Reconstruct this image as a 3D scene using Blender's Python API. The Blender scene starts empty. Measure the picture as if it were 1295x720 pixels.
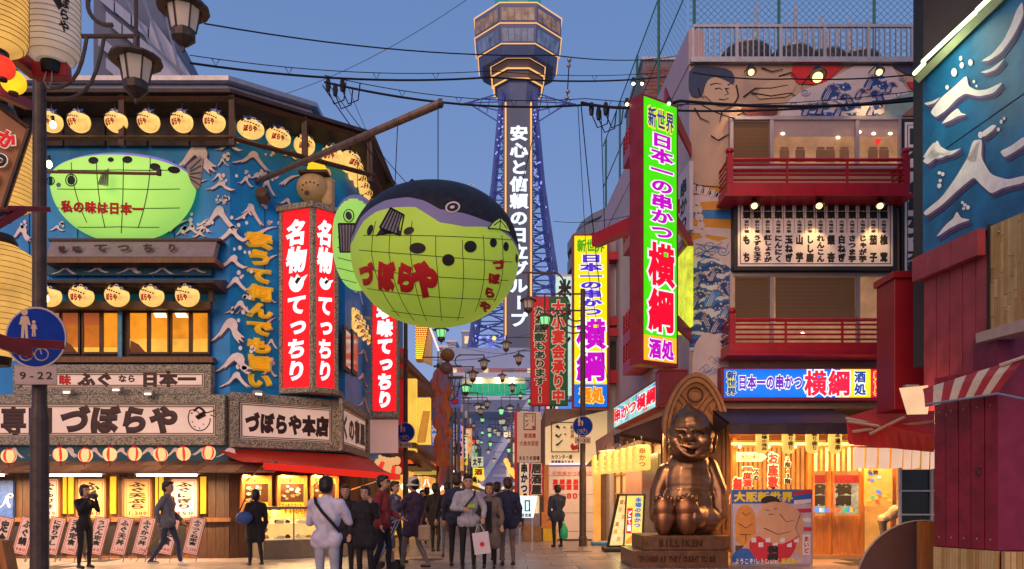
import bpy,bmesh,math,random
from math import sin,cos,pi,radians,sqrt
from mathutils import Vector,Matrix
random.seed(7)
S=bpy.context.scene
COL=S.collection
# ---------------------------------------------------------------- camera
F,CX,HY,EYE=1000.0,647.5,634.0,1.3     # the photograph's own geometry: focal length, principal column, horizon row
cd=bpy.data.cameras.new('camera'); cam=bpy.data.objects.new('camera',cd); COL.objects.link(cam)
cam.location=(0,0,EYE); cam.rotation_euler=(radians(90),0,0)
cd.sensor_width=36; cd.lens=36 * F / 1295; cd.shift_y=(HY - 360) / 1295; cd.clip_end=3000; cd.clip_start=.1
S.camera=cam
# ---------------------------------------------------------------- sky and afterglow
w=bpy.data.worlds.new('World'); S.world=w; w.use_nodes=True
nt=w.node_tree; bg=nt.nodes['Background']
sky=nt.nodes.new('ShaderNodeTexSky'); sky.sky_type='NISHITA'; sky.sun_disc=False
sky.sun_elevation=radians(3); sky.sun_rotation=radians(200); sky.air_density=1.0; sky.dust_density=.3; sky.ozone_density=3.5
tint=nt.nodes.new('ShaderNodeMix'); tint.data_type='RGBA'; tint.blend_type='MIX'; tint.inputs[0].default_value=.72
tc=nt.nodes.new('ShaderNodeTexCoord'); sp=nt.nodes.new('ShaderNodeSeparateXYZ'); rp=nt.nodes.new('ShaderNodeValToRGB')
nt.links.new(tc.outputs['Generated'],sp.inputs[0]); nt.links.new(sp.outputs['Z'],rp.inputs[0])
e=rp.color_ramp.elements
e[0].position=0.0; e[0].color=(4.8,5.5,9.1,1)
e[1].position=.62; e[1].color=(1.7,3.2,6.7,1)
k=rp.color_ramp.elements.new(.28); k.color=(2.9,4.3,8.3,1)
nt.links.new(sky.outputs[0],tint.inputs[6]); nt.links.new(rp.outputs[0],tint.inputs[7]); nt.links.new(tint.outputs[2],bg.inputs[0])
bg.inputs[1].default_value=.095
sd=bpy.data.lights.new('afterglow_sun','SUN'); sd.energy=1.75; sd.angle=radians(45); sd.color=(1,.56,.3)
sun=bpy.data.objects.new('afterglow_sun',sd); COL.objects.link(sun); sun.rotation_euler=(radians(68),0,radians(-14))
S.view_settings.view_transform='Standard'; S.view_settings.look='None'; S.view_settings.exposure=0; S.view_settings.gamma=1
try:
 S.cycles.use_denoising=True; S.cycles.sample_clamp_indirect=4; S.cycles.max_bounces=6
except Exception: pass

# ---------------------------------------------------------------- materials
MATS={}
def mat(name,col=(.5,.5,.5),rough=.6,metal=0,em=None,es=1.0,var=.12,scale=6,bump=0.0,spec=.4,alpha=1,trans=0,stretch=None,evar=0,bs=None):
 if name in MATS: return MATS[name]
 m=bpy.data.materials.new(name); m.use_nodes=True; n=m.node_tree; b=n.nodes['Principled BSDF']
 c4=(*col,1)
 b.inputs['Base Color'].default_value=c4; b.inputs['Roughness'].default_value=rough; b.inputs['Metallic'].default_value=metal
 b.inputs['Specular IOR Level'].default_value=spec
 if trans: b.inputs['Transmission Weight'].default_value=trans
 if alpha < 1: b.inputs['Alpha'].default_value=alpha
 t=n.nodes.new('ShaderNodeTexCoord'); src=t.outputs['Object']
 if stretch:
  mp=n.nodes.new('ShaderNodeMapping'); mp.inputs['Scale'].default_value=stretch
  n.links.new(src,mp.inputs[0]); src=mp.outputs[0]
 if var or bump or evar:
  no=n.nodes.new('ShaderNodeTexNoise'); no.inputs['Scale'].default_value=scale; no.inputs['Detail'].default_value=5; no.inputs['Roughness'].default_value=.62
  n.links.new(src,no.inputs[0])
 if var:
  r=n.nodes.new('ShaderNodeValToRGB'); r.color_ramp.elements[0].position=.3; r.color_ramp.elements[1].position=.7
  r.color_ramp.elements[0].color=(*[max(0,x * (1 - var)) for x in col],1); r.color_ramp.elements[1].color=(*[min(1,x * (1+var)) for x in col],1)
  n.links.new(no.outputs[0],r.inputs[0]); n.links.new(r.outputs[0],b.inputs['Base Color'])
 if bump:
  bn=n.nodes.new('ShaderNodeBump'); bn.inputs['Strength'].default_value=bump; bn.inputs['Distance'].default_value=.02
  if bs:
   n2=n.nodes.new('ShaderNodeTexNoise'); n2.inputs['Scale'].default_value=bs; n2.inputs['Detail'].default_value=4; n.links.new(src,n2.inputs[0]); n.links.new(n2.outputs[0],bn.inputs['Height'])
  else: n.links.new(no.outputs[0],bn.inputs['Height'])
  n.links.new(bn.outputs[0],b.inputs['Normal'])
 if em:
  b.inputs['Emission Color'].default_value=(*em,1); b.inputs['Emission Strength'].default_value=es
  if evar:
   r=n.nodes.new('ShaderNodeValToRGB'); r.color_ramp.elements[0].position=.32; r.color_ramp.elements[1].position=.68
   r.color_ramp.elements[0].color=(*[x * (1 - evar) for x in em],1); r.color_ramp.elements[1].color=(*[x * (1+evar) for x in em],1)
   n.links.new(no.outputs[0],r.inputs[0]); n.links.new(r.outputs[0],b.inputs['Emission Color'])
 MATS[name]=m
 return m
def glow(name,col=None,s=1.0,evar=.08,scale=3,base=None):
 if name in MATS: return MATS[name]
 return mat(name,tuple(x*.4 for x in base) if base else tuple(x * .22+.015 for x in col),rough=.55,spec=.08,em=col,es=s,var=0,evar=evar,scale=scale)
def nodemat(name,fn):
 if name not in MATS:
  m=bpy.data.materials.new(name); m.use_nodes=True; fn(m.node_tree,m.node_tree.nodes['Principled BSDF']); MATS[name]=m
 return MATS[name]

# ---------------------------------------------------------------- picture geometry -> place
def W(px,py,Y):
 return Vector(((px - CX) / F * Y,Y,EYE+(HY - py) / F * Y))
class Fr:
 """a vertical wall plane: local x runs along it, y into it, z up"""
 def __init__(s,x0,y0,x1,y1):
  s.o=Vector((x0,y0,0)); d=Vector((x1 - x0,y1 - y0,0)); s.L=d.length; s.u=d.normalized()
  s.w=Vector((-s.u.y,s.u.x,0))
  s.M=Matrix(((s.u.x,s.w.x,0,x0),(s.u.y,s.w.y,0,y0),(0,0,1,0),(0,0,0,1)))
 def at(s,px,py,y=0):
  k=(px - CX) / F; o=s.o+s.w * y
  # point o + t*u with X = k*Y
  t=(k * o.y - o.x) / (s.u.x - k * s.u.y); Y=o.y+t * s.u.y
  return t,EYE+(HY - py) / F * Y
 def rect(s,a,b,c,d,y=0):
  m=(b+d) / 2; x0=s.at(a,m,y)[0]; x1=s.at(c,m,y)[0]; mx=(a+c) / 2
  return x0,x1,s.at(mx,d,y)[1],s.at(mx,b,y)[1]
 def wp(s,x,y,z): return s.M @ Vector((x,y,z))
FRONT=lambda Y: Fr(0,Y,1,Y)

# ---------------------------------------------------------------- glyphs
GL={}
TS=bpy.data.scenes.new('workbench')   # scratch scene: curves and modifiers are turned into plain meshes here
def to_mesh(o):
 TS.collection.objects.link(o); vl=TS.view_layers[0]; vl.update(); dg=vl.depsgraph
 me=bpy.data.meshes.new_from_object(o.evaluated_get(dg),depsgraph=dg)
 return me
def glyph(ch,bev,res):
 key=(ch,round(bev,3),res)
 if key in GL: return GL[key]
 c=bpy.data.curves.new('t','FONT'); c.body=ch; c.size=1; c.bevel_depth=bev; c.bevel_resolution=0; c.resolution_u=res
 o=bpy.data.objects.new('t',c); me=to_mesh(o)
 v=[tuple(q.co) for q in me.vertices]; f=[]
 for p in me.polygons:
  zz=[v[i][2] for i in p.vertices]
  if bev > 0 and max(zz) <= 1e-5: continue
  f.append(tuple(p.vertices))
 bpy.data.objects.remove(o); bpy.data.curves.remove(c); bpy.data.meshes.remove(me)
 GL[key]=(v,f)
 return GL[key]

# ---------------------------------------------------------------- mesh builder
def root_of(o):
 while o.parent: o=o.parent
 return o
class MB:
 def __init__(s,M=None): s.v=[]; s.f=[]; s.m=[]; s.M=M.M if isinstance(M,Fr) else (M or Matrix.Identity(4)); s.mi=0
 def add(s,vs,fs,M=None):
  n=len(s.v); M=s.M if M is None else s.M @ M
  s.v += [M @ Vector(p) for p in vs]; s.f += [tuple(i+n for i in q) for q in fs]; s.m += [s.mi] * len(fs)
  return s
 def box(s,x0,x1,y0,y1,z0,z1,M=None):
  return s.add([(x0,y0,z0),(x1,y0,z0),(x1,y1,z0),(x0,y1,z0),(x0,y0,z1),(x1,y0,z1),(x1,y1,z1),(x0,y1,z1)],
                     [(0,3,2,1),(4,5,6,7),(0,1,5,4),(1,2,6,5),(2,3,7,6),(3,0,4,7)],M)
 def quad(s,a,b,c,d): return s.add([a,b,c,d],[(0,1,2,3)])
 def prism(s,poly,y0,y1,M=None):
  """outline in (x, z), from y0 (front) to y1 (back)"""
  n=len(poly)
  return s.add([(x,y0,z) for x,z in poly]+[(x,y1,z) for x,z in poly],
                     [tuple(range(n)),tuple(range(2*n-1,n-1,-1))]+[(i,i+n,(i+1) % n+n,(i+1) % n) for i in range(n)],M)
 def slab(s,poly,z0,z1):
  n=len(poly)
  return s.add([(x,y,z0) for x,y in poly]+[(x,y,z1) for x,y in poly],
                     [tuple(range(n-1,-1,-1)),tuple(range(n,2*n))]+[(i,(i+1) % n,(i+1) % n+n,i+n) for i in range(n)])
 def flat(s,poly,y,M=None): return s.add([(x,y,z) for x,z in poly],[tuple(range(len(poly)))],M)
 def tube(s,pts,r,n=6,r1=None,cap=True):
  pts=[Vector(p) for p in pts]; rings=[]; vs=[]; fs=[]
  up=Vector((0,0,1)); prev=None
  for i,p in enumerate(pts):
   d=(pts[min(i+1,len(pts)-1)] - pts[max(i-1,0)])
   if d.length < 1e-9: d=Vector((0,0,1))
   d.normalize()
   if prev is None:
    a=d.cross(up if abs(d.z) < .95 else Vector((1,0,0))).normalized()
   else:
    a=(prev - d * prev.dot(d)).normalized()
   prev=a; b=d.cross(a)
   rr=r if r1 is None else r+(r1 - r) * i / (len(pts) - 1)
   vs += [p+(a * cos(2*pi*k/n)+b * sin(2*pi*k/n)) * rr for k in range(n)]
  for i in range(len(pts) - 1):
   fs += [(i*n+k,i*n+(k+1) % n,(i+1)*n+(k+1) % n,(i+1)*n+k) for k in range(n)]
  if cap: fs += [tuple(range(n-1,-1,-1)),tuple(range((len(pts)-1)*n,len(pts)*n))]
  return s.add(vs,fs)
 def lathe(s,prof,n=16,c=(0,0,0),M=None):
  vs=[(c[0]+r*cos(2*pi*k/n),c[1]+r*sin(2*pi*k/n),c[2]+z) for r,z in prof for k in range(n)]
  fs=[(i*n+k,i*n+(k+1) % n,(i+1)*n+(k+1) % n,(i+1)*n+k) for i in range(len(prof)-1) for k in range(n)]
  return s.add(vs,fs,M)
 def ball(s,c,r,n=16,m=10,M=None):
  if not hasattr(r,'__len__'): r=(r,r,r)
  vs=[(c[0]+r[0]*sin(pi*i/m)*cos(2*pi*k/n),c[1]+r[1]*sin(pi*i/m)*sin(2*pi*k/n),c[2] - r[2]*cos(pi*i/m)) for i in range(m+1) for k in range(n)]
  fs=[(i*n+k,i*n+(k+1) % n,(i+1)*n+(k+1) % n,(i+1)*n+k) for i in range(m) for k in range(n)]
  return s.add(vs,fs,M)
 def text(s,body,x0,x1,z0,z1,y,vert=False,bold=.03,depth=.006,res=2,shear=0,warp=None,fill=.94):
  chars=list(body)
  adv=[1.0 if ord(c) > 0x2000 else (.35 if c in ' .,:!i' else .62) for c in chars]
  n=len(chars); pos=0; tot=sum(adv)
  for c,a in zip(chars,adv):
   if vert: cx=.5; cz=1 - (pos+.5) / n; sx=(x1-x0) * .97; sz=(z1-z0) / n * fill; pos += 1
   else: cx=(pos+a/2) / tot; cz=.5; sx=(x1-x0) / tot * fill; sz=(z1-z0) * .97; pos += a
   if c in ' 　': continue
   v,f=glyph(c,bold,res); xm=.5 if a == 1.0 else (min(p[0] for p in v)+max(p[0] for p in v)) / 2
   small=c in 'っゃゅょァィ'; out=[]
   rot=vert and c in 'ー〜'
   for p in v:
    gx,gz=p[0] - xm,p[1] - .38
    if rot: gx,gz=gz,-gx
    if vert and small: gx += .08; gz += .08
    gx += shear * gz
    X=x0+(x1-x0) * cx+gx * sx; Z=z0+(z1-z0) * cz+gz * sz; D=(p[2] / bold * depth) if bold else depth
    out.append(warp(X,Z,D) if warp else (X,y - D,Z))
   s.add(out,f)
  return s
 def otext(s,body,x0,x1,z0,z1,y,o=.09,i=.03,mo=1,mi=0,**k):
  s.mi=mo; s.text(body,x0,x1,z0,z1,y,bold=o,depth=.005,**k)
  s.mi=mi; s.text(body,x0,x1,z0,z1,y - .006,bold=i,depth=.004,**k); s.mi=0
  return s
 def build(s,name,mats,parent=None,smooth=False,bevel=0,local=False,label=None,kind=None,cat=None,group=None,origin=None):
  me=bpy.data.meshes.new(name); o=bpy.data.objects.new(name,me); COL.objects.link(o)
  off=Vector((0,0,0))
  if parent is not None:
   o.parent=parent
   if not local: off=root_of(parent).location
  elif not local and s.v:
   if origin is not None: off=Vector(origin)
   else:
    xs=[p.x for p in s.v]; ys=[p.y for p in s.v]; zs=[p.z for p in s.v]
    off=Vector(((min(xs)+max(xs))/2,(min(ys)+max(ys))/2,min(zs)))
   o.location=off
  me.from_pydata([tuple(p - off) for p in s.v],[],s.f)
  mats=mats if isinstance(mats,(list,tuple)) else [mats]
  for m in mats: me.materials.append(m)
  if len(mats) > 1: me.polygons.foreach_set('material_index',s.m)
  if smooth: me.polygons.foreach_set('use_smooth',[True] * len(me.polygons))
  me.update()
  if bevel:
   b=o.modifiers.new('bevel','BEVEL'); b.width=bevel; b.segments=2; b.limit_method='ANGLE'; b.angle_limit=radians(40)
  if label: o['label']=label
  if kind: o['kind']=kind
  if cat: o['category']=cat
  if group: o['group']=group
  return o
def thing(name,label,cat,loc=(0,0,0),group=None,rz=0):
 o=bpy.data.objects.new(name,None); COL.objects.link(o); o.empty_display_size=.2
 o.location=loc; o.rotation_euler=(0,0,rz); o['label']=label; o['category']=cat
 if group: o['group']=group
 return o
def copy_tree(r,loc=None,label=None,rz=None,sc=None,parent=None):
 c=r.copy(); COL.objects.link(c); c.parent=parent
 if loc is not None: c.location=loc
 if label: c['label']=label
 if rz is not None: c.rotation_euler=(0,0,rz)
 if sc is not None: c.scale=(sc,sc,sc) if not hasattr(sc,'__len__') else sc
 for ch in [x for x in r.children]: copy_tree(ch,parent=c)
 return c
def lamp(kind,loc,e,col=(1,.75,.45),r=.05,parent=None,rot=None,size=None,sy=None,spot=None):
 l=bpy.data.lights.new('lamp_light',kind); l.energy=e; l.color=col
 if kind == 'AREA':
  l.size=size or .5
  if sy: l.shape='RECTANGLE'; l.size_y=sy
 else: l.shadow_soft_size=r
 if spot: l.spot_size=radians(spot); l.spot_blend=.6
 o=bpy.data.objects.new('lamp_light',l); COL.objects.link(o)
 if parent is not None: o.parent=parent; o.location=Vector(loc) - root_of(parent).location
 else: o.location=loc
 if rot: o.rotation_euler=rot
 return o
ORD=['first','second','third','fourth','fifth','sixth','seventh','eighth','ninth','tenth','eleventh','twelfth']
def arc(cx,cz,r,a0,a1,n=10,y=0,rz=None):
 rz=rz or r
 return [(cx+r*cos(radians(a0+(a1-a0)*i/n)),y,cz+rz*sin(radians(a0+(a1-a0)*i/n))) for i in range(n+1)]

# shared materials
wood_dark=mat('dark stained wood',(.07,.032,.016),.55,var=.4,scale=5,stretch=(6,6,.6),bump=.3)
wood_mid=mat('brown wood',(.2,.085,.03),.5,var=.35,scale=5,stretch=(6,6,.6),bump=.3)
wood_orange=mat('orange varnished wood',(.42,.16,.04),.4,var=.25,scale=4,stretch=(5,5,.6),bump=.15)
red_paint=mat('red lacquer paint',(.42,.012,.03),.42,var=.18,scale=3,bump=.08)
deep_red=mat('deep red painted steel',(.26,.015,.03),.45,var=.2,scale=4,bump=.1)
white_paint=mat('off white paint',(.68,.6,.56),.6,var=.08)
black_metal=mat('black metal',(.02,.02,.024),.45,metal=.3,var=.2)
bronze_pole=mat('brown painted steel',(.085,.06,.048),.5,metal=.2,var=.3,scale=9,bump=.15)
grey_steel=mat('grey steel',(.35,.35,.38),.4,metal=.6,var=.15)
rubber=mat('black cable rubber',(.012,.012,.015),.6,var=0)
ink=mat('black ink',(.018,.014,.014),.6,var=0)
red_ink=mat('red ink',(.6,.02,.025),.6,var=.05)
stone_frame=nodemat('speckled stone frame',lambda n,b: None)
def _stone(n,b):
 v=n.nodes.new('ShaderNodeTexVoronoi'); v.inputs['Scale'].default_value=48; r=n.nodes.new('ShaderNodeValToRGB')
 t=n.nodes.new('ShaderNodeTexCoord'); n.links.new(t.outputs['Object'],v.inputs[0]); n.links.new(v.outputs['Color'],r.inputs[0])
 r.color_ramp.elements[0].color=(.09,.09,.07,1); r.color_ramp.elements[1].color=(.6,.52,.38,1); r.color_ramp.elements[0].position=.2; r.color_ramp.elements[1].position=.8
 n.links.new(r.outputs[0],b.inputs['Base Color']); b.inputs['Roughness'].default_value=.7
 u=n.nodes.new('ShaderNodeBump'); u.inputs['Strength'].default_value=.6; u.inputs['Distance'].default_value=.03; n.links.new(v.outputs['Distance'],u.inputs['Height']); n.links.new(u.outputs[0],b.inputs['Normal'])
_stone(stone_frame.node_tree,stone_frame.node_tree.nodes['Principled BSDF'])
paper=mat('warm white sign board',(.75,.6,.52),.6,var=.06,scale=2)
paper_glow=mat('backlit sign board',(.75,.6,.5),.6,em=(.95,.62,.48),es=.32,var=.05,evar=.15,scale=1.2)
warm_bulb=glow('warm bulb',(1,.75,.38),14,evar=0)
tube_glow=glow('warm white tube',(1,.72,.4),9,evar=0)
white_em=glow('white lit letter',(.9,.96,1),1.25,evar=.03)
# ================================================================ GROUND AND SKYLINE
asphalt=mat('asphalt',(.06,.05,.052),.75,var=.3,scale=3,bump=.4,bs=60)
MB().box(-600,600,-40,1200,-.6,-.012).build('ground',asphalt,kind='structure')
pv=MB().box(-14,12,-6,70,-.011,-.006).build('pavement',mat('dark paving joint',(.035,.03,.03),.9,var=.2),kind='structure')
def _pave(n,b):
 t=n.nodes.new('ShaderNodeTexCoord'); br=n.nodes.new('ShaderNodeTexBrick'); n.links.new(t.outputs['Object'],br.inputs[0])
 br.inputs['Scale'].default_value=1.1; br.inputs['Color1'].default_value=(.2,.16,.15,1); br.inputs['Color2'].default_value=(.29,.23,.21,1); br.inputs['Mortar'].default_value=(.05,.045,.045,1); br.inputs['Mortar Size'].default_value=.012
 n.links.new(br.outputs[0],b.inputs['Base Color']); b.inputs['Roughness'].default_value=.5
MB().box(-14,12,30.2,150,-.004,0).build('street',nodemat('far street paving',_pave),kind='structure')
slabm=[mat('paving slab %d' % i,c,.34,var=.35,scale=2.2,bump=.25,bs=40,spec=.6) for i,c in enumerate([(.26,.2,.19),(.33,.26,.23),(.21,.17,.17),(.3,.24,.25)])]
slab_meshes=[]
sw,sh=1.0,.88
base=MB().slab([(.006,.006),(sw-.006,.006),(sw-.006,sh-.006),(.006,sh-.006)],-.006,0)
cnt=0
for j in range(18):
 for i in range(16):
  x=-9.2+i * sw+(.5 if j % 2 else 0); y=14.2+j * sh
  if abs(x+.5) > y * .56+.5: continue
  k=random.randrange(4)
  if len(slab_meshes) <= k or True:
   key='slabmesh%d' % k
   if key not in bpy.data.meshes:
    me=bpy.data.meshes.new(key); me.from_pydata([tuple(p) for p in base.v],[],base.f); me.materials.append(slabm[k]); me.update()
   o=bpy.data.objects.new('paving_slab',bpy.data.meshes[key]); COL.objects.link(o); o.parent=pv
   o.location=Vector((x,y,random.uniform(-.002,.002))) - pv.location
   cnt += 1
MB().box(-14,-9.3,14.2,30.1,-.005,-.001).build('pavement',mat('side paving',(.2,.16,.15),.6,var=.25,bump=.3),kind='structure')
MB().box(-14,12,-6,14.1,-.005,-.001).build('pavement',nodemat('far street paving',_pave),kind='structure')

# ---- the broadcast tower
tw_blue=mat('blue lit tower steel',(.08,.1,.2),.5,em=(.02,.035,.22),es=.45,var=.2,evar=.5,scale=.4)
tw_dark=mat('tower dark cladding',(.1,.13,.22),.6,em=(.01,.02,.07),es=.4,var=.2,scale=.5)
tw_white=mat('tower pale cladding',(.13,.14,.2),.5,var=.1,em=(.02,.035,.15),es=.3)
neon_or=glow('orange neon line',(1,.5,.14),1.15,evar=0)
TY=150
T=thing('broadcast_tower','tall steel observation tower lit blue and orange at the end of the street','tower',(1.1,TY,0))
def octo(cx,cy,r,z): return [(cx+r*cos(pi/8+k*pi/4),cy+r*sin(pi/8+k*pi/4),z) for k in range(8)]
def ring(mb,cx,cy,prof):
 n=8; vs=[]; fs=[]
 for r,z in prof: vs += octo(cx,cy,r,z)
 for i in range(len(prof)-1): fs += [(i*n+k,i*n+(k+1) % n,(i+1)*n+(k+1) % n,(i+1)*n+k) for k in range(n)]
 mb.add(vs,fs)
zt=lambda py: EYE+(HY - py) / F * TY
tx=(655 - CX) / F * TY
K=1.08
rr=lambda w: w / 2 / F * TY * K
zf_=lambda py,w: EYE+(HY - py) / F * (TY - rr(w)*.92)      # height measured on the near face
def tier(nm,prof,mt): m=MB(); ring(m,tx,TY,[(rr(w),zf_(p,w)) for w,p in prof]); m.build(nm,mt,T)
tier('observation_deck',[(60,57),(98,56),(106,31),(107,5),(60,3)],tw_white)
tier('lower_deck',[(52,75),(67,74),(88,70),(98,57)],tw_dark)
for i,(w_,p0,p1) in enumerate([(62,88,76),(57,101,90)]): tier('stepped_ring',[(40,p0),(w_,p0),(w_+3,p1),(40,p1)],mat('brown grey tower ring',(.12,.09,.09),.6,em=(.1,.05,.03),es=.3))
tier('neck',[(46,134),(52,106),(50,101)],tw_dark)
tier('roof_drum',[(58,4),(58,-40),(30,-60),(0,-60)],mat('teal tower roof',(.05,.22,.25),.4,em=(.02,.25,.28),es=.5))
for a,b in [(107,4),(106,30),(98,56),(67,73.5),(64,87),(59,100)]:
 m=MB(); p=[Vector(q) for q in octo(tx,TY,rr(a)+.12,zf_(b,a))]; m.tube(p+[p[0]],.1 if b < 60 else .15,5); m.build('neon_line',neon_or,T)
win=mat('tower window',(.08,.09,.12),.2,em=(.5,.25,.12),es=.35,var=.3,evar=.8,scale=.6)
win2=mat('tower lower window',(.08,.1,.14),.2,em=(.12,.16,.3),es=.5,var=.3,evar=.5,scale=.6)
for (wa,pa,wb,pb,mt) in [(106.5,26,107,10,win),(99.5,53,105,36,win2)]:
 for k in range(8):
  a0=pi/8+k*pi/4; a1=a0+pi/4
  if sin((a0+a1)/2) > .3: continue
  for j in range(5):
   f0=.05+j*.18; f1=f0+.165
   def P(f,wd,py):
    r=rr(wd)+.08; x=r*cos(a0)*(1-f)+r*cos(a1)*f; y=r*sin(a0)*(1-f)+r*sin(a1)*f; return (tx+x,TY+y,zf_(py,wd))
   MB().quad(P(f0,wa,pa),P(f1,wa,pa),P(f1,wb,pb),P(f0,wb,pb)).build('window_pane',mt,T)
# lattice body: four corner legs and bracing; half width as a function of height
def hw(py): return (21+(py - 130) * .085+max(0,py - 250) * .05) / F * TY
legs=[]
for sx in (-1,1):
 for sy in (-1,1):
  m=MB(); m.tube([(tx+sx*hw(p),TY+sy*hw(p),zt(p)) for p in range(125,640,30)],.38,5); m.build('tower_leg',tw_blue,T)
m=MB()
prev=None
for i,p in enumerate(range(130,620,17)):
 q=p+17
 for sx,sy,ex,ey in [(-1,-1,1,-1),(-1,-1,-1,1),(1,-1,1,1),(-1,1,1,1)]:
  A=(tx+sx*hw(p),TY+sy*hw(p),zt(p)); B=(tx+ex*hw(p),TY+ey*hw(p),zt(p))
  A2=(tx+sx*hw(q),TY+sy*hw(q),zt(q)); B2=(tx+ex*hw(q),TY+ey*hw(q),zt(q))
  if sy == -1 and ey == -1:
   # bracing only outside the sign panel on the front face
   for s_ in (-1,1):
    o_=tx+s_*hw(p); o2=tx+s_*hw(q); i_=tx+s_*16/F*TY
    m.tube([(o_,TY-hw(p),zt(p)),(i_,TY-hw(q),zt(q))],.14,4,cap=False); m.tube([(i_,TY-hw(p),zt(p)),(o2,TY-hw(q),zt(q))],.14,4,cap=False)
    m.tube([(o_,TY-hw(p),zt(p)),(i_,TY-hw(p),zt(p))],.12,4,cap=False)
  else:
   m.tube([A,B2],.13,4,cap=False); m.tube([B,A2],.13,4,cap=False); m.tube([A,B],.12,4,cap=False)
m.build('lattice_bracing',tw_blue,T)
m=MB()
random.seed(3)
for i in range(90):
 p=random.uniform(150,520); s_=random.choice((-1,1)); f=random.random()
 m.ball((tx+s_*(hw(p)*(f)+2.6*(1-f)),TY - hw(p) - .3,zt(p)),.16,5,4)
m.build('blue_light',glow('blue point light',(.3,.3,1),1.6,evar=0),T,label='blue dots of light on the lattice',kind='stuff')
for s_ in (-1,1):
 m=MB()
 tip=(tx+s_*72/F*TY,TY - 2,zt(139))
 for py,w_ in [(128,22),(139,24),(150,25),(163,26)]:
  m.tube([(tx+s_*w_/F*TY,TY - 3,zt(py)),(tx+s_*62/F*TY,TY-2.5,zt(139))],.12,4)
 m.tube([(tx+s_*22/F*TY,TY-3,zt(133)),(tx+s_*48/F*TY,TY-3,zt(136)),tip],.1,4)
 m.tube([(tx+s_*62/F*TY,TY - 2,zt(139)),tip],.22,4)
 for q in (34,44,54): m.tube([(tx+s_*q/F*TY,TY-3,zt(139 - (62-q)*.3)),(tx+s_*(q+5)/F*TY,TY-3,zt(139+(62-q)*.5))],.08,4)
 m.build('antenna_arm',tw_blue,T)
yf=TY - hw(400) - 2.5
fT=FRONT(yf)
m=MB(); z0=EYE+(HY-452)/F*yf; z1=EYE+(HY-131)/F*yf
sx0,sx1=(636.5-CX)/F*yf,(674-CX)/F*yf
m.box(sx0,sx1,yf,yf+1,z0,z1); m.build('sign_panel',mat('dark sign panel',(.075,.1,.16),.5,var=.1,scale=.3,em=(.012,.02,.05),es=.5),T)
m=MB(); m.text('安心と信頼の日立グループ',(644.5-CX)/F*yf,(668-CX)/F*yf,EYE+(HY-415)/F*yf,EYE+(HY-158)/F*yf,yf-.05,vert=True,bold=.045,depth=.1,res=3,fill=.9); m.build('lettering',glow('white neon lettering',(.8,.9,1),1.15),T)
for px in (639.5,671.5):
 x=(px - CX)/F*yf; MB().box(x-.14,x+.14,yf-.5,yf-.2,z0 - 3,z1).build('neon_line',neon_or,T)
# ---- the block under the tower and the far houses
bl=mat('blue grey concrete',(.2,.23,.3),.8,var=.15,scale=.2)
bl2=mat('blue grey panel wall',(.25,.3,.42),.7,var=.2,scale=.3,em=(.06,.08,.18),es=.6)  # bluish emission in the colour lightens the wall like distant haze
def block(px0,px1,py,Y,dep,m_,label,rows=0,cols=0,lit=None,bot=634,name='building',wt=None):
 x0,x1=(px0-CX)/F*Y,(px1-CX)/F*Y; z1=EYE+(HY-py)/F*Y
 t=thing(name,label,'building',((x0+x1)/2,Y+dep/2,0))
 MB().box(x0,x1,Y,Y+dep,0,z1).build('wall',m_,t)
 MB().box(x0-.15,x1+.15,Y-.15,Y+dep+.15,z1,z1+.35).build('parapet',grey_steel,t)
 if rows:
  for r in range(rows):
   for c in range(cols):
    wx=(x1-x0)/cols; wz=(z1-3)/rows
    a=x0+wx*(c+.18); b_=3+wz*(r+.25)
    fr_=MB().box(a,a+wx*.64,Y-.06,Y-.005,b_,b_+wz*.5).build('window',grey_steel,t)
    on=random.random() < .3
    MB().box(a+.1,a+wx*.64-.1,Y-.09,Y-.065,b_+.1,b_+wz*.5-.1).build('pane',lit if (on and lit) else (wt or dk_glass),fr_)
 return t
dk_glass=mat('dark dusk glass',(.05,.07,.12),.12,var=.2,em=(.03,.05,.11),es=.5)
lit_glass=glow('lit far window',(1,.7,.35),.9,evar=.4)
random.seed(11)
b=thing('tower_block','wide low building between the tower legs with a green lit band','building',(0,118,0))
Y=118; X=lambda px: (px-CX)/F*Y; Z=lambda py: EYE+(HY-py)/F*Y
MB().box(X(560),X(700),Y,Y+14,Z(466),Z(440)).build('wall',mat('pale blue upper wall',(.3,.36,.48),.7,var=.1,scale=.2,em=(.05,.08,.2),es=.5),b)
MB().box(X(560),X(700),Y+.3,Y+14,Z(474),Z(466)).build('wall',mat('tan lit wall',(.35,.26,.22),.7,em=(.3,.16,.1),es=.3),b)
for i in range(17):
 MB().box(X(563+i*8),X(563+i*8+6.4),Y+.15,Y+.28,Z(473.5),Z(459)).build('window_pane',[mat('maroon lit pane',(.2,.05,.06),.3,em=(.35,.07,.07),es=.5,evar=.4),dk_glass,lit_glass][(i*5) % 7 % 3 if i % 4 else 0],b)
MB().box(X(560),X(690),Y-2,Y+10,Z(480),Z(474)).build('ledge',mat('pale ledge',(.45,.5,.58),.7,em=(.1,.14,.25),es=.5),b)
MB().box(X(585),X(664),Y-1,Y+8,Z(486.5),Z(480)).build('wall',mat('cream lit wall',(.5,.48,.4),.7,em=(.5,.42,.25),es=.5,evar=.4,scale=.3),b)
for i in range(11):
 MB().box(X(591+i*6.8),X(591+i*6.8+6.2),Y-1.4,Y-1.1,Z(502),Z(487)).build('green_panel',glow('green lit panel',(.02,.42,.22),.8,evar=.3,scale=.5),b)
for px in (606,630,648): m=MB().ball((X(px),Y-1.5,Z(483)),.35,8,6).build('lamp',warm_bulb,b)
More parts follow.
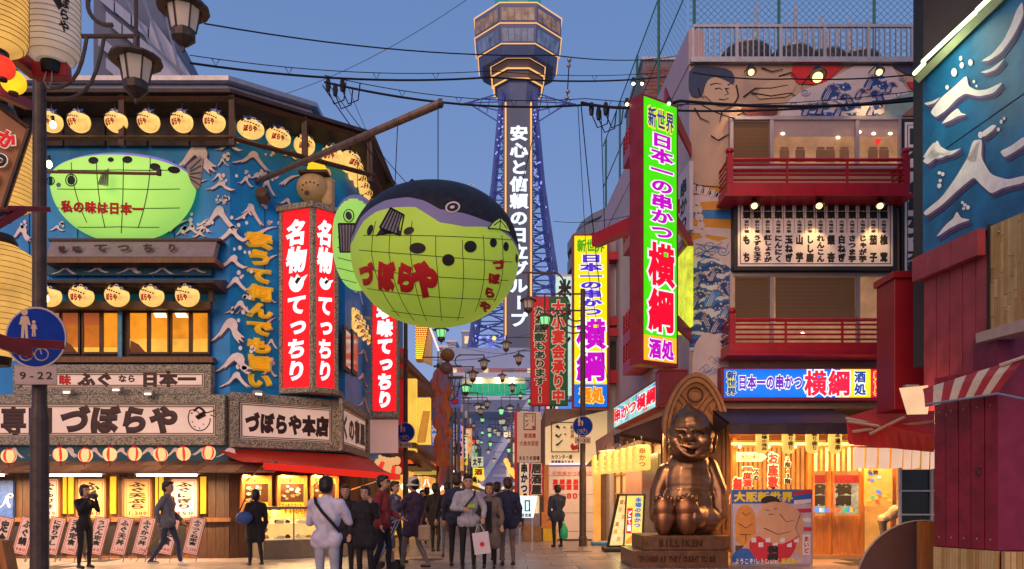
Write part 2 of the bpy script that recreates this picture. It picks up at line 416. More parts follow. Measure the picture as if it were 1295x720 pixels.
MB().box(X(560),X(690),Y-1.3,Y+10,Z(509),Z(502)).build('ledge',mat('pale ledge',(.45,.5,.58),.7),b)
MB().box(X(540),X(700),Y-3,Y+10,Z(524),Z(509)).build('under_ledge',mat('dark soffit',(.14,.17,.25),.8,em=(.05,.07,.14),es=.5),b)  # faint emission lifts the soffit as haze would
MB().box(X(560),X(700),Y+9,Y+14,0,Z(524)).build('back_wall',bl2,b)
# diagonal stair roof running down under the tower
m=MB(); Y2=95; m.prism([((575-CX)/F*Y2,EYE+(HY-640)/F*Y2),((700-CX)/F*Y2,EYE+(HY-640)/F*Y2),((700-CX)/F*Y2,EYE+(HY-500)/F*Y2),((672-CX)/F*Y2,EYE+(HY-500)/F*Y2)],Y2,Y2+3)
st=m.build('stair_block',mat('violet grey sheet wall',(.28,.27,.42),.7,var=.25,scale=.25,em=(.07,.08,.2),es=.6)); st['label']='sloping violet grey stair block in the shadow under the tower'; st['category']='building'  # emission in the sheet colour imitates haze over the block
m=MB(); m.prism([((588-CX)/F*94,EYE+(HY-634)/F*94),((597-CX)/F*94,EYE+(HY-634)/F*94),((677-CX)/F*94,EYE+(HY-505)/F*94),((668-CX)/F*94,EYE+(HY-505)/F*94)],94,94.6)
o=m.build('tower_brace',mat('pale steel brace',(.4,.45,.55),.5,em=(.1,.13,.25),es=.6)); o['label']='long pale diagonal steel brace crossing below the green lit band'; o['category']='steel brace'
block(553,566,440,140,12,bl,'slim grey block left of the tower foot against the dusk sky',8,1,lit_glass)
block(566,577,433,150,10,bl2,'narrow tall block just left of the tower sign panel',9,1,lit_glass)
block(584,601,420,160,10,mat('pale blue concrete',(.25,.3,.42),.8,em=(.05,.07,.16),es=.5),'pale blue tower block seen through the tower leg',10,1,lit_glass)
# modern rounded office block on the right
b=thing('office_building','rounded grey office building with dark window bands behind the yellow sign','building',(13,70,0))
pts=lambda r: [(13.0+r*cos(radians(a)),70+r*sin(radians(a))*1.1) for a in range(0,360,15)]
zc=lambda py: EYE+(HY-py)/F*62
for i,(pa,pb,r,mt) in enumerate([(640,380,7.9,'w'),(380,372,8.1,'d'),(372,352,8.1,'w'),(352,341,7.9,'d'),(341,322,8.1,'w'),(322,309,7.9,'d'),(309,293,8.1,'w'),(293,280,7.9,'d'),(280,266,8.1,'w'),(266,258,7.6,'d'),(258,247,7.3,'w')]):
 MB().slab(pts(r),zc(pa),zc(pb)).build('window_band' if mt == 'd' else 'wall_band',mat('blue dark window band',(.02,.03,.05),.3,var=.2) if mt == 'd' else mat('pale blue steel wall',(.22,.25,.27),.6,var=.1),b)
m=MB(); m.box(12.3,12.9,63,63.3,zc(247),zc(225)); m.build('antenna',grey_steel,b)
# ---- hotel at the upper left
b=thing('hotel_building','tall blue grey hotel of ribbed panels rising behind the restaurant roof','building',(-13,27,0))
Yh=26; X=lambda px: (px-CX)/F*Yh; Z=lambda py: EYE+(HY-py)/F*Yh
rib=mat('ribbed blue grey panel',(.3,.36,.5),.5,var=.15,scale=2,stretch=(14,1,.3))
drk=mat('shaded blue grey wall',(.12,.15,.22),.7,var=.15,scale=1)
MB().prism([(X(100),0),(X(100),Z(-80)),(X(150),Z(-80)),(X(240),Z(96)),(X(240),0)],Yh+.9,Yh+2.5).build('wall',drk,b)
for j in range(6):
 # sloping bands of ribbed panel, each panel its own piece
 for i in range(5):
  x0=112+i*22+(j % 2)*10; y0=-30+j*30+i*17
  if y0+22 > 112 or x0+18 > 196+j*8: continue
  MB().prism([(X(x0),Z(y0+14)),(X(x0),Z(y0)),(X(x0+20),Z(y0+17)),(X(x0+20),Z(y0+31))],Yh+.6,Yh+.85).build('ribbed_panel',rib,b)
m=MB(); m.prism([(X(186),Z(112)),(X(186),Z(15)),(X(206),Z(42)),(X(240),Z(96)),(X(240),Z(112))],Yh+.2,Yh+.8); m.build('stair_flank',mat('pale lilac panel',(.38,.42,.56),.5,var=.1,scale=2,stretch=(12,1,.3)),b)
for i in range(3):
 m=MB(); m.tube([(X(150+i*26),Yh-.1,Z(-20)),(X(192+i*18),Yh-.1,Z(58+i*16)),(X(238),Yh-.1,Z(100+i*3))],.05,5); m.build('handrail',grey_steel,b)

for x_,y_ in ((-1.9,17.6),(1.7,20.4),(-5.2,16.3)):
 t=thing('manhole_cover','round iron manhole cover in the paving %s' % ('left of the crowd' if x_ < -4 else 'among the crowd' if x_ < 0 else 'left of the lit menu stand'),'manhole cover',(x_,y_,0)); m=MB(); m.lathe([(0,.003),(.32,.003),(.33,0)],28,(x_,y_,.001)); m.build('cover',mat('worn iron cover',(.07,.06,.06),.5,metal=.5,var=.4,scale=20,bump=.5),t); m=MB(); m.lathe([(.335,.004),(.38,.004),(.385,0)],28,(x_,y_,.001)); m.build('rim',mat('iron rim',(.12,.1,.1),.5,metal=.4),t)
# ================================================================ PUFFER FISH RESTAURANT (left)
LF=Fr(-13,18,-6.43,18)
LC=Fr(-6.43,18,-4.14,19.6)
LS=Fr(-4.14,19.6,-4.14,30)
blue_wall=mat('blue painted wall',(.006,.26,.68),.5,var=.22,scale=1.5,bump=.1)
wave_white=mat('pinkish white wave paint',(.9,.78,.75),.6,var=.12,scale=9)
wave_dark=mat('purple shadow paint',(.07,.04,.12),.6,var=.25,scale=6)
ZT=10.35
R_=thing('fish_restaurant','three storey puffer fish restaurant with blue wave painted walls at the left corner','restaurant',(-8,22,0))
MB().slab([(-13,18.02),(-6.43,18.02),(-4.14,19.62),(-4.14,30),(-13,30)],2.5,ZT).build('wall',blue_wall,R_)
MB().slab([(-13,18.5),(-6.43,18.5),(-4.64,19.75),(-4.64,30),(-13,30)],0,2.5).build('wall',mat('dark brown interior wall',(.08,.035,.018),.7,var=.3),R_)
# white parapet above the eave
m=MB(); m.slab([(-13.2,18.6),(-6.7,18.6),(-5.0,19.8),(-5.0,30),(-13.2,30)],ZT+.1,ZT+.75); m.build('parapet',mat('cream parapet',(.5,.46,.44),.7,var=.08),R_,bevel=.03)
m=MB(); m.slab([(-13.3,18.4),(-6.6,18.4),(-4.85,19.65),(-4.85,30),(-13.3,30)],ZT+.75,ZT+.86); m.build('parapet_coping',grey_steel,R_)
# dark eave following the three faces
eave_o=[(-13.3,17.1),(-6.1,17.1),(-3.35,19.1),(-3.25,24.2)]
eave_i=[(-13.3,18.0),(-6.43,18.0),(-4.14,19.6),(-4.14,26)]
roofm=mat('weathered dark roof sheet',(.045,.03,.028),.55,var=.4,scale=4,bump=.3)
m=MB()
for i in range(3):
 a,b,c,d=eave_o[i],eave_o[i+1],eave_i[i+1],eave_i[i]
 m.add([(*a,ZT-.12),(*b,ZT-.12),(*c,ZT+.12),(*d,ZT+.12),(*a,ZT-.2),(*b,ZT-.2),(*c,ZT-.35),(*d,ZT-.35)],[(0,1,2,3),(7,6,5,4),(0,4,5,1),(1,5,6,2),(2,6,7,3),(3,7,4,0)])
m.build('eave',roofm,R_)
m=MB()
for z,r in ((ZT-.28,.07),(ZT-1.14,.06)):
 m.tube([(x,y+.12,z) for x,y in eave_o],r,4)
for a,b in [((-13.3,17.25),(-6.1,17.25)),((-6.1,17.25),(-3.45,19.2)),((-3.45,19.2),(-3.35,24))]:
 n=max(2,int((Vector(b)-Vector(a)).length / 2.4))
 for i in range(n+1):
  if i == 0 and a[0] > -13: continue
  p=Vector(a).lerp(Vector(b),i/n); m.box(p.x-.06,p.x+.06,p.y-.06,p.y+.06,ZT-1.3,ZT-.2)
m.build('eave_beam',wood_dark,R_)
for i in range(7):  # boards closing the back of the lantern gallery
 x=-13+i*.95
 MB().box(x+.02,x+.93,17.9,17.97,ZT-1.0,ZT-.36).build('gallery_board',mat('weathered gallery board',(.05,.04,.045),.7,var=.4),R_)
# wave crests painted on the wall: outline in a unit box
WV=[[(0,.1),(.12,.22),(.26,.36),(.38,.6),(.46,.88),(.55,1),(.64,.94),(.68,.7),(.78,.44),(.9,.22),(1,.08),(.84,.18),(.9,.02),(.74,.26),(.62,.52),(.54,.66),(.46,.56),(.36,.34),(.22,.18),(.28,.3),(.12,.12)],
      [(0,.16),(.16,.3),(.3,.5),(.4,.76),(.5,.94),(.62,1),(.74,.94),(.8,.74),(.78,.56),(.9,.4),(1,.3),(.86,.32),(.98,.12),(.8,.26),(.86,.06),(.68,.32),(.62,.56),(.54,.68),(.42,.5),(.28,.28),(.34,.42),(.14,.2)],
      [(0,.34),(.2,.44),(.36,.66),(.48,.92),(.6,1),(.68,.86),(.66,.66),(.76,.5),(.88,.38),(1,.36),(.84,.24),(.66,.4),(.58,.58),(.5,.66),(.36,.44),(.2,.28),(.26,.4)],
      [(0,.05),(.12,.24),(.32,.5),(.56,.8),(1,1),(.74,.78),(.52,.54),(.36,.28),(.26,.06),(.24,.24),(.12,.02),(.12,.14)]]
def wave(fr,px,py,w,h,k,parent,y=-.004,flip=False,dots=True,ang=0,name='wave_crest',dk=True):
 x0,x1,z0,z1=fr.rect(px,py,px+w,py+h,y)
 P=[]
 for a,b_ in WV[k]:
  if flip: a=1-a
  if ang:
   ca,sa=cos(ang),sin(ang); a,b_=.5+(a-.5)*ca-(b_-.5)*sa,.5+(a-.5)*sa+(b_-.5)*ca
  P.append((a,b_))
 def rnd(Q,it=1):
  for _ in range(it):
   N=[]
   for i in range(len(Q)):
    p,q=Q[i],Q[(i+1) % len(Q)]; N += [(p[0]*.82+q[0]*.18,p[1]*.82+q[1]*.18),(p[0]*.18+q[0]*.82,p[1]*.18+q[1]*.82)]
   Q=N
  return Q
 P=rnd(P); Q=[(x0+a*(x1-x0),z0+b_*(z1-z0)) for a,b_ in P]
 if flip: Q=Q[::-1]
 o=MB(fr); o.prism(Q,y-.004,y);
 wv=o.build(name,wave_white,parent)
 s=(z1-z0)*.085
 if dk: MB(fr).prism([(a+s*.4,b_-s*.8) for a,b_ in Q],y+.001,y+.003).build('painted_shadow',wave_dark,parent)  # crest outline shifted down in dark purple, a shadow painted into the mural
 if dots:
  d=MB(fr)
  for _ in range(4):
   cx=x0+(x1-x0)*random.uniform(.5,1.05); cz=z1+(z1-z0)*random.uniform(-.1,.35); r=random.uniform(.025,.05)*(1 if w < 60 else 1.5)
   d.prism([(cx+r*cos(a*pi/4),cz+r*1.2*sin(a*pi/4)) for a in range(8)],y-.004,y)
  d.build('spray_dots',wave_white,parent,kind='stuff')
random.seed(5)
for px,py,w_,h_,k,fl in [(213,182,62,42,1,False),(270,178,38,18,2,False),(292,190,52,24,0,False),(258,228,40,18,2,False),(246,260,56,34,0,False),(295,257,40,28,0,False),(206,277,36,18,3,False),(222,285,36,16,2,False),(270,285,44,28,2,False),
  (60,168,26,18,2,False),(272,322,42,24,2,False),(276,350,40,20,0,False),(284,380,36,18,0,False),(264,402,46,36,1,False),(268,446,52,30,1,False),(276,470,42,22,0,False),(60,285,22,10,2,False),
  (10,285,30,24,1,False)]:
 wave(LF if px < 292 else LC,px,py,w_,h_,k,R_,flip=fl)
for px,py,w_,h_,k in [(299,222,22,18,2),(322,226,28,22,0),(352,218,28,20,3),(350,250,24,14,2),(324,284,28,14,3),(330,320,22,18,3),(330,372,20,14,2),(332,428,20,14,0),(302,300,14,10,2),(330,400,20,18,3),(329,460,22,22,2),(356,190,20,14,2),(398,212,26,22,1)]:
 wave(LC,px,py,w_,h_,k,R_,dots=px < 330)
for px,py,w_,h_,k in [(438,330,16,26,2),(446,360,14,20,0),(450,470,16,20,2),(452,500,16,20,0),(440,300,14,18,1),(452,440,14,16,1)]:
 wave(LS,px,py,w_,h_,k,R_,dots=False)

for i in range(26):
 px=random.uniform(214,288) if i < 14 else random.uniform(296,344); py=random.uniform(180,470)
 if 268 > px and py > 300: continue
 if px > 306 and py > 280: continue
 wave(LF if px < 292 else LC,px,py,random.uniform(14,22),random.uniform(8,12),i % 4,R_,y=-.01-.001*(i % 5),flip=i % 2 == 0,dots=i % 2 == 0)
for x in (.9,2.0,3.1,4.2,5.3): MB(LF).box(x,x+.012,.0,.016,4.4,ZT-1.3).build('wall_seam',mat('dark wall seam',(.01,.05,.12),.7),R_)
for x in (.8,1.8): MB(LC).box(x,x+.012,.0,.016,4.4,ZT-1.3).build('wall_seam',mat('dark wall seam'),R_)
# ---- signboards on the front
def framed_sign(fr,px0,py0,px1,py1,label,name='signboard',fw=.17,board=paper_glow,out=.35,lines=True,lipm=None):
 x0,x1,z0,z1=fr.rect(px0,py0,px1,py1,-out)
 c=fr.wp((x0+x1)/2,-out/2,z0); t=thing(name,label,'sign',c)
 for (a,b_,c_,d_) in [(x0,x1,z1-fw,z1),(x0,x1,z0,z0+fw),(x0,x0+fw,z0+fw,z1-fw),(x1-fw,x1,z0+fw,z1-fw)]:
  MB(fr).box(a,b_,-out,-.03,c_,d_).build('frame_bar',stone_frame,t,bevel=.015)
 i=fw
 for k,st in enumerate((.035,.075)):
  q=fw+.0; a,b_,c_,d_=x0+q+st-.02,x1-q-st+.02,z0+q+st-.02,z1-q-st+.02
  m=MB(fr)
  for r in [(a,b_,d_-.018,d_),(a,b_,c_,c_+.018),(a,a+.018,c_+.018,d_-.018),(b_-.018,b_,c_+.018,d_-.018)]: m.box(r[0],r[1],-out+.05-k*.004,-out+.1,r[2],r[3])
  if lines: m.build('inner_trim',wood_mid if k else bronze_pole,t)
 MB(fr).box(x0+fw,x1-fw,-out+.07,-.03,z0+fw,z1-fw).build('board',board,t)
 t['_']=0; del t['_']
 return t,(x0+fw,x1-fw,z0+fw,z1-fw),-out+.068
sgA,rc,y_=framed_sign(LF,-60,499,284,563,'long white signboard with black brush lettering and a puffer fish drawing over the shop front',fw=.2)
def put(fr,t,s_,px0,py0,px1,py1,y,mt=ink,name='lettering',**k):
 x0,x1,z0,z1=fr.rect(px0,py0,px1,py1,y); return MB(fr).text(s_,x0,x1,z0,z1,y,**k).build(name,mt,t)
brn=mat('dark brown lettering',(.05,.022,.02),.5,var=.1)
put(LF,sgA,'専門',0,514,68,550,y_,brn,bold=.055,res=3)
put(LF,sgA,'づぼらや',76,513,226,549,y_,brn,bold=.075,res=5,shear=.08)
def puffer_drawing(fr,t,px,py,w_,y,m_=brn,th=.012):
 m=MB(fr); s_=w_/40
 def L(pts,r=th): m.tube([(fr.at(px+a*s_,py+b_*s_,y)[0],y,fr.at(px+a*s_,py+b_*s_,y)[1]) for a,b_ in pts],r,4)
 L([(-16+0,0)]+[(-2-14*cos(radians(a)),2+16*sin(radians(a))) for a in range(0,181,15)])
 L([(-16,0),(-14,-8),(-8,-9),(-2,-4),(8,-5),(18,-8),(20,-10),(18,-4),(20,1),(12,-2)])
 L([(-9,-7),(-3,-12),(2,-9),(6,-4)],th*2.2); L([(-6,1),(4,-5)],th*3); L([(-4,3),(6,-2)],th*2)
 for a,b_ in ((-8,12),(-2,14),(3,9),(-11,6)): L([(a,b_),(a+.6,b_+1.4)])
 L([(-12,-5),(-11,-4)],th*1.6)
 m.build('puffer_drawing',m_,t)
puffer_drawing(LF,sgA,254,527,40,y_-.005)
sgB,rc,y_=framed_sign(LF,16,461,267,499,'narrower white signboard with one red and several black characters above the long board',fw=.15,out=.3)
put(LF,sgB,'昧',74,474,90,487,y_,red_ink,bold=.06)
put(LF,sgB,'ふぐ',98,471,143,489,y_,brn,bold=.07,res=3)
put(LF,sgB,'なら',149,474,172,484,y_,brn,bold=.05)
put(LF,sgB,'日本一',178,470,248,489,y_,brn,bold=.07,res=3)
sgC,rc,y_=framed_sign(LC,292,501,431,568,'square cornered white signboard with black lettering over the red awning',fw=.19)
put(LC,sgC,'づぼらや本店',310,524,416,550,y_,brn,bold=.075,res=4)
sgD,rc,y_=framed_sign(LS,433.5,514,467,575,'white signboard seen edge on at the end of the corner signboards',fw=.16,out=.12)
MB(LS).text('くの宿屋',rc[0]+.1,rc[1]-.1,rc[2]+.15,rc[3]-.15,y_,bold=.06).build('lettering',brn,sgD)
# picture lights clipped on the signs
spot_m=mat('pale spot lamp housing',(.45,.36,.33),.5,var=.1)
def clip_lamp(fr,px,py,y,lab):
 x,z=fr.at(px,py,y); c=fr.wp(x,y,z); t=thing('picture_lamp',lab,'lamp',c,'small lamps clipped above the signboards')
 m=MB(fr); m.box(x-.1,x+.1,y-.12,y+.05,z-.05,z+.06); m.build('housing',spot_m,t,bevel=.02)
 m=MB(fr); m.tube([(x+.1,y+.02,z),(x+.3,y+.3,z+.05)],.012,5); m.build('arm',spot_m,t)
 MB(fr).box(x-.07,x+.07,y-.13,y-.122,z-.045,z-.005).build('lens',glow('lamp lens',(1,.8,.5),3,evar=0),t)
 lamp('SPOT',fr.wp(x,y-.35,z-.02),60,(1,.66,.34),.05,parent=t,rot=(radians(-35),0,-atan2_(fr)),spot=120)
def atan2_(fr): return -math.atan2(fr.u.y,fr.u.x)
for i,(px,py) in enumerate([(88,496),(150,493),(190,498)]): clip_lamp(LF,px,py,-.45,'pale clip lamp on the edge of the long signboard, %s from the left' % ORD[i])
clip_lamp(LC,325,498,-.5,'pale clip lamp above the corner signboard')
# roof shaped sign てっちり
t=thing('roof_sign','dark lettered sign on a slatted canopy below the green half fish lamp','sign',LF.wp(*[LF.at(164,334,-.4)[0],-.4,LF.at(164,334,-.4)[1]]))
x0,x1,z0,z1=LF.rect(60,303,271,326,-.45)
for k in range(7):
 a=z0+(z1-z0)*k/7; MB(LF).box(x0,x1,-.5+k*.03,-.3+k*.03,a+.005,a+(z1-z0)/7-.005).build('slat',mat('grey violet slat',(.3,.24,.25),.7,var=.15),t)
yy=-.52
for s_,a,b_ in [('昔',73,83),('味',91,103),('て',118,137),('つ',148,165),('ち',180,195),('り',211,224)]:
 put(LF,t,s_,a,308 if a > 110 else 311,b_,319,yy,brn,name='letter',bold=.06)
MB(LF).box(x0-.05,x1+.05,-.55,-.02,z0-.14,z0-.02).build('ledge',wood_mid,t)
MB(LF).box(x0-.05,x1+.1,-.35,-.02,z1+.005,z1+.06).build('cap',wood_dark,t)
t2=thing('window_canopy','dark wooden canopy carrying the lower row of fish lanterns','canopy',LF.wp(LF.at(160,390)[0],-.4,LF.at(160,390)[1]))
x0,x1,z0,z1=LF.rect(60,335,268,349,-.1)
MB(LF).box(x0,x1,-.14,-.03,z0,z1).build('wave_board',mat('teal dusk painted board',(.02,.1,.16),.6,var=.2),t2)
for i in range(5): wave(LF,64+i*41,337,34,11,(i*2) % 3,t2,y=-.145,dots=False,dk=False)
x0,x1,z0,z1=LF.rect(58,349,275,358,-.6)
m=MB(LF); m.add([(x0,-.85,z0),(x1,-.85,z0),(x1,-.05,z1+.06),(x0,-.05,z1+.06),(x0,-.85,z0-.06),(x1,-.85,z0-.06),(x1,-.05,z0-.1),(x0,-.05,z0-.1)],[(0,1,2,3),(7,6,5,4),(0,4,5,1),(1,5,6,2),(2,6,7,3),(3,7,4,0)]); m.build('canopy_roof',roofm,t2)
a,b_,z2,z3=LF.rect(58,383,268,392,-.35); m=MB(LF); m.box(a,b_,-.45,-.3,z2,z3); m.box(a,b_,-.7,-.62,z0-.1,z0-.02)
for i in range(6): x=a+(b_-a)*i/5; m.box(x-.05,x+.05,-.42,-.34,z3,z0)
m.build('beam',wood_dark,t2)

# ---- second floor windows
ror=glow('warm lit room',(.75,.2,.015),.8,evar=.4,scale=1.1)
ror2=glow('bright lit room',(1,.5,.06),.95,evar=.3,scale=1.5)
x0,x1,z0,z1=LF.rect(60,390,265,452,-.03)
wg=MB(LF).box(x0,x1,-.05,-.028,z0,z1).build('window_wall',wood_dark,R_)
random.seed(4)
edges=[(60,75),(78,99),(105,126),(130,149),(163,186),(190,212),(217,239),(243,263)]
for i,(a,b_) in enumerate(edges):
 A,B,c,d=LF.rect(a-2,393,b_+2,448,-.12)
 f=MB(LF)
 for q in [(A,B,d-.05,d),(A,B,c,c+.05),(A,A+.045,c+.05,d-.05),(B-.045,B,c+.05,d-.05)]: f.box(q[0],q[1],-.12,-.07,q[2],q[3])
 fo=f.build('window',wood_dark,R_)
 A,B,c,d=A+.045,B-.045,c+.05,d-.05
 MB(LF).box(A,B,-.085,-.08,c,d).build('pane',ror if i < 3 else mat('lit room glass',(.1,.04,.01),.4,spec=.08,em=(1,.32,.015),es=.92,var=0,evar=.3,scale=1.6),fo)
 # things in the lit room against the glass: low screens, a table edge, ceiling light
 h=(d-c)
 MB(LF).box(A,B,-.092,-.086,c,c+h*(.34 if i > 3 else .12)).build('lit_screen',ror2,fo)
 if i in (5,6): MB(LF).prism([(A+.05,d),(B-.05 if i == 5 else A+.3,d),(B-.02 if i == 5 else A+.36,d-.1),(A+.1,d-.1)],-.096,-.09).build('ceiling_light',glow('room ceiling light',(1,.95,.6),2),fo)
 if i in (0,1,4): MB(LF).prism([(A,c),(A+(B-A)*.9,c),(A+(B-A)*.5,c+h*.2),(A+.02,c+h*.3)],-.1,-.093).build('table_edge',mat('brown silhouette',(.2,.06,.02),.6),fo)
 if i in (1,2): MB(LF).box(A,B,-.1,-.094,d-h*.3,d).build('blind',mat('pulled blind',(.35,.11,.03),.7,em=(.5,.1,.02),es=.5,stretch=(.3,1,20)),fo)
A,B,c,d=LF.rect(150,392,155,455,-.14); MB(LF).box(A,B,-.18,-.125,c,d).build('post',mat('pale blue post',(.1,.3,.42),.6,var=.3),R_)
A,B,c,d=LF.rect(55,452,270,461,-.2); MB(LF).box(A,B,-.26,-.03,c+.04,d).build('sill',wood_mid,R_)
# side windows on the street face
for i,(a,b_,p0,p1) in enumerate([(433,441,415,470),(443,450,420,474)]):
 A,B,c,d=LS.rect(a,p0,b_,p1,-.03); fo=MB(LS).box(A,B,-.08,-.02,c,d).build('window',wood_dark,R_)
 MB(LS).box(A+.1,B-.1,-.1,-.085,c+.1,d-.1).build('pane',mat('dim room glass',(.15,.08,.05),.15,em=(.5,.2,.06),es=.3,evar=.4),fo)

# ---- ground floor front
m=MB(LF); A,B,c,d=LF.rect(-60,583,330,600,-.9)
cn=thing('shingle_canopy','low canopy of wooden shingles over the menu boards with a wave painted board behind','canopy',LF.wp(LF.at(120,600,-.9)[0],-.5,2))
A,B,c,d=LF.rect(-60,563,290,585,-.12); MB(LF).box(A,B,-.2,-.03,c,d).build('wave_board',mat('teal dusk painted board',(.02,.1,.16),.6),cn)
for i in range(9): wave(LF,0+i*34,566,32,15,(i*2) % 3,cn,y=-.205,dots=False,dk=False)
random.seed(8)
shm=[mat('orange brown shingle %d' % i,c,.65,var=.3,scale=6,stretch=(1,6,6),bump=.4) for i,c in enumerate([(.24,.12,.06),(.18,.08,.045),(.3,.16,.08)])]
x=LF.at(-60,590,-.5)[0]; xe=LF.at(330,590,-.5)[0]
zt_=EYE+(HY-583)/F*17.7
while x < xe:
 for row,(ya,yb,za,zb) in enumerate([(-.25,-.62,zt_,zt_-.14),(-.55,-.95,zt_-.1,zt_-.25)]):
  wd=.42; xo=x+row*.2
  m=MB(LF); m.add([(xo,ya,za),(xo+wd-.02,ya,za),(xo+wd-.02-.06,yb,zb),(xo-.06,yb,zb),(xo,ya,za-.03),(xo+wd-.02,ya,za-.03),(xo+wd-.08,yb,zb-.035),(xo-.06,yb,zb-.035)],[(0,1,2,3),(7,6,5,4),(0,4,5,1),(1,5,6,2),(2,6,7,3),(3,7,4,0)])
  m.build('shingle',random.choice(shm),cn)
 x += .42
A,B,_,_=LF.rect(-60,590,330,600,-.9); MB(LF).box(A,B-.3,-.93,-.86,zt_-.3,zt_-.26).build('edge_beam',wood_dark,cn)
# wooden wall: each board its own piece
pos=LF.at(-60,650,0)[0]; e_=LF.L
while pos < e_:
 MB(LF).box(pos+.004,min(e_,pos+.2)-.004,-.02+random.uniform(0,.008),.04,.0,2.2).build('wall_board',random.choice([wood_dark,wood_mid,wood_dark]),R_); pos += .2
pos=.0
while pos < LC.L:
 MB(LC).box(pos+.004,pos+.2-.004,-.02+random.uniform(0,.008),.04,.0,2.45).build('wall_board',random.choice([wood_dark,wood_mid]),R_); pos += .2
pos=0
while pos < 6:
 MB(LS).box(pos+.004,pos+.3-.004,-.02+random.uniform(0,.008),.04,.0,2.45).build('wall_board',random.choice([wood_dark,wood_mid]),R_); pos += .3
A,B,c,d=LF.rect(-60,655,292,660,-.05); MB(LF).box(A,B,-.12,-.03,c,d).build('rail',wood_mid,R_)
A,B,c,d=LF.rect(-60,662,275,700,-.03); MB(LF).box(A,LF.at(236,680)[0],-.045,-.03,c,d-.05).build('dark_panel',mat('black lower panel',(.012,.01,.012),.6),R_)
# tube lights
for i,(a,b_) in enumerate([(52,128),(173,249),(-60,5)]):
 A,B,c,d=LF.rect(a,599,b_,603,-.92); t=thing('tube_light',['warm tube light near the lamp post over the menu boards','warm tube light over the right pair of menu boards','warm tube light at the far left end'][i],'tube light',LF.wp((A+B)/2,-.55,c),'tube lights under the shingle canopy')
 m=MB(LF); m.tube([(A,-.92,c+.03),(B,-.92,c+.03)],.022,8); m.build('tube',tube_glow,t)
 MB(LF).box(A-.05,B+.05,-.91,-.84,c+.05,c+.1).build('housing',white_paint,t)
 lamp('AREA',LF.wp((A+B)/2,-.9,c-.03),150,(1,.62,.3),parent=t,size=B-A,sy=.06)
# framed wall menus
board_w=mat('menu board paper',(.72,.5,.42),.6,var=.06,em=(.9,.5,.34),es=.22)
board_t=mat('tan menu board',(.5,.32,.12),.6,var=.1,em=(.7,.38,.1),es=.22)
def menu(px0,py0,px1,py1,s_,price,bm,lab,tc=ink):
 A,B,c,d=LF.rect(px0,py0,px1,py1,-.12); t=thing('wall_menu',lab,'menu board',LF.wp((A+B)/2,-.1,c),'framed menu boards on the wooden wall')
 m=MB(LF)
 for q in [(A-.04,B+.04,d,d+.04),(A-.04,B+.04,c-.04,c),(A-.04,A,c,d),(B,B+.04,c,d)]: m.box(q[0],q[1],-.14,-.03,q[2],q[3])
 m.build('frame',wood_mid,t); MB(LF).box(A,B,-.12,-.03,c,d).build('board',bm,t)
 m=MB(LF); h=d-c
 for q in [(A+.04,B-.04,d-.045,d-.035),(A+.04,B-.04,c+.035,c+.045),(A+.04,A+.05,c+.045,d-.045),(B-.05,B-.04,c+.045,d-.045)]: m.box(q[0],q[1],-.124,-.121,q[2],q[3])
 m.build('border_line',red_ink,t)
 MB(LF).text(s_,A+.1,B-.1,c+h*.24,d-.06,-.122,vert=True,bold=.05,res=3).build('lettering',tc,t)
 MB(LF).text(price,A+.07,B-.07,c+h*.08,c+h*.2,-.122,bold=.03).build('price',red_ink,t)
menu(50,606,74,656,'ふぐゆびき','840',board_w,'white framed menu beside the brown lamp post priced 840')
menu(99,606,132,656,'ふぐ皮','900',board_t,'tan framed menu behind the person in black')
menu(157,606,190,656,'ふぐ天ぷら','1,200',board_t,'tan framed menu priced 1,200')
menu(217,606,249,656,'ふぐにぎり','850',board_w,'white framed menu priced 850')
menu(-40,606,-6,656,'ふぐさし','980',board_w,'white framed menu at the far left')
# blue poster far left
A,B,c,d=LF.rect(-3,608,17,656,-.1); t=thing('poster','dark blue and white wave poster at the left end of the menu boards','poster',LF.wp((A+B)/2,-.1,c))
MB(LF).box(A,B,-.12,-.03,c,d).build('sheet',mat('deep blue poster',(.03,.08,.3),.5,var=.5,scale=8),t); wave(LF,0,630,14,14,1,t,y=-.13,dots=True,dk=False,name='printed_wave')
# yellow noren strips
yel=glow('yellow lit cloth',(1,.5,.03),.95,evar=.25,scale=2,base=(.7,.4,.02))
for i,(a,b_) in enumerate([(79,83),(86,92),(139,146),(196,199),(201,206),(253,260)]):
 A,B,c,d=LF.rect(a,603,b_,650,-.1); m=MB(LF); m.box(A,B,-.09,-.06,c,d); m.build('lit_slot',yel,R_)
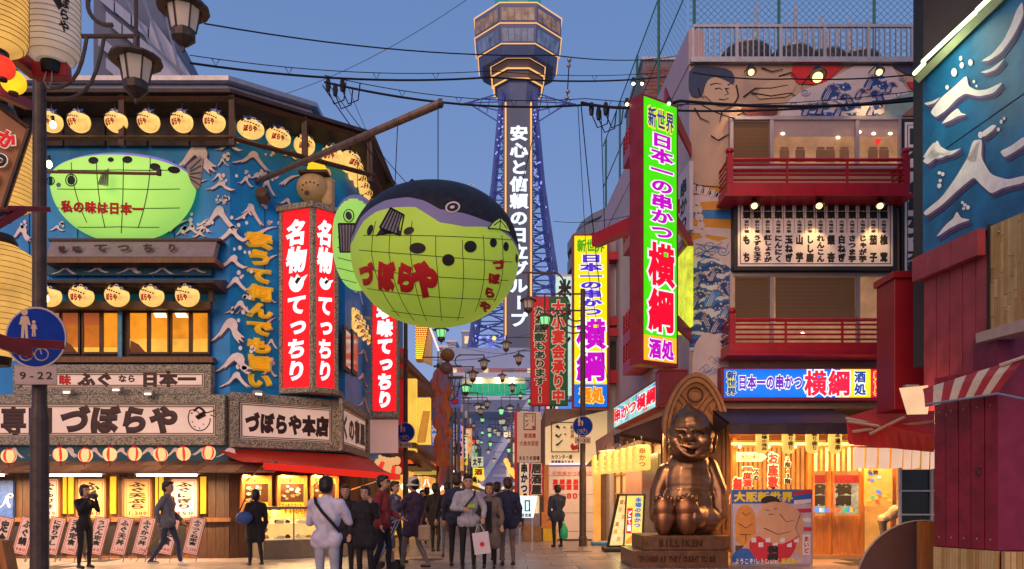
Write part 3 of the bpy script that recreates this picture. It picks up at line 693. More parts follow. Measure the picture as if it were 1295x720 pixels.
# leaning menu boards in front
lean=[]
LM=[(-6,'定食','800'),(22,'ふぐ鍋','980'),(60,'にぎりずし','840'),(84,'天丼定食','1,400'),(116,'うどん定食','960'),(146,'ふぐ天丼','1,200'),(174,'ふぐかつ丼','1,300'),(205,'御定食','900'),(238,'ふぐつくね定食','2,200')]
LL=['leaning menu board cut off at the left edge','leaning menu board half hidden left of the brown lamp post','leaning menu board just right of the brown lamp post','leaning menu board directly left of the person in black','leaning menu board directly behind the person in black','leaning menu board under the gap between the two tan wall menus','leaning menu board directly below the right tan wall menu','leaning menu board behind the walker in grey','leaning menu board at the right end of the row']
for i,(px,s_,pr) in enumerate(LM):
 Yb=16.9; c0=W(px,706,Yb); c0.z=0
 t=thing('standing_menu',LL[i],'menu board',c0,'slanted menu boards in front of the restaurant')
 R=Matrix.Translation(c0) @ Matrix.Rotation(radians(11),4,'Y') @ Matrix.Rotation(radians(-8),4,'X')
 m=MB(R); m.box(-.17,.17,-.02,0,.16,.98); m.build('board',mat('menu frame brown',(.2,.06,.03),.5),t)
 MB(R).box(-.15,.15,-.026,-.021,.18,.96).build('sheet',board_w,t)
 m=MB(R)
 for q in [(-.13,.13,.93,.94),(-.13,.13,.2,.21),(-.13,-.12,.21,.93),(.12,.13,.21,.93)]: m.box(q[0],q[1],-.031,-.027,q[2],q[3])
 m.build('border_line',red_ink,t)
 MB(R).text(s_,-.09,.09,.36,.92,-.028,vert=True,bold=.05).build('lettering',ink,t)
 MB(R).text(pr,-.11,.11,.23,.32,-.028,bold=.03).build('price',red_ink,t)
 for s2 in (-1,1):
  m=MB(R); m.tube([(s2*.15,.01,.2),(s2*.15,.01,.0)],.012,6); m.build('leg',grey_steel,t)
# ---- corner: awning, posters, show case
aw=thing('red_awning','sloping red fabric awning wrapping the restaurant corner','awning',LC.wp(1,-.5,2))
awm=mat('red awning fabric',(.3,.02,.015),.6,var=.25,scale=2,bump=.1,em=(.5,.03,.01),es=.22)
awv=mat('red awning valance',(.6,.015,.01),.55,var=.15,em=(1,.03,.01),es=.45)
wl=[W(272,566,17.85),LC.wp(.1,-.05,EYE+(HY-568)/F*18.1),LC.wp(LC.L,-.05,EYE+(HY-575)/F*19.6),LS.wp(3.2,-.05,EYE+(HY-580)/F*22.6)]
ol=[W(328,585,16.9),W(333,585,16.9),W(500,599,18.3),W(506,600,21.8)]
m=MB();
for i in (0,1,2):
 N=6
 for j in range(N):
  a=j/N; b_=(j+1)/N; sg=lambda p,q,t_: p.lerp(q,t_) - Vector((0,0,.12*sin(pi*t_)))
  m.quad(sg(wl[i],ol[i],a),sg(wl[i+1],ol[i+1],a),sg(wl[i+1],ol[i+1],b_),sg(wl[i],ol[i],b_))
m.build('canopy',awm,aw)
m=MB()
for i in (1,2):
 p,q=ol[i],ol[i+1]; N=14 if i == 1 else 5
 for j in range(N):
  a=p.lerp(q,j/N); b_=p.lerp(q,(j+1)/N); s_=.01 if j % 2 else -.01
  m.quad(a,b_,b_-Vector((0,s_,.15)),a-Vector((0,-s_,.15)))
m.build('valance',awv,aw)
for p in (W(334,588,16.95),W(420,594,17.6),W(498,602,18.3)):
 q=LC.wp(LC.at((p.x/p.y)*F+CX-25,600)[0] if p.x < -4 else LC.L,-.02,p.z-.35)
 m=MB(); m.tube([p,q],.018,5); m.build('strut',wood_orange,aw)
photo_dark=mat('dark printed photo',(.05,.02,.01),.4,var=.5,scale=20)
ylw_print=glow('yellow lit print',(1,.62,.03),.95,evar=.1)
food_c=[glow('printed food %d' % i,c,.8,evar=.3,scale=30) for i,c in enumerate([(1,.75,.5),(.95,.4,.15),(.9,.85,.7),(.6,.25,.08)])]
def food_poster(fr,px0,px1,py0,py1,price,lab):
 A,B,c,d=fr.rect(px0,py0,px1,py1,-.15); t=thing('food_poster',lab,'poster',fr.wp((A+B)/2,-.15,c),'glowing menu posters under the red awning')
 m=MB(fr); h=d-c
 for q in [(A-.07,B+.07,d,d+.07),(A-.07,B+.07,c-.07,c),(A-.07,A,c,d),(B,B+.07,c,d)]: m.box(q[0],q[1],-.2,-.03,q[2],q[3])
 m.build('frame',wood_orange,t)
 MB(fr).box(A,B,-.15,-.1,c,d).build('sheet',ylw_print,t)
 MB(fr).box(A,B,-.156,-.151,c+h*.36,c+h*.86).build('photo',photo_dark,t)
 random.seed(int(px0))
 for i in range(13):
  cx=random.uniform(A+.07,B-.07); cz=c+h*random.uniform(.42,.8); r=random.uniform(.035,.06)
  MB(fr).prism([(cx+r*cos(q*pi/4),cz+r*.7*sin(q*pi/4)) for q in range(8)],-.16-.001*i,-.157-.001*i).build('dish_print',random.choice(food_c),t)
 MB(fr).text('会席膳コース',A+.04,B-.04,d-h*.12,d-h*.02,-.152,bold=.03).build('lettering',red_ink,t)
 MB(fr).text('てっちりコース',A+.04,B-.04,c+h*.22,c+h*.33,-.152,bold=.04).build('lettering',ink,t)
 MB(fr).text(price,A+.1,B-.02,c+h*.03,c+h*.2,-.152,bold=.05).build('price',red_ink,t)
food_poster(LC,309,339,605,652,'6,600円','glowing yellow menu poster beside the person with the blue bag')
food_poster(LC,354,384,605,652,'8,600円','glowing yellow menu poster priced 8,600 in the middle')
food_poster(LC,396,424,605,652,'9,800円','glowing yellow menu poster behind the man in the white shirt')
for px in (322,369,410):
 x,z=LC.at(px,600,-.3); lamp('AREA',LC.wp(x,-.35,z-.02),60,(1,.62,.25),parent=aw,size=.5,sy=.05)
# show case
sc_=thing('food_display_case','glass display case of plated food lit from inside under the awning','display case',LC.wp(1.3,-.55,0))
x0,x1=LC.at(333,690,-.9)[0],LC.at(442,690,-.9)[0]
MB(LC).box(x0,x1,-.9,-.1,0,.42).build('cabinet',mat('grey green cabinet',(.16,.13,.1),.5,var=.15),sc_,bevel=.01)
MB(LC).box(x0+.02,x1-.02,-.14,-.1,.42,1.12).build('back_panel',glow('lit case back',(1,.62,.2),.9,evar=.2),sc_)
MB(LC).box(x0-.02,x1+.02,-.93,-.08,1.12,1.18).build('top',mat('steel case top',(.3,.25,.2),.35,metal=.5),sc_)
for z in (.43,.78): MB(LC).box(x0+.03,x1-.03,-.85,-.15,z,z+.02).build('shelf',glow('lit shelf',(1,.7,.3),.7),sc_)
for x in (x0,x0+(x1-x0)*.33,x0+(x1-x0)*.67,x1-.03): MB(LC).box(x,x+.03,-.92,-.89,.42,1.12).build('corner_post',grey_steel,sc_)
random.seed(2)
for z in (.45,.8):
 for i in range(8):
  x=x0+.15+(x1-x0-.3)*i/7; m=MB(LC); m.lathe([(0,0),(.05,0),(.085,.035),(.08,.04),(0,.03)],10,(x,-.62,z)); m.ball((x,-.62,z+.04),(.06,.06,random.uniform(.02,.06)),8,5)
  m.build('food_dish',random.choice([mat('dish of food a',(.5,.2,.05),.4,var=.5,scale=30),mat('dish of food b',(.6,.5,.35),.4,var=.4,scale=30),mat('dark lacquer dish',(.06,.01,.01),.3)]),sc_)
  if i % 2: MB(LC).box(x-.09,x+.09,-.86,-.85,z,z+.07).build('price_card',mat('price card',(.8,.75,.5),.6),sc_)
lamp('AREA',LC.wp((x0+x1)/2,-.6,1.08),70,(1,.75,.35),parent=sc_,size=x1-x0-.1,sy=.3)

# ---- yellow relief letters on the corner
t=thing('relief_lettering','column of raised yellow characters down the blue wave wall','sign',LC.wp(LC.at(328,495)[0],-.1,LC.at(328,495)[1]))
yl=mat('yellow relief letter',(.75,.42,.02),.5,var=.15,em=(.9,.45,.02),es=.3)  # emission put into the paint brightens the relief letters
A,B,c,d=LC.rect(312,292,347,492,-.12)
s_='安うて何んでも旨い'
for i,ch in enumerate(s_):
 h=(d-c)/len(s_)
 MB(LC).text(ch,A,B,d-h*(i+1)+.02,d-h*i-.02,-.03,bold=.075,depth=.14,res=3).build('letter',yl,t)
# ---- red two faced light box
lb=thing('red_light_box','tall red lit sign box with white lettering on two faces','sign',(-4.7,18.9,3.9))
L0,A0,R0=(-5.49,18.62),(-4.61,18.3),(-4.12,18.75)
zb,zt2=EYE+(HY-489)/F*18.3,EYE+(HY-262)/F*18.3
MB().slab([L0,A0,R0,(-4.14,19.5),(-5.3,19.3)],zb-.12,zb).build('base_frame',stone_frame,lb)
MB().slab([(-5.55,18.56),(-4.6,18.22),(-4.05,18.72),(-4.1,19.55),(-5.4,19.35)],zt2,zt2+.12).build('top_frame',stone_frame,lb)
MB().slab([(-5.42,18.7),(-4.63,18.42),(-4.22,18.8),(-4.25,19.4),(-5.2,19.2)],zb,zt2).build('core',stone_frame,lb)
red_em=glow('red lit acrylic',(1,.012,.02),.92,evar=.05)
for fr_,nm in ((Fr(*L0,*A0),'left'),(Fr(*A0,*R0),'right')):
 f=.09; MB(fr_).box(f,fr_.L-f,.03,.06,zb,zt2).build('lit_face',red_em,lb)
 for a,b_ in ((0,f),(fr_.L-f,fr_.L)): MB(fr_).box(a+.001,b_-.001,0,.08,zb,zt2).build('frame_bar',stone_frame,lb)
 h=zt2-zb; w_=fr_.L;
 MB(fr_).text('名物',w_*.2,w_*.8,zt2-h*.355,zt2-h*.05,.028,vert=True,bold=.05,res=4,shear=.1).build('lettering',white_em,lb)
 MB(fr_).text('てっちり',w_*.2,w_*.8,zb+h*.035,zb+h*.53,.028,vert=True,bold=.05,res=4,shear=.1).build('lettering',white_em,lb)
 # small white fish mark between the words
 cx,cz=w_/2,zb+h*.595; m=MB(fr_); r=w_*.22
 m.prism([(cx-r*cos(radians(a)),cz-r*1.15*sin(radians(a))) for a in range(0,181,20)]+[(cx+r*1.5,cz+r*.7),(cx+r*.6,cz+r*.4),(cx+r*.1,cz+r*.9),(cx-r*.2,cz+r*.4),(cx-r*.7,cz+r*.7)],.02,.028); m.build('fish_mark',white_em,lb)
 m=MB(fr_); m.prism([(cx-r*.2,cz),(cx+r*.1,cz-r*.3),(cx+r*.7,cz+r*.4),(cx+r*.2,cz+r*.5)],.014,.019); m.build('fin_mark',ink,lb)
# second red vertical sign on the street side
sg=thing('red_vertical_sign','narrower red lit vertical sign with white lettering hanging behind the big fish lantern','sign',W(487,527,22))
fr_=FRONT(22); A,B,c,d=fr_.rect(471,380,501,520,0)
MB(fr_).box(A,B,.03,.3,c,d).build('lit_face',red_em,sg)
for q in [(A-.05,B+.05,d,d+.08),(A-.05,B+.05,c-.16,c),(A-.05,A,c,d),(B,B+.05,c,d)]: MB(fr_).box(q[0],q[1],0,.33,q[2],q[3]).build('frame_bar',stone_frame,sg)
MB(fr_).text('珍味てっちり',A+.12,B-.1,c+.08,d-.02,.028,vert=True,bold=.07,res=3,shear=.1).build('lettering',white_em,sg)
for z in (c+.5,d-.5): MB().box((A+0)-.9,A-.05,22.1,22.2,z,z+.08).build('bracket',grey_steel,sg)
pk=thing('pink_panel','blank pale pink panel hanging below the narrow red sign','sign panel',W(484,573,22.4)); fr_=FRONT(22.4)
A,B,c,d=fr_.rect(468,531,503,573,0); MB(fr_).box(A,B,0,.1,c,d).build('panel',mat('pale pink panel',(.62,.42,.4),.5,var=.05,em=(.9,.5,.42),es=.25),pk); MB(fr_).box(A-.03,B+.03,-.02,.12,d,d+.05).build('cap',grey_steel,pk)
for x in (A+.1,B-.14): MB(fr_).box(x,x+.04,.04,.08,d+.05,d+.35).build('hanger',grey_steel,pk)

# ---- fish lanterns
fl_cream=glow('cream lit lantern paper',(1,.58,.15),1.0,evar=.3,scale=7,base=(.7,.55,.3))
fl_black=mat('black lacquer paint',(.07,.08,.15),.35,var=.2)
fl_blue=mat('blue fin cloth',(.05,.12,.4),.6,var=.2)
def bodyfish():
 t=thing('fish_lantern','x','lantern',(0,0,0),'round puffer fish lanterns on the restaurant')
 n,mm=20,14; r=.235; vs=[]; fs=[]; mi=[]
 for i in range(mm+1):
  for k in range(n): vs.append((r*sin(pi*i/mm)*cos(2*pi*k/n),r*sin(pi*i/mm)*sin(2*pi*k/n),-r*.96*cos(pi*i/mm)))
 m=MB(); c2=MB()
 for i in range(mm):
  for k in range(n):
   f=(i*n+k,i*n+(k+1) % n,(i+1)*n+(k+1) % n,(i+1)*n+k); cx=sum(vs[q][0] for q in f)/4; cz=sum(vs[q][2] for q in f)/4
   (c2 if cz > .145 - cx*.3+.02*sin(cx*30) else m).add([vs[q] for q in f],[(0,1,2,3)])
 m.build('lantern_body',fl_cream,t,local=True,smooth=True)
 c2.v=[v*1.012 for v in c2.v]; cap=c2.build('painted_back',fl_black,t,local=True,smooth=True)
 for sx,sz in ((.03,.165),(.12,.12)):
  yy=-sqrt(max(0,r*r-sx*sx-sz*sz)); q=MB(); q.ball((sx,yy-.006,sz),(.04,.014,.032),8,6); q.build('eye',white_paint,t,local=True); q=MB(); q.ball((sx,yy-.018,sz),(.018,.01,.016),6,5); q.build('pupil',ink,t,local=True)
 q=MB()
 for i in range(6):
  x=-.12+i*.045; z=.03 - (x*.25); yy=-sqrt(r*r-x*x-z*z); q.ball((x,yy,z),(.019,.01,.017),6,4)
 for x,z,s_ in ((-.15,.1,.045),(-.06,.12,.035)): q.ball((x,-sqrt(r*r-x*x-z*z),z),(s_,.01,s_*.8),8,5)
 q.build('spots',ink,t,local=True,kind='stuff')
 q=MB(); q.prism([(-.06,.2),(-.13,.27),(-.02,.26),(0,.31),(.04,.25),(.13,.26),(.08,.2)],-.015,.015); q.build('fin',fl_blue,t,local=True)
 q=MB(); q.text('ぼらや',-.15,.08,-.15,-.02,0,bold=.07,warp=lambda X,Z,D: (X,-sqrt(max(.001,.237**2-X*X-(Z*1.04)**2))-.004-D*.3,Z)); q.build('lettering',red_ink,t,local=True)
 q=MB(); q.tube([(0,0,.22),(0,0,.4)],.008,5); q.build('hook',black_metal,t,local=True)
 return t
fl0=bodyfish(); used=False
def fish_lantern(p,lab,rz=0,sc=1):
 global used
 if not used: fl0.location=p; fl0['label']=lab; fl0.rotation_euler=(0,0,rz); used=True; fl0.scale=(sc,sc,sc) if not hasattr(sc,'__len__') else sc; return fl0
 c=copy_tree(fl0,p,lab,rz+random.uniform(-.22,.22),sc); c.rotation_euler[1]=random.uniform(-.13,.13); return c
for i,px in enumerate([65,100,147,188,230,271]):
 fish_lantern(W(px,154,17.25),'puffer fish lantern under the roof eave, %s from the left in the straight top row' % ORD[i])
for i,(px,py,Y,s_) in enumerate([(317,163,17.5,(1.25,1,.95)),(352,174,18.1,(1.2,1,.95)),(385,184,18.7,1.05),(420,197,19.0,1.1)]):
 fish_lantern(W(px,py,Y),'puffer fish lantern under the angled corner eave, %s from the left' % ORD[i],radians(30 if i < 3 else 10),s_)
for i in range(8):
 f=i/7; px=442+f*30; py=205+f*66; Y=19.4+f*5.0
 fish_lantern(W(px,py,Y),'puffer fish lantern on the steep street side eave, %s from the top' % ORD[i],radians(60),1.15)
for i,px in enumerate([62,103,148,192,237]):
 fish_lantern(W(px,374,17.35),'puffer fish lantern in the row over the second floor windows, %s from the left' % ORD[i],0,1.08)
# low street-side cluster under its own dark canopy
cc=thing('side_canopy','dark canopy over the side lanterns with a tilted grey sign above it','canopy',W(455,400,23))
MB().add([tuple(W(432,375,20.2)),tuple(W(470,420,25)),tuple(W(466,424,25)+Vector((-.6,0,0))),tuple(W(428,378,20.2)+Vector((-.4,0,0))),tuple(W(432,378,20.2)),tuple(W(470,424,25)),tuple(W(466,428,25)+Vector((-.6,0,0))),tuple(W(428,382,20.2)+Vector((-.4,0,0)))],[(0,1,2,3),(7,6,5,4),(0,4,5,1),(1,5,6,2),(2,6,7,3),(3,7,4,0)]).build('canopy_roof',roofm,cc)
p=[W(437,350,20.5),W(465,398,25),W(467,368,25),W(441,335,20.5)]
m=MB(); m.add([tuple(q) for q in p]+[tuple(q+Vector((-.12,0,0))) for q in p],[(0,1,2,3),(7,6,5,4),(0,4,5,1),(1,5,6,2),(2,6,7,3),(3,7,4,0)]); m.build('sign_board',mat('grey side sign',(.32,.28,.28),.5),cc)
def wp_(X,Z,D):
 a=p[0].lerp(p[1],X); b_=p[3].lerp(p[2],X); q=a.lerp(b_,Z); return (q.x+.004+D,q.y,q.z)
MB().text('てっちり',.1,.9,.2,.8,0,bold=.06,warp=wp_).build('lettering',ink,cc)
k_=0
for r_ in range(2):
 for i in range(6):
  f=i/5; px=446+f*20+r_*3; py=398+f*30+r_*13; Y=20.6+f*3.5
  if k_ < 12: fish_lantern(W(px,py,Y),'puffer fish lantern in the %s row of the low side cluster, %s from the left' % (['upper','lower'][r_],ORD[i]),radians(70),.85); k_ += 1
# ---- striped round lanterns
sl_w=glow('lit cream paper',(1,.62,.25),1.05,evar=.1); sl_r=glow('lit red paper',(1,.05,.03),.9,evar=.1)
def striped():
 t=thing('striped_lantern','x','lantern',(0,0,0),'small red and white striped lanterns under the long signboard')
 n,mm,r=16,10,.145; A_,B_=MB(),MB()
 for k in range(n):
  tgt=B_ if k % 4 in (0,) else A_
  for i in range(mm):
   q=[]
   for (a,b_) in ((i,k),(i,k+1),(i+1,k+1),(i+1,k)):
    rr_=r*(1+.03*cos(2*pi*b_/n*8)); q.append((rr_*sin(pi*a/mm)*cos(2*pi*b_/n-pi/2-.2),rr_*sin(pi*a/mm)*sin(2*pi*b_/n-pi/2-.2),-r*1.08*cos(pi*a/mm)))
   (B_ if (i > 7 or k % 4 == 0) else A_).add(q,[(0,1,2,3)])
 A_.build('paper_panel',sl_w,t,local=True); B_.build('red_stripe',sl_r,t,local=True)
 q=MB(); q.lathe([(0,-.17),(.05,-.17),(.05,-.13),(0,-.13)],10); q.build('lower_cap',red_paint,t,local=True); q=MB(); q.lathe([(0,.13),(.045,.13),(.045,.18),(0,.18)],10); q.build('cap',red_paint,t,local=True)
 q=MB(); q.tube([(0,0,-.17),(0,0,-.25)],.012,5); q.build('tassel',red_paint,t,local=True)
 q=MB(); q.tube([(0,0,.18),(0,0,.26)],.006,4); q.build('hook',black_metal,t,local=True)
 return t
s0=striped()
for i,(px,py) in enumerate([(11,577),(76,575),(108,576),(139,575),(170,574),(203,575),(232,574),(264,573)]):
 lab='striped paper lantern under the long signboard, %s from the left' % ORD[i]; loc=W(px,py,17.1)
 if i == 0: s0.location=loc; s0['label']=lab
 else: copy_tree(s0,loc,lab,.6*i).rotation_euler[1]=random.uniform(-.12,.12)
# string of bare bulbs by the post
blb=thing('bare_bulb','bare glowing bulb in front of the first top row fish lantern','light bulb',W(67,158,9.5),'bare bulbs hanging beside the lamp post')
MB().ball(W(67,158,9.5),(.035,.035,.045),12,8).build('glass',glow('hot bulb',(1,.8,.45),9,evar=0),blb,smooth=True)
m=MB(); m.tube([W(67,153,9.5),W(67,147,9.5)],.018,8); m.build('socket',black_metal,blb)
for (px,py),lab,on in [((62,208),'bare glowing bulb at the tip of the half fish lamp',1),((58,378),'bare glowing bulb above the round blue sign',1),((56,328),'bare unlit bulb hanging beside the roof shaped sign',0)]:
 c_=copy_tree(blb,W(px,py,9.5),lab)
 if not on:
  for ch in c_.children:
   if ch.name.startswith('glass'): ch.data=ch.data.copy(); ch.data.materials[0]=mat('unlit bulb glass',(.5,.5,.55),.15)
# ---- asymmetric ellipsoid helper for the fish
class Egg:
 def __init__(s,c,a,b,up,dn,pw=2.0): s.c=Vector(c); s.a=a; s.b=b; s.up=up; s.dn=dn; s.pw=pw
 def y(s,x,z,off=0):
  c=s.up if z > 0 else s.dn; q=1 - (abs(x)/(s.a+off))**s.pw - (abs(z)/(c+off))**s.pw
  return -(s.b+off) * max(q,0) ** (1/s.pw)
 def hit(s,px,py,off=.01):
  Y=s.c.y - s.b*.7
  for _ in range(12):
   p=W(px,py,Y); x,z=p.x - s.c.x,p.z - s.c.z; Y=.5*Y+.5*(s.c.y+s.y(x,z,off))
  return W(px,py,Y)
 def mesh(s,n=96,m=64):
  vs=[]; fs=[]
  def sp(v): return math.copysign(abs(v) ** (2/s.pw),v)
  for i in range(m+1):
   th=pi*i/m
   for k in range(n):
    ph=2*pi*k/n; cz=-cos(th); r=sin(th)
    vs.append((s.c.x+s.a*sp(r)*sp(cos(ph)),s.c.y+s.b*sp(r)*sp(sin(ph)),s.c.z+(s.up if cz > 0 else s.dn)*sp(cz)))
  fs=[(i*n+k,i*n+(k+1) % n,(i+1)*n+(k+1) % n,(i+1)*n+k) for i in range(m) for k in range(n)]
  return vs,fs
green_em=glow('green lit fish skin',(.36,.72,.14),.78,evar=.12,scale=1.2,base=(.35,.6,.12))
green_fish=mat('yellow green fish skin',(.34,.52,.07),.4,var=.1,scale=1.5,em=(.42,.6,.07),es=.4,evar=.12)
violet=mat('grey violet fish skin',(.2,.17,.3),.45,var=.1,em=(.2,.17,.35),es=.18)
blackskin=mat('black glossy fish skin',(.014,.016,.022),.22,var=.3,scale=2)
rib_m=mat('lantern seam',(.03,.05,.02),.6,var=0)
fin_m=mat('grey fin cloth',(.2,.19,.24),.6,var=.15)
def skin_mat(name,ca,ea,sa,cb,eb,sb):
 def fn(n,b):
  def at(nm):
   a=n.nodes.new('ShaderNodeAttribute'); a.attribute_name=nm; g=n.nodes.new('ShaderNodeMath'); g.operation='GREATER_THAN'; g.inputs[1].default_value=0; n.links.new(a.outputs['Fac'],g.inputs[0]); return g.outputs[0]
  def mx(f,x,y):
   m=n.nodes.new('ShaderNodeMix'); m.data_type='RGBA'; n.links.new(f,m.inputs[0])
   for i,q in ((6,x),(7,y)):
    if isinstance(q,tuple): m.inputs[i].default_value=(*q,1)
    else: n.links.new(q,m.inputs[i])
   return m.outputs[2]
  no=n.nodes.new('ShaderNodeTexNoise'); no.inputs['Scale'].default_value=2.2; t=n.nodes.new('ShaderNodeTexCoord'); n.links.new(t.outputs['Object'],no.inputs[0])
  ca_=mx(no.outputs[0],tuple(x*.8 for x in ca),tuple(x*1.2 for x in ca))
  v,k=at('v'),at('k')
  n3=n.nodes.new('ShaderNodeTexNoise'); n3.inputs['Scale'].default_value=9; n3.inputs['Detail'].default_value=6; n.links.new(t.outputs['Object'],n3.inputs[0]); n.links.new(mx(k,mx(v,ca_,cb),mx(n3.outputs[0],(.002,.003,.005),(.035,.035,.045))),b.inputs['Base Color'])
  n.links.new(mx(k,mx(v,tuple(x*sa for x in ea),tuple(x*sb for x in eb)),(0,0,0)),b.inputs['Emission Color']); b.inputs['Emission Strength'].default_value=1; b.inputs['Roughness'].default_value=.5; b.inputs['Specular IOR Level'].default_value=.2
 return nodemat(name,fn)
def spot(eg,px,py,rx,ry,ang=0,off=.012,n=18):
 P=[]
 for k in range(n):
  a=2*pi*k/n; x=rx*cos(a); y=ry*sin(a); P.append(eg.hit(px+x*cos(ang)-y*sin(ang),py+x*sin(ang)+y*cos(ang),off))
 c=eg.hit(px,py,off); return [tuple(c)]+[tuple(q) for q in P],[(0,1+(k+1) % n,1+k) for k in range(n)]
def poly_on(eg,pts,off=.012,sub=3):
 # fill a small outline on the skin by fanning from its centre in rings
 cx=sum(p[0] for p in pts)/len(pts); cy=sum(p[1] for p in pts)/len(pts); n=len(pts); vs=[]; fs=[]
 for r in range(sub+1):
  f=1 - r/sub*.98
  vs += [tuple(eg.hit(cx+(p[0]-cx)*f,cy+(p[1]-cy)*f,off)) for p in pts]
 for r in range(sub): fs += [(r*n+k,r*n+(k+1) % n,(r+1)*n+(k+1) % n,(r+1)*n+k) for k in range(n)]
 return vs,fs
# half fish wall lamp
hp=W(150,226,17.6); half=Egg((hp.x,17.85,hp.z),.0176*92,.75,.0176*34,.0176*76,2.05)
hf=thing('half_fish_lamp','huge pale green half puffer fish lamp on the blue wave wall','lamp',(hp.x,17.7,half.c.z-half.dn))
vs,fs=half.mesh(96,72)
fs=[f for f in fs if sum(vs[q][1] for q in f)/4 <= 17.9]
sk=MB().add(vs,fs).build('painted_skin',skin_mat('half fish skin paint',(.35,.6,.12),(.36,.72,.14),.78,(.2,.15,.45),(.25,.2,.7),.6),hf,smooth=True)
av=sk.data.attributes.new('v','FLOAT','POINT'); ak=sk.data.attributes.new('k','FLOAT','POINT')
for i_,c_ in enumerate(vs):
 x=(c_[0]-half.c.x)/half.a; z=(c_[2]-half.c.z)/half.up; e_=sqrt(max(0,1-x*x))
 av.data[i_].value=min(z-.66*e_,z-.03); ak.data[i_].value=min(z-.9*e_,z-.1)
for px,py,rx,ry in [(118,203,6.5,4.5),(140,202,4,3),(161,202,6.5,4.5),(196,211,7,4.5),(220,215,8,4.5),(64,229,2.6,6),(90,228,5,6)]:
 a,b_=spot(half,px,py,rx,ry,.15 if px > 180 else 0); MB().add(a,b_).build('spot',ink,hf)
a,b_=spot(half,74,234,3,3); MB().add(a,b_).build('mouth',fin_m,hf)
for rad,c_ in ((7.5,(90,228)),(5,(64,229))):
 m=MB(); m.tube([half.hit(c_[0]+rad*.95*cos(a*pi/8),c_[1]+rad*sin(a*pi/8),.012) for a in range(17)],.012,4); m.build('eye_ring',rib_m,hf)
for i in range(4):
 m=MB(); m.tube([half.hit(64+172*k/20,212+i*24+6*abs(k/20-.5)+3*sin(k/20*pi),.008) for k in range(1,20) if abs(64+172*k/20-150) < 88*sqrt(max(0.02,1-max(0,(212+i*24-226)/78)**2))],.009,4); m.build('seam',rib_m,hf)
for i,px in enumerate([90,122,156,190]):
 m=MB(); m.tube([half.hit(px+(150-px)*(.45*(k/14)**2),200+k*6.8,.008) for k in range(15) if 200+k*6.8 < 300-abs(150-px)*.25],.009,4); m.build('seam',rib_m,hf)
A=half
def warp_half(px0,py0,px1,py1,eg,off=.02): return lambda X,Z,D: tuple(eg.hit(px0+(px1-px0)*X,py1+(py0-py1)*Z,off+D))
MB().text('私の味は日本一',0,1,0,1,0,bold=.06,res=3,warp=lambda X,Z,D: tuple(half.hit(77+105*X,269-16*Z+4*X,.018+D*.5))).build('lettering',red_ink,hf)
m=MB(FRONT(17.2)); fr_=FRONT(17.2)
P=[(236,210),(244,203),(253,197),(257,200),(256,212),(254,228),(252,238),(247,239),(242,232),(238,222)]; m.prism([fr_.at(*p)[0:2] for p in P][::-1],0,.05); m.build('tail_fin',mat('tan tail fin',(.3,.24,.2),.6,var=.15),hf)
for i in range(5):
 m=MB(); m.tube([W(240,214+i*3,17.18),W(254,201+i*8.5,17.18)],.008,4); m.build('fin_ray',ink,hf)
P=[(123,233),(130,219),(137,213),(136,235)]; ff=FRONT(16.9); m=MB(ff); m.prism([ff.at(*p)[0:2] for p in P][::-1],0,.03); m.build('side_fin',mat('pale green fin',(.3,.4,.2),.6),hf)
for i in range(5): MB().tube([W(124+i*2.8,233,16.88),W(129+i*1.8,218-i,16.88)],.006,4).build('fin_ray',rib_m,hf)
lamp('POINT',(half.c.x,16.2,half.c.z-.9),8,(.6,1,.3),.3,parent=hf)
# thin pole across the half fish
t=thing('cross_pole','thin brown pole stretched across the half fish lamp','pole',W(40,217,15)); m=MB(); m.tube([W(40,217,15.5),W(202,220,15.5)],.03,6); m.build('rod',wood_mid,t)
for px in (41,201): m=MB(); m.lathe([(0,-.06),(.05,-.06),(.05,.06),(0,.06)],8,tuple(W(px,218,15.5))); m.build('end_cap',wood_dark,t)
# ---- main hanging fish
Yf=13.0; fc=W(551,322,Yf); big=Egg(fc,1.37,1.3,1.1,1.165,2.12)
bf=thing('hanging_fish_lantern','giant hanging puffer fish lantern with green belly and black back over the street','fish lantern',(fc.x,fc.y,fc.z-big.dn))
vs,fs=big.mesh(200,132);
def interp(tab,x):
 if x <= tab[0][0]: return tab[0][1]
 for (a,b_),(c,d) in zip(tab,tab[1:]):
  if x <= c: return b_+(d-b_)*(x-a)/(c-a)
 return tab[-1][1]
line_v=[(445,300),(462,283),(480,276),(500,275),(530,277),(545,287),(560,297),(590,300),(612,296),(630,293),(645,297),(655,305)]   # lower edge of the violet band
line_k=[(445,292),(455,275),(470,268),(490,262),(520,262),(540,268),(560,280),(590,283),(612,287),(640,290),(655,300)]             # lower edge of the black back
sk=MB().add(vs,fs).build('painted_skin',skin_mat('fish skin paint',(.36,.52,.06),(.42,.6,.06),.36,(.2,.17,.3),(.2,.17,.35),.18),bf,smooth=True)
av=sk.data.attributes.new('v','FLOAT','POINT'); ak=sk.data.attributes.new('k','FLOAT','POINT')
for i_,c_ in enumerate(vs):
 D_=Yf - .75; px=CX+c_[0]/D_*F; py=HY - (c_[2]-EYE)/D_*F   # paint lines measured along the fish's own length and height
 av.data[i_].value=(interp(line_v,px)-py)*.01; ak.data[i_].value=(interp(line_k,px)-py)*.01
for px,py,rx,ry,an in [(528,314,10.5,7,0),(567,329,8,7.5,0),(595,312,8,7.5,0),(624,307,4.5,6,0),(640,312,3.5,6,0),(517,292,7,4.5,-.4),(468,291,3.5,7,.35),(653.5,327,1.6,6,0)]:
 a,b_=spot(big,px,py,rx,ry,an); MB().add(a,b_).build('spot',ink,bf)
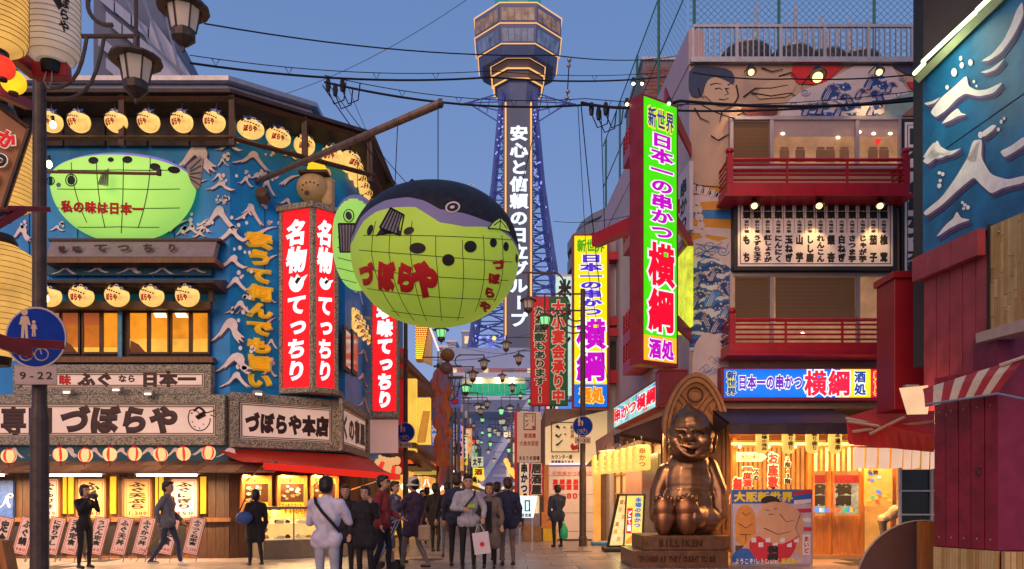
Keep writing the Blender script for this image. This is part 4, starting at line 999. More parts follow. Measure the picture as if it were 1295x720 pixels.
a,b_=poly_on(big,[(475,299),(482,288),(492,284),(503,288),(508,296),(492,296)][::-1]); MB().add(a,b_).build('spot',ink,bf)
a,b_=spot(big,572.5,262,9.5,7,-.2); MB().add(a,b_).build('eye',white_paint,bf)
a,b_=spot(big,572.5,262,7.4,5.2,-.2,.018); MB().add(a,b_).build('iris',ink,bf)
a,b_=spot(big,572,262,3,1.8,-.2,.024); MB().add(a,b_).build('eye_glint',white_paint,bf)
a,b_=poly_on(big,[(617,289),(625,280),(633,275),(640,281),(646,294),(632,290)][::-1],.02); MB().add(a,b_).build('beak',green_fish,bf)
for L_ in ([(617,289),(625,280),(633,275)],[(633,275),(640,282),(646,294)],[(617,289),(632,290),(646,294)],[(633,276),(632,289)],[(625,285),(633,279),(641,289)]):
 m=MB(); m.tube([big.hit(*q,.024) for q in L_],.009,4); m.build('seam',ink,bf)
# seams of the lantern skin
for py0,amp in [(301,8),(324,6),(347,3),(370,-2),(392,-8)]:
 pts=[]
 for k in range(0,41):
  px=449+204*k/40; u_=(px-551)/103; py=py0+amp*0+(1-u_*u_)*(py0-322)*.12+u_*(8 if py0 > 310 else 3)
  if ((px-551)/105.)**2+((py-322)/(90. if py > 322 else 84))**2 < .93: pts.append(big.hit(px,py,.006))
 if len(pts) > 3: m=MB(); m.tube(pts,.0048,4); m.build('seam',rib_m,bf)
for px0 in (470,492,519,551,585,612,636):
 pts=[]
 for k in range(26):
  py=262+k*6; u_=(py-318)/94; px=551+(px0-551)*sqrt(max(0,1-.75*u_*u_))+(8*u_ if py > 322 else 0)
  if py > interp(line_v,px)+1 and ((px-551)/105.)**2+((py-322)/90.)**2 < .95: pts.append(big.hit(px,py,.006))
 if len(pts) > 3: m=MB(); m.tube(pts,.0048,4); m.build('seam',rib_m,bf)
# lettering painted on the belly
def big_text(s_,x0,y0,x1,y1,h,wd,bold,vert=False):
 n=len(s_)
 for i,ch in enumerate(s_):
  f=(i+.5)/n; cx=x0+(x1-x0)*f; cy=y0+(y1-y0)*f; hh=h if not hasattr(h,'__len__') else h[i]; ww=wd if not hasattr(wd,'__len__') else wd[i]
  m=MB(); m.text(ch,0,1,0,1,0,bold=bold,res=4,warp=lambda X,Z,D: tuple(big.hit(cx+(X-.5)*ww,cy-(Z-.5)*hh+(X-.5)*ww*.18,.014+D*.5))); m.build('painted_letter',red_ink,bf)
big_text('づぼらや',451,346,550,355,(32,38,38,46),(18,22,26,34),.095)
big_text('づぼらや',633,326,611,397,14,15,.085,True)
# fins
def fin(pts,Yd,name='fin',rays=6,mt=fin_m,apex=None,th=.04):
 ff=FRONT(Yd); m=MB(ff); P=[ff.at(*p)[0:2] for p in pts]; m.prism(P[::-1],0,th); o=m.build(name,mt,bf)
 m=MB()
 for k in range(rays+1):
  a=Vector(pts[0]).lerp(Vector(pts[1]),k/rays); b_=Vector(pts[3]).lerp(Vector(pts[2]),k/rays); m.tube([W(a[0],a[1],Yd-.01),W(b_[0],b_[1],Yd-.01)],.007,4)
 for a,b_ in zip(pts,pts[1:]+pts[:1]): m.tube([W(*a,Yd-.01),W(*b_,Yd-.01)],.012,4)
 m.build('fin_ray',ink,o)
fin([(494,263),(511,272),(506,298),(480,288)],11.75,'pectoral_fin')
fin([(488,266),(500,250),(521,227),(537,240)],12.9,'dorsal_fin',7)
tfm=violet
fin([(452,283),(428,283),(430,319),(449,319)],13.35,'tail_fin',6,fin_m)
# the fish hangs from eye bolts
for px,py in ((554,236),(596,236)):
 m=MB(); m.tube([W(px,py+4,13),W(px,py,13)],.012,5); m.tube([(W(px,py,13).x+.04*cos(a*pi/6),13,W(px,py,13).z+.04*sin(a*pi/6)) for a in range(13)],.01,5); m.build('eye_bolt',grey_steel,bf)
# second fish behind it
f2=W(452,305,15.5); eg2=Egg(f2,.0155*30,.6,.0155*56,.0155*62,2.2)
t=thing('rear_fish_lantern','smaller green fish lantern half hidden behind the tail of the giant one','fish lantern',(f2.x,f2.y,f2.z-eg2.dn))
vs,fs=eg2.mesh(48,40); g,v_=MB(),MB()
for f in fs:
 c_=sum((Vector(vs[q]) for q in f),Vector((0,0,0)))/4
 (v_ if (c_.z-f2.z)/eg2.up > .78 - .5*((c_.x-f2.x)/eg2.a)**2 else g).add([vs[q] for q in f],[(0,1,2,3)])
g.build('green_belly',green_em,t,smooth=True); v_.build('violet_back',violet,t,smooth=True)
a,b_=spot(eg2,441,273,4,5.5,-.3); MB().add(a,b_).build('eye',ink,t)
m=MB(); m.tube([eg2.hit(441+6.5*cos(a*pi/8),273+8*sin(a*pi/8),.012) for a in range(17)],.01,4); m.build('eye_ring',rib_m,t)
for i in range(5): m=MB(); m.tube([eg2.hit(427+k*4,300+i*13+k,.01) for k in range(7)],.007,4); m.build('seam',rib_m,t)
m=MB(); m.tube([W(452,248,15.5),W(452,200,15.5)],.006,4); m.build('hanging_wire',rubber,t)
# ---- the beam that carries them
bm=thing('hanging_beam','long brown steel beam slanting out from the blue corner to carry the fish lantern','beam',LC.wp(.6,0,8))
p0=W(325,230,18.35); p1=W(557,131,13.0); m=MB(); m.tube([p0,p1],.062,10,r1=.07); m.build('pipe',mat('brown steel beam',(.2,.13,.1),.5,metal=.3,var=.3,bump=.2),bm,smooth=True)
m=MB(); m.lathe([(0,-.08),(.17,-.1),(.14,.12),(0,.12)],12,(0,0,0),Matrix.Translation(W(332,247,18.2)) @ Matrix.Rotation(radians(70),4,'X')); m.build('mount',bronze_pole,bm)
for px,py,a in [(554,136,235),(554,136,236)]: pass
for (ax,ay),(bx,by),Ya,Yb in [((554,133),(554,235),13.05,13),((503,155),(498,268),14.1,14.0),((466,172),(470,262),14.8,15)]:
 m=MB(); m.tube([W(ax,ay,Ya),W(bx,by,Yb)],.008,4); m.build('hanging_wire',rubber,bm)
m=MB(); m.lathe([(0,-.03),(.075,-.03),(.075,.03),(0,.03)],10,(0,0,0),Matrix.Translation(p1) @ Matrix.Rotation(radians(90),4,'Y')); m.build('end_cap',bronze_pole,bm)
# small fish bust and yellow lamp standing on the red light box
t=thing('fish_bust_lamp','small tan fish bust with a yellow box lamp on top of the red lit sign','lamp',(-4.65,18.9,zt2+.12))
eg=Egg(W(396,238,18.7),.38,.35,.34,.36); vs,fs=eg.mesh(28,20); MB().add(vs,fs).build('head',mat('tan fish plaster',(.4,.27,.14),.6,var=.25,bump=.2,em=(.6,.3,.08),es=.12),t,smooth=True)
a,b_=spot(eg,388,244,3.2,3.2); MB().add(a,b_).build('mouth',mat('dusty violet mouth',(.15,.1,.1),.6),t)
q=MB()
for px,py in [(383,234),(387,231),(392,230),(397,231),(402,234),(382,240)]:
 a,b_=spot(eg,px,py,1.2,1); q.add(a,b_)
q.build('spots',ink,t,kind='stuff')
m=MB(); c_=W(399,221,18.7); m.box(c_.x-.34,c_.x+.34,c_.y-.3,c_.y+.3,c_.z-.06,c_.z); m.build('lamp_tray',wood_dark,t)
m=MB(); m.box(c_.x-.15,c_.x+.22,c_.y-.2,c_.y+.2,c_.z,c_.z+.24); m.build('yellow_lamp',glow('amber lamp box',(1,.6,.02),1.1),t,bevel=.03)
MB().box(c_.x+.16,c_.x+.42,c_.y-.1,c_.y+.2,c_.z-.75,c_.z-.08).build('side_fin',mat('tan fish plaster',(.4,.27,.14)),t,bevel=.06)
# ================================================================ SKEWER RESTAURANT (right)
RX,RY=3.817,17.0
RF=Fr(RX,RY,13,RY)
RS=Fr(RX - .0535*13,RY+13,RX,RY)          # street face, seen from far end to near end
dirS=Vector((-.0535,1,0)).normalized()
plaster=mat('beige plaster mural wall',(.5,.36,.27),.7,var=.07,scale=2,bump=.08)
lilac=mat('pale lilac wall',(.46,.38,.42),.7,var=.08,scale=2)
RB=thing('skewer_restaurant','three storey restaurant with painted mural, red balconies and rooftop railing at the right','restaurant',(8,22,0))
ZR=RF.at(1000,82)[1]
MB().slab([(RX,RY+.02),(RX+.0,RY+.02),(13,RY+.02),(13,30),(RX-.7,30)],3.3,ZR).build('wall',plaster,RB)
MB(RS).box(0,RS.L,-.004,.02,3.3,ZR-.02).build('side_wall',lilac,RB)
MB().slab([(RX+.2,RY+2.2),(13,RY+2.2),(13,30),(RX-.5,30)],0,3.3).build('inner_wall',mat('warm inner wall',(.3,.14,.05),.6,var=.3,scale=2),RB)
MB(RF).box(0,9.2,-.12,.1,ZR,ZR+.1).build('roof_edge',grey_steel,RB)
# painted mural pieces
def paint(pts,m_,name='mural_patch',y=-.006,fr=RF,rnd=0,parent=None,th=.003):
 P=[fr.at(*p)[0:2] for p in pts]
 for _ in range(rnd):
  N=[]
  for i in range(len(P)):
   p,q=P[i],P[(i+1) % len(P)]; N += [(p[0]*.75+q[0]*.25,p[1]*.75+q[1]*.25),(p[0]*.25+q[0]*.75,p[1]*.25+q[1]*.75)]
  P=N
 return MB(fr).prism(P[::-1],y-th,y).build(name,m_,parent or RB)
def brush(pts,m_=ink,r=.02,y=-.012,fr=RF,name='brush_line',parent=None):
 m=MB(fr); m.tube([(fr.at(*p)[0],y,fr.at(*p)[1]) for p in pts],r,4,r1=r*.5);
 return m.build(name,m_,parent or RB)
navy=mat('navy mural paint',(.03,.05,.12),.6,var=.15); m_or=mat('orange mural paint',(.62,.3,.03),.6,var=.1); m_white=mat('pale mural paint',(.62,.55,.58),.6,var=.06)
m_blue=mat('bright blue mural paint',(.03,.22,.6),.6,var=.15); m_red=mat('red mural paint',(.6,.02,.03),.6,var=.1); m_tan=mat('tan mural skin paint',(.56,.4,.28),.6,var=.05); m_teal=mat('pale teal mural paint',(.25,.4,.38),.6,var=.15)
def _wavepaint(n,b):
 t=n.nodes.new('ShaderNodeTexCoord'); wv=n.nodes.new('ShaderNodeTexWave'); wv.wave_type='RINGS'; wv.inputs['Scale'].default_value=1.6; wv.inputs['Distortion'].default_value=5; wv.inputs['Detail'].default_value=3; wv.inputs['Detail Scale'].default_value=1.6
 vo=n.nodes.new('ShaderNodeTexVoronoi'); vo.inputs['Scale'].default_value=9; r=n.nodes.new('ShaderNodeValToRGB'); r2=n.nodes.new('ShaderNodeValToRGB'); mx=n.nodes.new('ShaderNodeMix'); mx.data_type='RGBA'
 n.links.new(t.outputs['Object'],wv.inputs[0]); n.links.new(t.outputs['Object'],vo.inputs[0]); n.links.new(wv.outputs['Color'],r.inputs[0]); n.links.new(vo.outputs['Distance'],r2.inputs[0])
 e=r.color_ramp.elements; r.color_ramp.interpolation='CONSTANT'; e[0].color=(.012,.05,.25,1); e[1].color=(.6,.6,.68,1); e[1].position=.8; k=e.new(.35); k.color=(.02,.16,.48,1); k=e.new(.62); k.color=(.015,.07,.3,1)
 e=r2.color_ramp.elements; r2.color_ramp.interpolation='CONSTANT'; e[0].color=(1,1,1,1); e[1].color=(0,0,0,1); e[1].position=.22
 n.links.new(r2.outputs[0],mx.inputs[0]); n.links.new(r.outputs[0],mx.inputs[6]); mx.inputs[7].default_value=(.6,.6,.68,1); n.links.new(mx.outputs[2],b.inputs['Base Color']); b.inputs['Roughness'].default_value=.6
wavepaint=nodemat('blue and white wave mural paint',_wavepaint)
# top band of the mural: left to right a figure's head, arm, red field, rocks and surf, hills
paint([(872,84),(900,84),(924,88),(930,100),(926,108),(915,100),(902,96),(893,104),(889,118),(884,124),(874,122),(870,112)],navy,'painted_hair',rnd=1)
paint([(893,104),(902,97),(915,101),(927,108),(932,116),(931,128),(922,134),(905,134),(895,124),(889,120)],m_tan,'painted_face',y=-.009,rnd=1)
for L_ in ([(898,108),(904,106),(912,107)],[(920,108),(925,106)],[(904,113),(909,112),(913,114)],[(918,113),(922,112)],[(917,112),(921,119),(916,121)],[(909,126),(915,127),(921,125)],[(883,112),(885,120),(890,124)],[(931,108),(934,122),(928,133),(915,140)],
           [(878,137),(886,150),(897,155)],[(913,142),(910,155)],[(899,172),(908,178),(925,168),(930,166)],[(963,86),(976,91),(990,88)],[(985,97),(1000,92),(1009,101)],[(940,123),(955,112),(975,112),(996,108)],[(950,118),(975,122),(1000,118),(1006,122)],[(874,232),(884,235),(920,238)],[(933,146),(941,142)]):
 brush(L_,r=.016)
paint([(962,108),(996,94),(1008,104),(1000,122),(976,124),(955,126)],m_tan,'painted_arm',rnd=1,y=-.007)
paint([(936,133),(985,132),(982,148),(940,147)],mat('maroon mural paint',(.12,.03,.04),.6),rnd=1)
paint([(1002,84),(1067,84),(1040,108),(1010,106),(1000,96)],m_red,rnd=0)
paint([(1000,126),(1020,112),(1040,106),(1080,84),(1128,84),(1140,104),(1150,118),(1120,128),(1116,147),(985,147),(990,136)],m_white,'painted_surf',y=-.008)
paint([(1042,112),(1060,102),(1078,108),(1072,124),(1090,130),(1086,147),(1070,147),(1060,130),(1048,128)],wavepaint,'painted_surf',y=-.012,rnd=1)
paint([(1096,96),(1112,92),(1124,104),(1114,128),(1120,147),(1098,147),(1104,122)],wavepaint,'painted_surf',y=-.012,rnd=1)
paint([(1010,134),(1030,128),(1050,136),(1062,147),(1014,147)],wavepaint,'painted_surf',y=-.012,rnd=1)
paint([(1118,147),(1124,126),(1166,112),(1166,147)],m_teal); paint([(1128,84),(1166,84),(1166,98),(1146,94)],navy)
paint([(1140,147),(1162,128),(1166,126),(1166,147)],mat('brown mural hill',(.3,.15,.1),.6,var=.2),'painted_hill',y=-.012); paint([(1146,104),(1166,104),(1166,116),(1152,112)],m_red,y=-.011)
# left strip: rays, rope, waves, generic surf
rays=[(872,250),(930,238)]
for i in range(7):
 y0=236+i*10; c_=[m_or,m_white,m_or,m_blue,m_or,m_white,m_or][i]
 paint([(874,238+i*9.5),(927,236+i*12-6),(927,236+i*12+6),(874,238+i*9.5+9)] if i else [(874,238),(927,234),(927,240),(874,246)],c_,'painted_ray',y=-.006-.0002*i)
for i in range(7):
 a=i; paint([(872+i*9,232+i*2.6-(i > 4)*2),(882+i*9,234+i*2.6-(i > 4)*2),(880+i*9,246+i*1.6),(871+i*8,243+i*1.8)],m_white,'painted_rope',y=-.014,rnd=1); brush([(881+i*8.4,234+i*2.3),(877+i*8.4,244+i*1.8)],r=.008,y=-.02)
for i in range(5): paint([(874+i*3,248+i*10),(888-i*2+i*3,252+i*10),(884+i*2,262+i*10),(872+i*3,258+i*10)],m_white,'painted_rope',y=-.014,rnd=1)
paint([(872,306),(890,300),(908,306),(926,300),(926,342),(872,342)],m_white,'painted_surf',y=-.009)
paint([(872,336),(888,322),(908,328),(926,342),(926,446),(905,440),(872,444)],wavepaint,'painted_surf',y=-.012,rnd=0)
for i in range(9): brush([(876+random.random()*46,308+random.random()*26),(880+random.random()*40,306+random.random()*22)],m_blue,r=.008,y=-.02)
paint([(876,440),(886,424),(896,420),(904,424),(920,446),(924,500),(874,500)],m_white,'painted_hill',y=-.017,rnd=1)
random.seed(6)
for i in range(14): x=884+random.random()*24; y=446+random.random()*34; brush([(x,y),(x+4,y-4),(x+8,y),(x+5,y+3)],m_blue,r=.007,y=-.024)
for i in range(26): x=930+random.random()*190; y=447+random.random()*12; brush([(x,y),(x+3,y-3),(x+6,y),(x+4,y+3)],m_blue,r=.007,y=-.018)
def curl(px,py,r,flip=1):
 """a plain painted wave: blue body, pale crest claws and dots"""
 B_=[(px-flip*r*1.5,py+r*1.1),(px-flip*r*1.1,py-r*.1),(px-flip*r*.4,py-r*.9),(px+flip*r*.5,py-r),(px+flip*r*1.1,py-r*.4),(px+flip*r*.6,py-r*.35),(px+flip*r*.1,py),(px+flip*r*.1,py+r*1.1)]
 paint(B_[::(1 if flip > 0 else -1)],[mat('deep wave blue',(.015,.06,.28),.6,var=.2),m_blue][int(px) % 2],'painted_wave',y=-.026,rnd=1)
 for k in range(3):
  f=.25+.25*k; brush([(px-flip*r*(1.3-f),py+r*1.0),(px-flip*r*(.9-f),py+r*.1),(px-flip*r*(.3-f*.6),py-r*(.75-.25*k))],m_white,r=.012,y=-.03)
 for k in range(6):
  a=pi*(.15+.16*k); x=px+flip*r*(.1-cos(a)*.95); y=py-r*.25-sin(a)*r*.85; brush([(x,y),(x+flip*r*.22,y-r*.16),(x+flip*r*.3,y+r*.02),(x+flip*r*.14,y+r*.1)],m_white,r=.02,y=-.034)
random.seed(14)
for px,py,r_,fl in [(884,356,9,1),(904,348,8,1),(918,366,8,-1),(882,380,10,1),(903,378,10,1),(919,396,8,1),(888,404,9,-1),(908,412,9,1),(1050,118,9,1),(1070,128,8,-1),(1040,138,7,1),(1062,142,7,1),(1102,106,8,1),(1108,124,8,-1),(1104,140,7,1),(1022,140,7,1),(1126,112,6,1),(1088,120,6,1)]: curl(px,py,r_,fl)
for px,py,r_ in [(884,318,8),(898,312,10),(914,318,8),(1018,118,6),(1004,134,7),(1140,100,5)]: brush([(px+r_*(1-i/22)*cos(i*.55),py+r_*.8*(1-i/22)*sin(i*.55)) for i in range(20)],m_blue,r=.008,y=-.02)
for i in range(40): x,y=(876+random.random()*48,330+random.random()*95) if i < 26 else (1040+random.random()*80,95+random.random()*50); paint([(x-1,y),(x,y-1),(x+1,y),(x,y+1)],m_white,'painted_dot',y=-.038)
# windows with aluminium frames
alu=mat('aluminium frame',(.42,.38,.42),.35,metal=.5,var=.1)
def bigwin(x0,x1,y0,y1,splits,rm,label=None,blinds=()):
 A,B,c,d=RF.rect(x0,y0,x1,y1,-.05); fo=MB(RF)
 for q in [(A-.05,B+.05,d-.07,d),(A-.05,B+.05,c,c+.05),(A-.05,A+.02,c+.05,d-.07),(B-.02,B+.05,c+.05,d-.07)]: fo.box(q[0],q[1],-.12,.0,q[2],q[3])
 fr_o=fo.build('window',alu,RB,label=label)
 MB(RF).box(A,B,-.03,-.022,c,d).build('room_backing',rm,fr_o)
 ed=[x0]+splits+[x1]
 for i in range(len(ed)-1):
  a,b_,_,_=RF.rect(ed[i],y0,ed[i+1],y1,-.05)
  if i: MB(RF).box(a-.04,a+.04,-.11,-.04,c+.05,d-.07).build('mullion',alu,fr_o)
  MB(RF).box(a+.045,b_-.045,-.07,-.065,c+.05,d-.07).build('pane',glassy,fr_o)
 return fr_o,A,B,c,d
glassy=mat('faint reflecting glass',(.1,.08,.08),.06,var=0,alpha=.12,spec=.6)
dusk_room=mat('dim dining room',(.3,.17,.1),.7,var=.3,scale=2,em=(.85,.42,.2),es=.42,evar=.35)
straw=nodemat('straw blind',lambda n,b: None)
def _straw(n,b):
 t=n.nodes.new('ShaderNodeTexCoord'); wv=n.nodes.new('ShaderNodeTexWave'); wv.bands_direction='Z'; wv.inputs['Scale'].default_value=11; wv.inputs['Distortion'].default_value=1.2; r=n.nodes.new('ShaderNodeValToRGB')
 n.links.new(t.outputs['Object'],wv.inputs[0]); n.links.new(wv.outputs[0],r.inputs[0]); r.color_ramp.elements[0].color=(.075,.035,.016,1); r.color_ramp.elements[1].color=(.16,.08,.035,1); n.links.new(r.outputs[0],b.inputs['Base Color']); b.inputs['Roughness'].default_value=.8
 n.links.new(r.outputs[0],b.inputs['Emission Color']); b.inputs['Emission Strength'].default_value=.35
_straw(straw.node_tree,straw.node_tree.nodes['Principled BSDF'])
fo,A,B,c,d=bigwin(925,1136,149,215,[975,1083],dusk_room,'wide third floor window with dining chairs and a red triangle')
MB(RF).box(RF.at(927,180)[0],RF.at(972,180)[0],-.04,-.032,c,d-.08).build('blind',straw,fo)
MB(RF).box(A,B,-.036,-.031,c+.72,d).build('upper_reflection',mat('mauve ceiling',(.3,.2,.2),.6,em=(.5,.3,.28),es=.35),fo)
ch_m=mat('brown chair silhouette',(.2,.09,.05),.6,em=(.4,.17,.08),es=.25)
for px in (992,1012,1038,1050,1068,1104,1118):
 a,b_,cc2,dd=RF.rect(px-6,186,px+6,205,-.05); m=MB(RF); m.box(a,b_,-.05,-.042,cc2,dd-.06); m.box(a+.02,b_-.02,-.05,-.042,dd-.05,dd); m.build('chair_back',ch_m,fo)
for px,py in ((990,169),(1060,174),(1087,167),(1105,169),(1126,169)):
 x,z=RF.at(px,py,-.05); MB(RF).ball((x,-.05,z),(.04,.012,.025),8,5).build('room_light',warm_bulb,fo)
paint([(1103,178),(1113,178),(1108,187)][::1],glow('red triangle',(1,.03,.03),.9),'red_triangle',y=-.08,parent=fo)
fo,A,B,c,d=bigwin(925,1133,346,440,[975,1084],dusk_room,'wide second floor window with straw blinds')
for a,b_ in ((929,972),(980,1080)): MB(RF).box(RF.at(a,380)[0],RF.at(b_,380)[0],-.045,-.037,c+.55,d-.08).build('blind',straw,fo)
for px,py in ((1112,371),(1015,422)):
 x,z=RF.at(px,py,-.05); MB(RF).ball((x,-.05,z),(.035,.012,.03),8,5).build('room_light',warm_bulb,fo)
# red balconies
def balcony(px0,px1,yrail,yfloor,yfb,label,far_post=True):
 YB=-.75; A,_=RF.at(px0,yrail,YB); B,_=RF.at(px1,yrail,YB)
 zr=RF.at(1000,yrail,YB)[1]; z1=RF.at(1000,yfloor,YB)[1]; z0=RF.at(1000,yfb,YB)[1]
 t=thing('red_balcony',label,'balcony',RF.wp((A+B)/2,YB/2,z0))
 MB(RF).box(A,B,YB,-.02,z0,z1).build('floor_beam',red_paint,t,bevel=.015)
 MB(RF).box(A-.06,B+.06,YB-.04,-.1,z0-.06,z0-.005).build('drip_edge',red_paint,t)
 n=5
 for i in range(n):
  z=z1+(zr-z1)*(i+1)/n - .03; r=.035 if i == n-1 else .022
  m=MB(RF); m.tube([(A,YB+.05,z),(B,YB+.05,z)],r,6); m.build('rail',red_paint,t)
  for x in (A+.03,B-.03):
   m=MB(RF); m.tube([(x,YB+.05,z),(x,-.03,z)],r*.9,5); m.build('side_rail',red_paint,t)
 for x in (A+.06,B-.06):
  m=MB(RF); m.box(x-.06,x+.06,YB,YB+.12,z1,zr+.06); m.lathe([(0,0),(.05,0),(.05,.03),(.085,.07),(.085,.11),(.05,.15),(0,.17)],12,(x,YB+.06,zr+.06)); m.build('post',red_paint,t)
 for f in (.33,.66):
  x=A+(B-A)*f; m=MB(RF); m.box(x-.02,x+.02,YB+.02,YB+.06,z1,zr-.05); m.build('stay',red_paint,t)
 return t
balcony(920,1151,199,231,245,'upper red balcony in front of the third floor dining window')
balcony(923,1140,402,433,446,'lower red balcony in front of the straw blind window')
# the big list board
t=thing('name_board','wide white board listing dishes in fourteen columns of black lettering','sign',RF.wp(RF.at(1030,342)[0],-.2,RF.at(1030,342)[1]))
A,B,c,d=RF.rect(928,248,1134,342,-.25)
for q in [(A,B,d-.08,d),(A,B,c,c+.08),(A,A+.08,c+.08,d-.08),(B-.08,B,c+.08,d-.08)]: MB(RF).box(q[0],q[1],-.27,-.03,q[2],q[3]).build('frame_bar',mat('black sign frame',(.015,.018,.03),.5),t)
A += .08; B -= .08; c += .08; d -= .08
MB(RF).box(A,B,-.25,-.03,c,d).build('board',mat('white list board',(.85,.77,.76),.55,var=.05),t)
m=MB(RF); k=.05
for q in [(A+k,B-k,d-k-.015,d-k),(A+k,B-k,c+k,c+k+.015),(A+k,A+k+.015,c+k+.015,d-k-.015),(B-k-.015,B-k,c+k+.015,d-k-.015)]: m.box(q[0],q[1],-.256,-.251,q[2],q[3])
m.build('border_line',ink,t)
cols=['もち','うずら玉子','紅しょうが','にんにく','玉ねぎ','山芋','しし唐','れんこん','銀杏','白ねぎ','さつま芋','じゃが芋','茄子','椎茸']
subs=['変わり種'] * 3+['大地の幸'] * 11
wc=(B-A-.16)/14; h=d-c-.16
for i in range(14):
 a=A+.08+wc*i; b_=a+wc; e_=d-.08
 MB(RF).text('前頭',a+.03,b_-.03,e_-h*.26,e_,-.252,vert=True,bold=.07).build('heading',ink,t)
 MB(RF).text(subs[i],a+.06,b_-.06,e_-h*.5,e_-h*.28,-.252,vert=True,bold=.05).build('small_lettering',ink,t)
 s_=cols[i]; hh=h*.47
 if len(s_) == 2:
  MB(RF).text(s_[0],a+.03,b_-.03,e_-h*.53-hh*.36,e_-h*.53,-.252,bold=.07).build('lettering',ink,t)
  MB(RF).text(s_[1],a+.03,b_-.03,c+.09,c+.09+hh*.36,-.252,bold=.07).build('lettering',ink,t)
 else: MB(RF).text(s_,a+.03,b_-.03,c+.09,e_-h*.53,-.252,vert=True,bold=.07).build('lettering',ink,t)
 if i: MB(RF).box(a-.004,a+.004,-.254,-.251,e_-h*.5,e_).build('rule_line',ink,t)
# vertical sign at the right edge
t=thing('vertical_board','tall black framed white board with huge black characters beside the blue wave panel','sign',RF.wp(RF.at(1155,345)[0],-.1,RF.at(1155,345)[1]))
A,B,c,d=RF.rect(1140,150,1182,348,-.12)
MB(RF).box(A,B,-.12,-.03,c,d).build('frame',mat('black sign frame'),t); MB(RF).box(A+.07,B-.07,-.125,-.121,c,d-.08).build('board',mat('white list board'),t)
MB(RF).box(A+.12,B-.12,-.13,-.126,c,d-.14).build('border',mat('deep slate',(.03,.06,.07),.6),t); MB(RF).box(A+.135,B-.135,-.134,-.131,c,d-.155).build('board',mat('white list board'),t)
MB(RF).text('日本一の串かつ',A+.12,B-.1,c+.62,d-.2,-.135,vert=True,bold=.085,res=3).build('lettering',mat('slate lettering',(.03,.045,.05),.6),t)
MB(RF).text('大新',A+.12,B-.25,c+.02,c+.58,-.135,vert=True,bold=.07,res=3).build('lettering',mat('slate lettering'),t)
# spot lamps fixed on the mural
random.seed(1)
for i,(px,py,y_,lab) in enumerate([(950,88,-.5,'black spot lamp lighting the painted arm above the third floor window'),(1034,92,-.9,'larger glowing spot lamp in front of the red part of the mural'),(1112,88,-.5,'black spot lamp in front of the painted surf'),(954,257,-.6,'black spot lamp at the left of the list board'),(1036,257,-.6,'black spot lamp at the middle of the list board'),(1113,257,-.6,'black spot lamp at the right of the list board')]):
 x,z=RF.at(px,py,y_); c_=RF.wp(x,y_,z); t=thing('spot_lamp',lab,'spot lamp',c_,'spot lamps on the right restaurant')
 s_=1.6 if i == 1 else 1
 m=MB(Matrix.Translation(c_) @ Matrix.Rotation(radians(-18),4,'X')); m.lathe([(0,.1),(.05*s_,.1),(.06*s_,.04),(.1*s_,-.03),(.11*s_,-.07),(.095*s_,-.065),(.05*s_,.02),(0,.03)],14); m.build('shade',black_metal,t)
 m=MB(); m.ball((c_.x,c_.y,c_.z-.06*s_),(.065*s_,.065*s_,.06*s_),10,8)
 m.build('bulb',glow('spot bulb',(1,.62,.25),3,evar=0),t,smooth=True)
 m=MB(); m.tube([(c_.x,c_.y,c_.z+.08),(c_.x,c_.y+.05,c_.z+.16),(c_.x,RY-.02,c_.z+.2)],.014,5); m.build('arm',black_metal,t)
 lamp('SPOT',(c_.x,c_.y,c_.z-.12),70 if i < 3 else 55,(1,.58,.2),.05,parent=t,rot=(radians(22),0,0),spot=70 if i > 2 else 80)
# lit shop sign
t=thing('shop_light_box','long blue lit sign box with big red and purple characters over the dark awning','sign',RF.wp(RF.at(1000,508)[0],-.6,RF.at(1000,508)[1]))
A,B,c,d=RF.rect(912,464,1140,507,-.35)
MB(RF).box(A,B,-.33,-.03,c,d).build('casing',deep_red,t,bevel=.01)
z0,z1=c+.07,d-.05; xx=lambda px: RF.at(px,485,-.35)[0]
MB(RF).box(xx(916),xx(1063),-.35,-.335,z0,z1).build('lit_face',glow('blue lit acrylic',(.0,.17,.8),.95,evar=.1),t)
MB(RF).box(xx(1063)+.002,xx(1101),-.35,-.335,z0,z1).build('lit_face',glow('yellow lit acrylic',(1,.75,.0),1.0,evar=.05),t)
MB(RF).box(xx(1101)+.002,xx(1138),-.35,-.335,z0,z1).build('lit_face',glow('crimson lit acrylic',(.9,.0,.03),.9,evar=.05),t)
MB(RF).prism([(xx(1056),z0),(xx(1080),z0),(xx(1080),z0+.2)],-.355,-.352).build('yellow_corner',glow('yellow lit acrylic'),t)
whi=glow('white lit acrylic',(1,.97,.95),1.1,evar=0); purp=glow('purple lit acrylic',(.17,.01,.45),.8,evar=0); rede=glow('vivid red lit acrylic',(.95,.0,.03),.95,evar=0); mage=glow('magenta lit acrylic',(.62,.0,.62),.9,evar=0); yele=glow('yellow lit letter',(.95,.85,.05),1.0,evar=0); nav=glow('navy lit acrylic',(.02,.06,.3),.8,evar=0)
def lit(fr,t,s_,x0,x1,z0,z1,y,c1,vert=False,c2=whi,o=.1,i=.045,res=3,**k):
 MB(fr).text(s_,x0,x1,z0,z1,y,vert=vert,bold=o,depth=.006,res=res,**k).build('letter_outline',c2,t)
 MB(fr).text(s_,x0,x1,z0,z1,y-.008,vert=vert,bold=i,depth=.003,res=res,**k).build('lettering',c1,t)
lit(RF,t,'新世界',xx(919),xx(931),z0+.04,z1-.04,-.352,nav,True,yele)
lit(RF,t,'日本一の串かつ',xx(933),xx(1015),z0+.16,z1-.12,-.352,purp)
lit(RF,t,'横綱',xx(1016),xx(1076),z0+.02,z1-.02,-.36,rede,o=.085,i=.035)
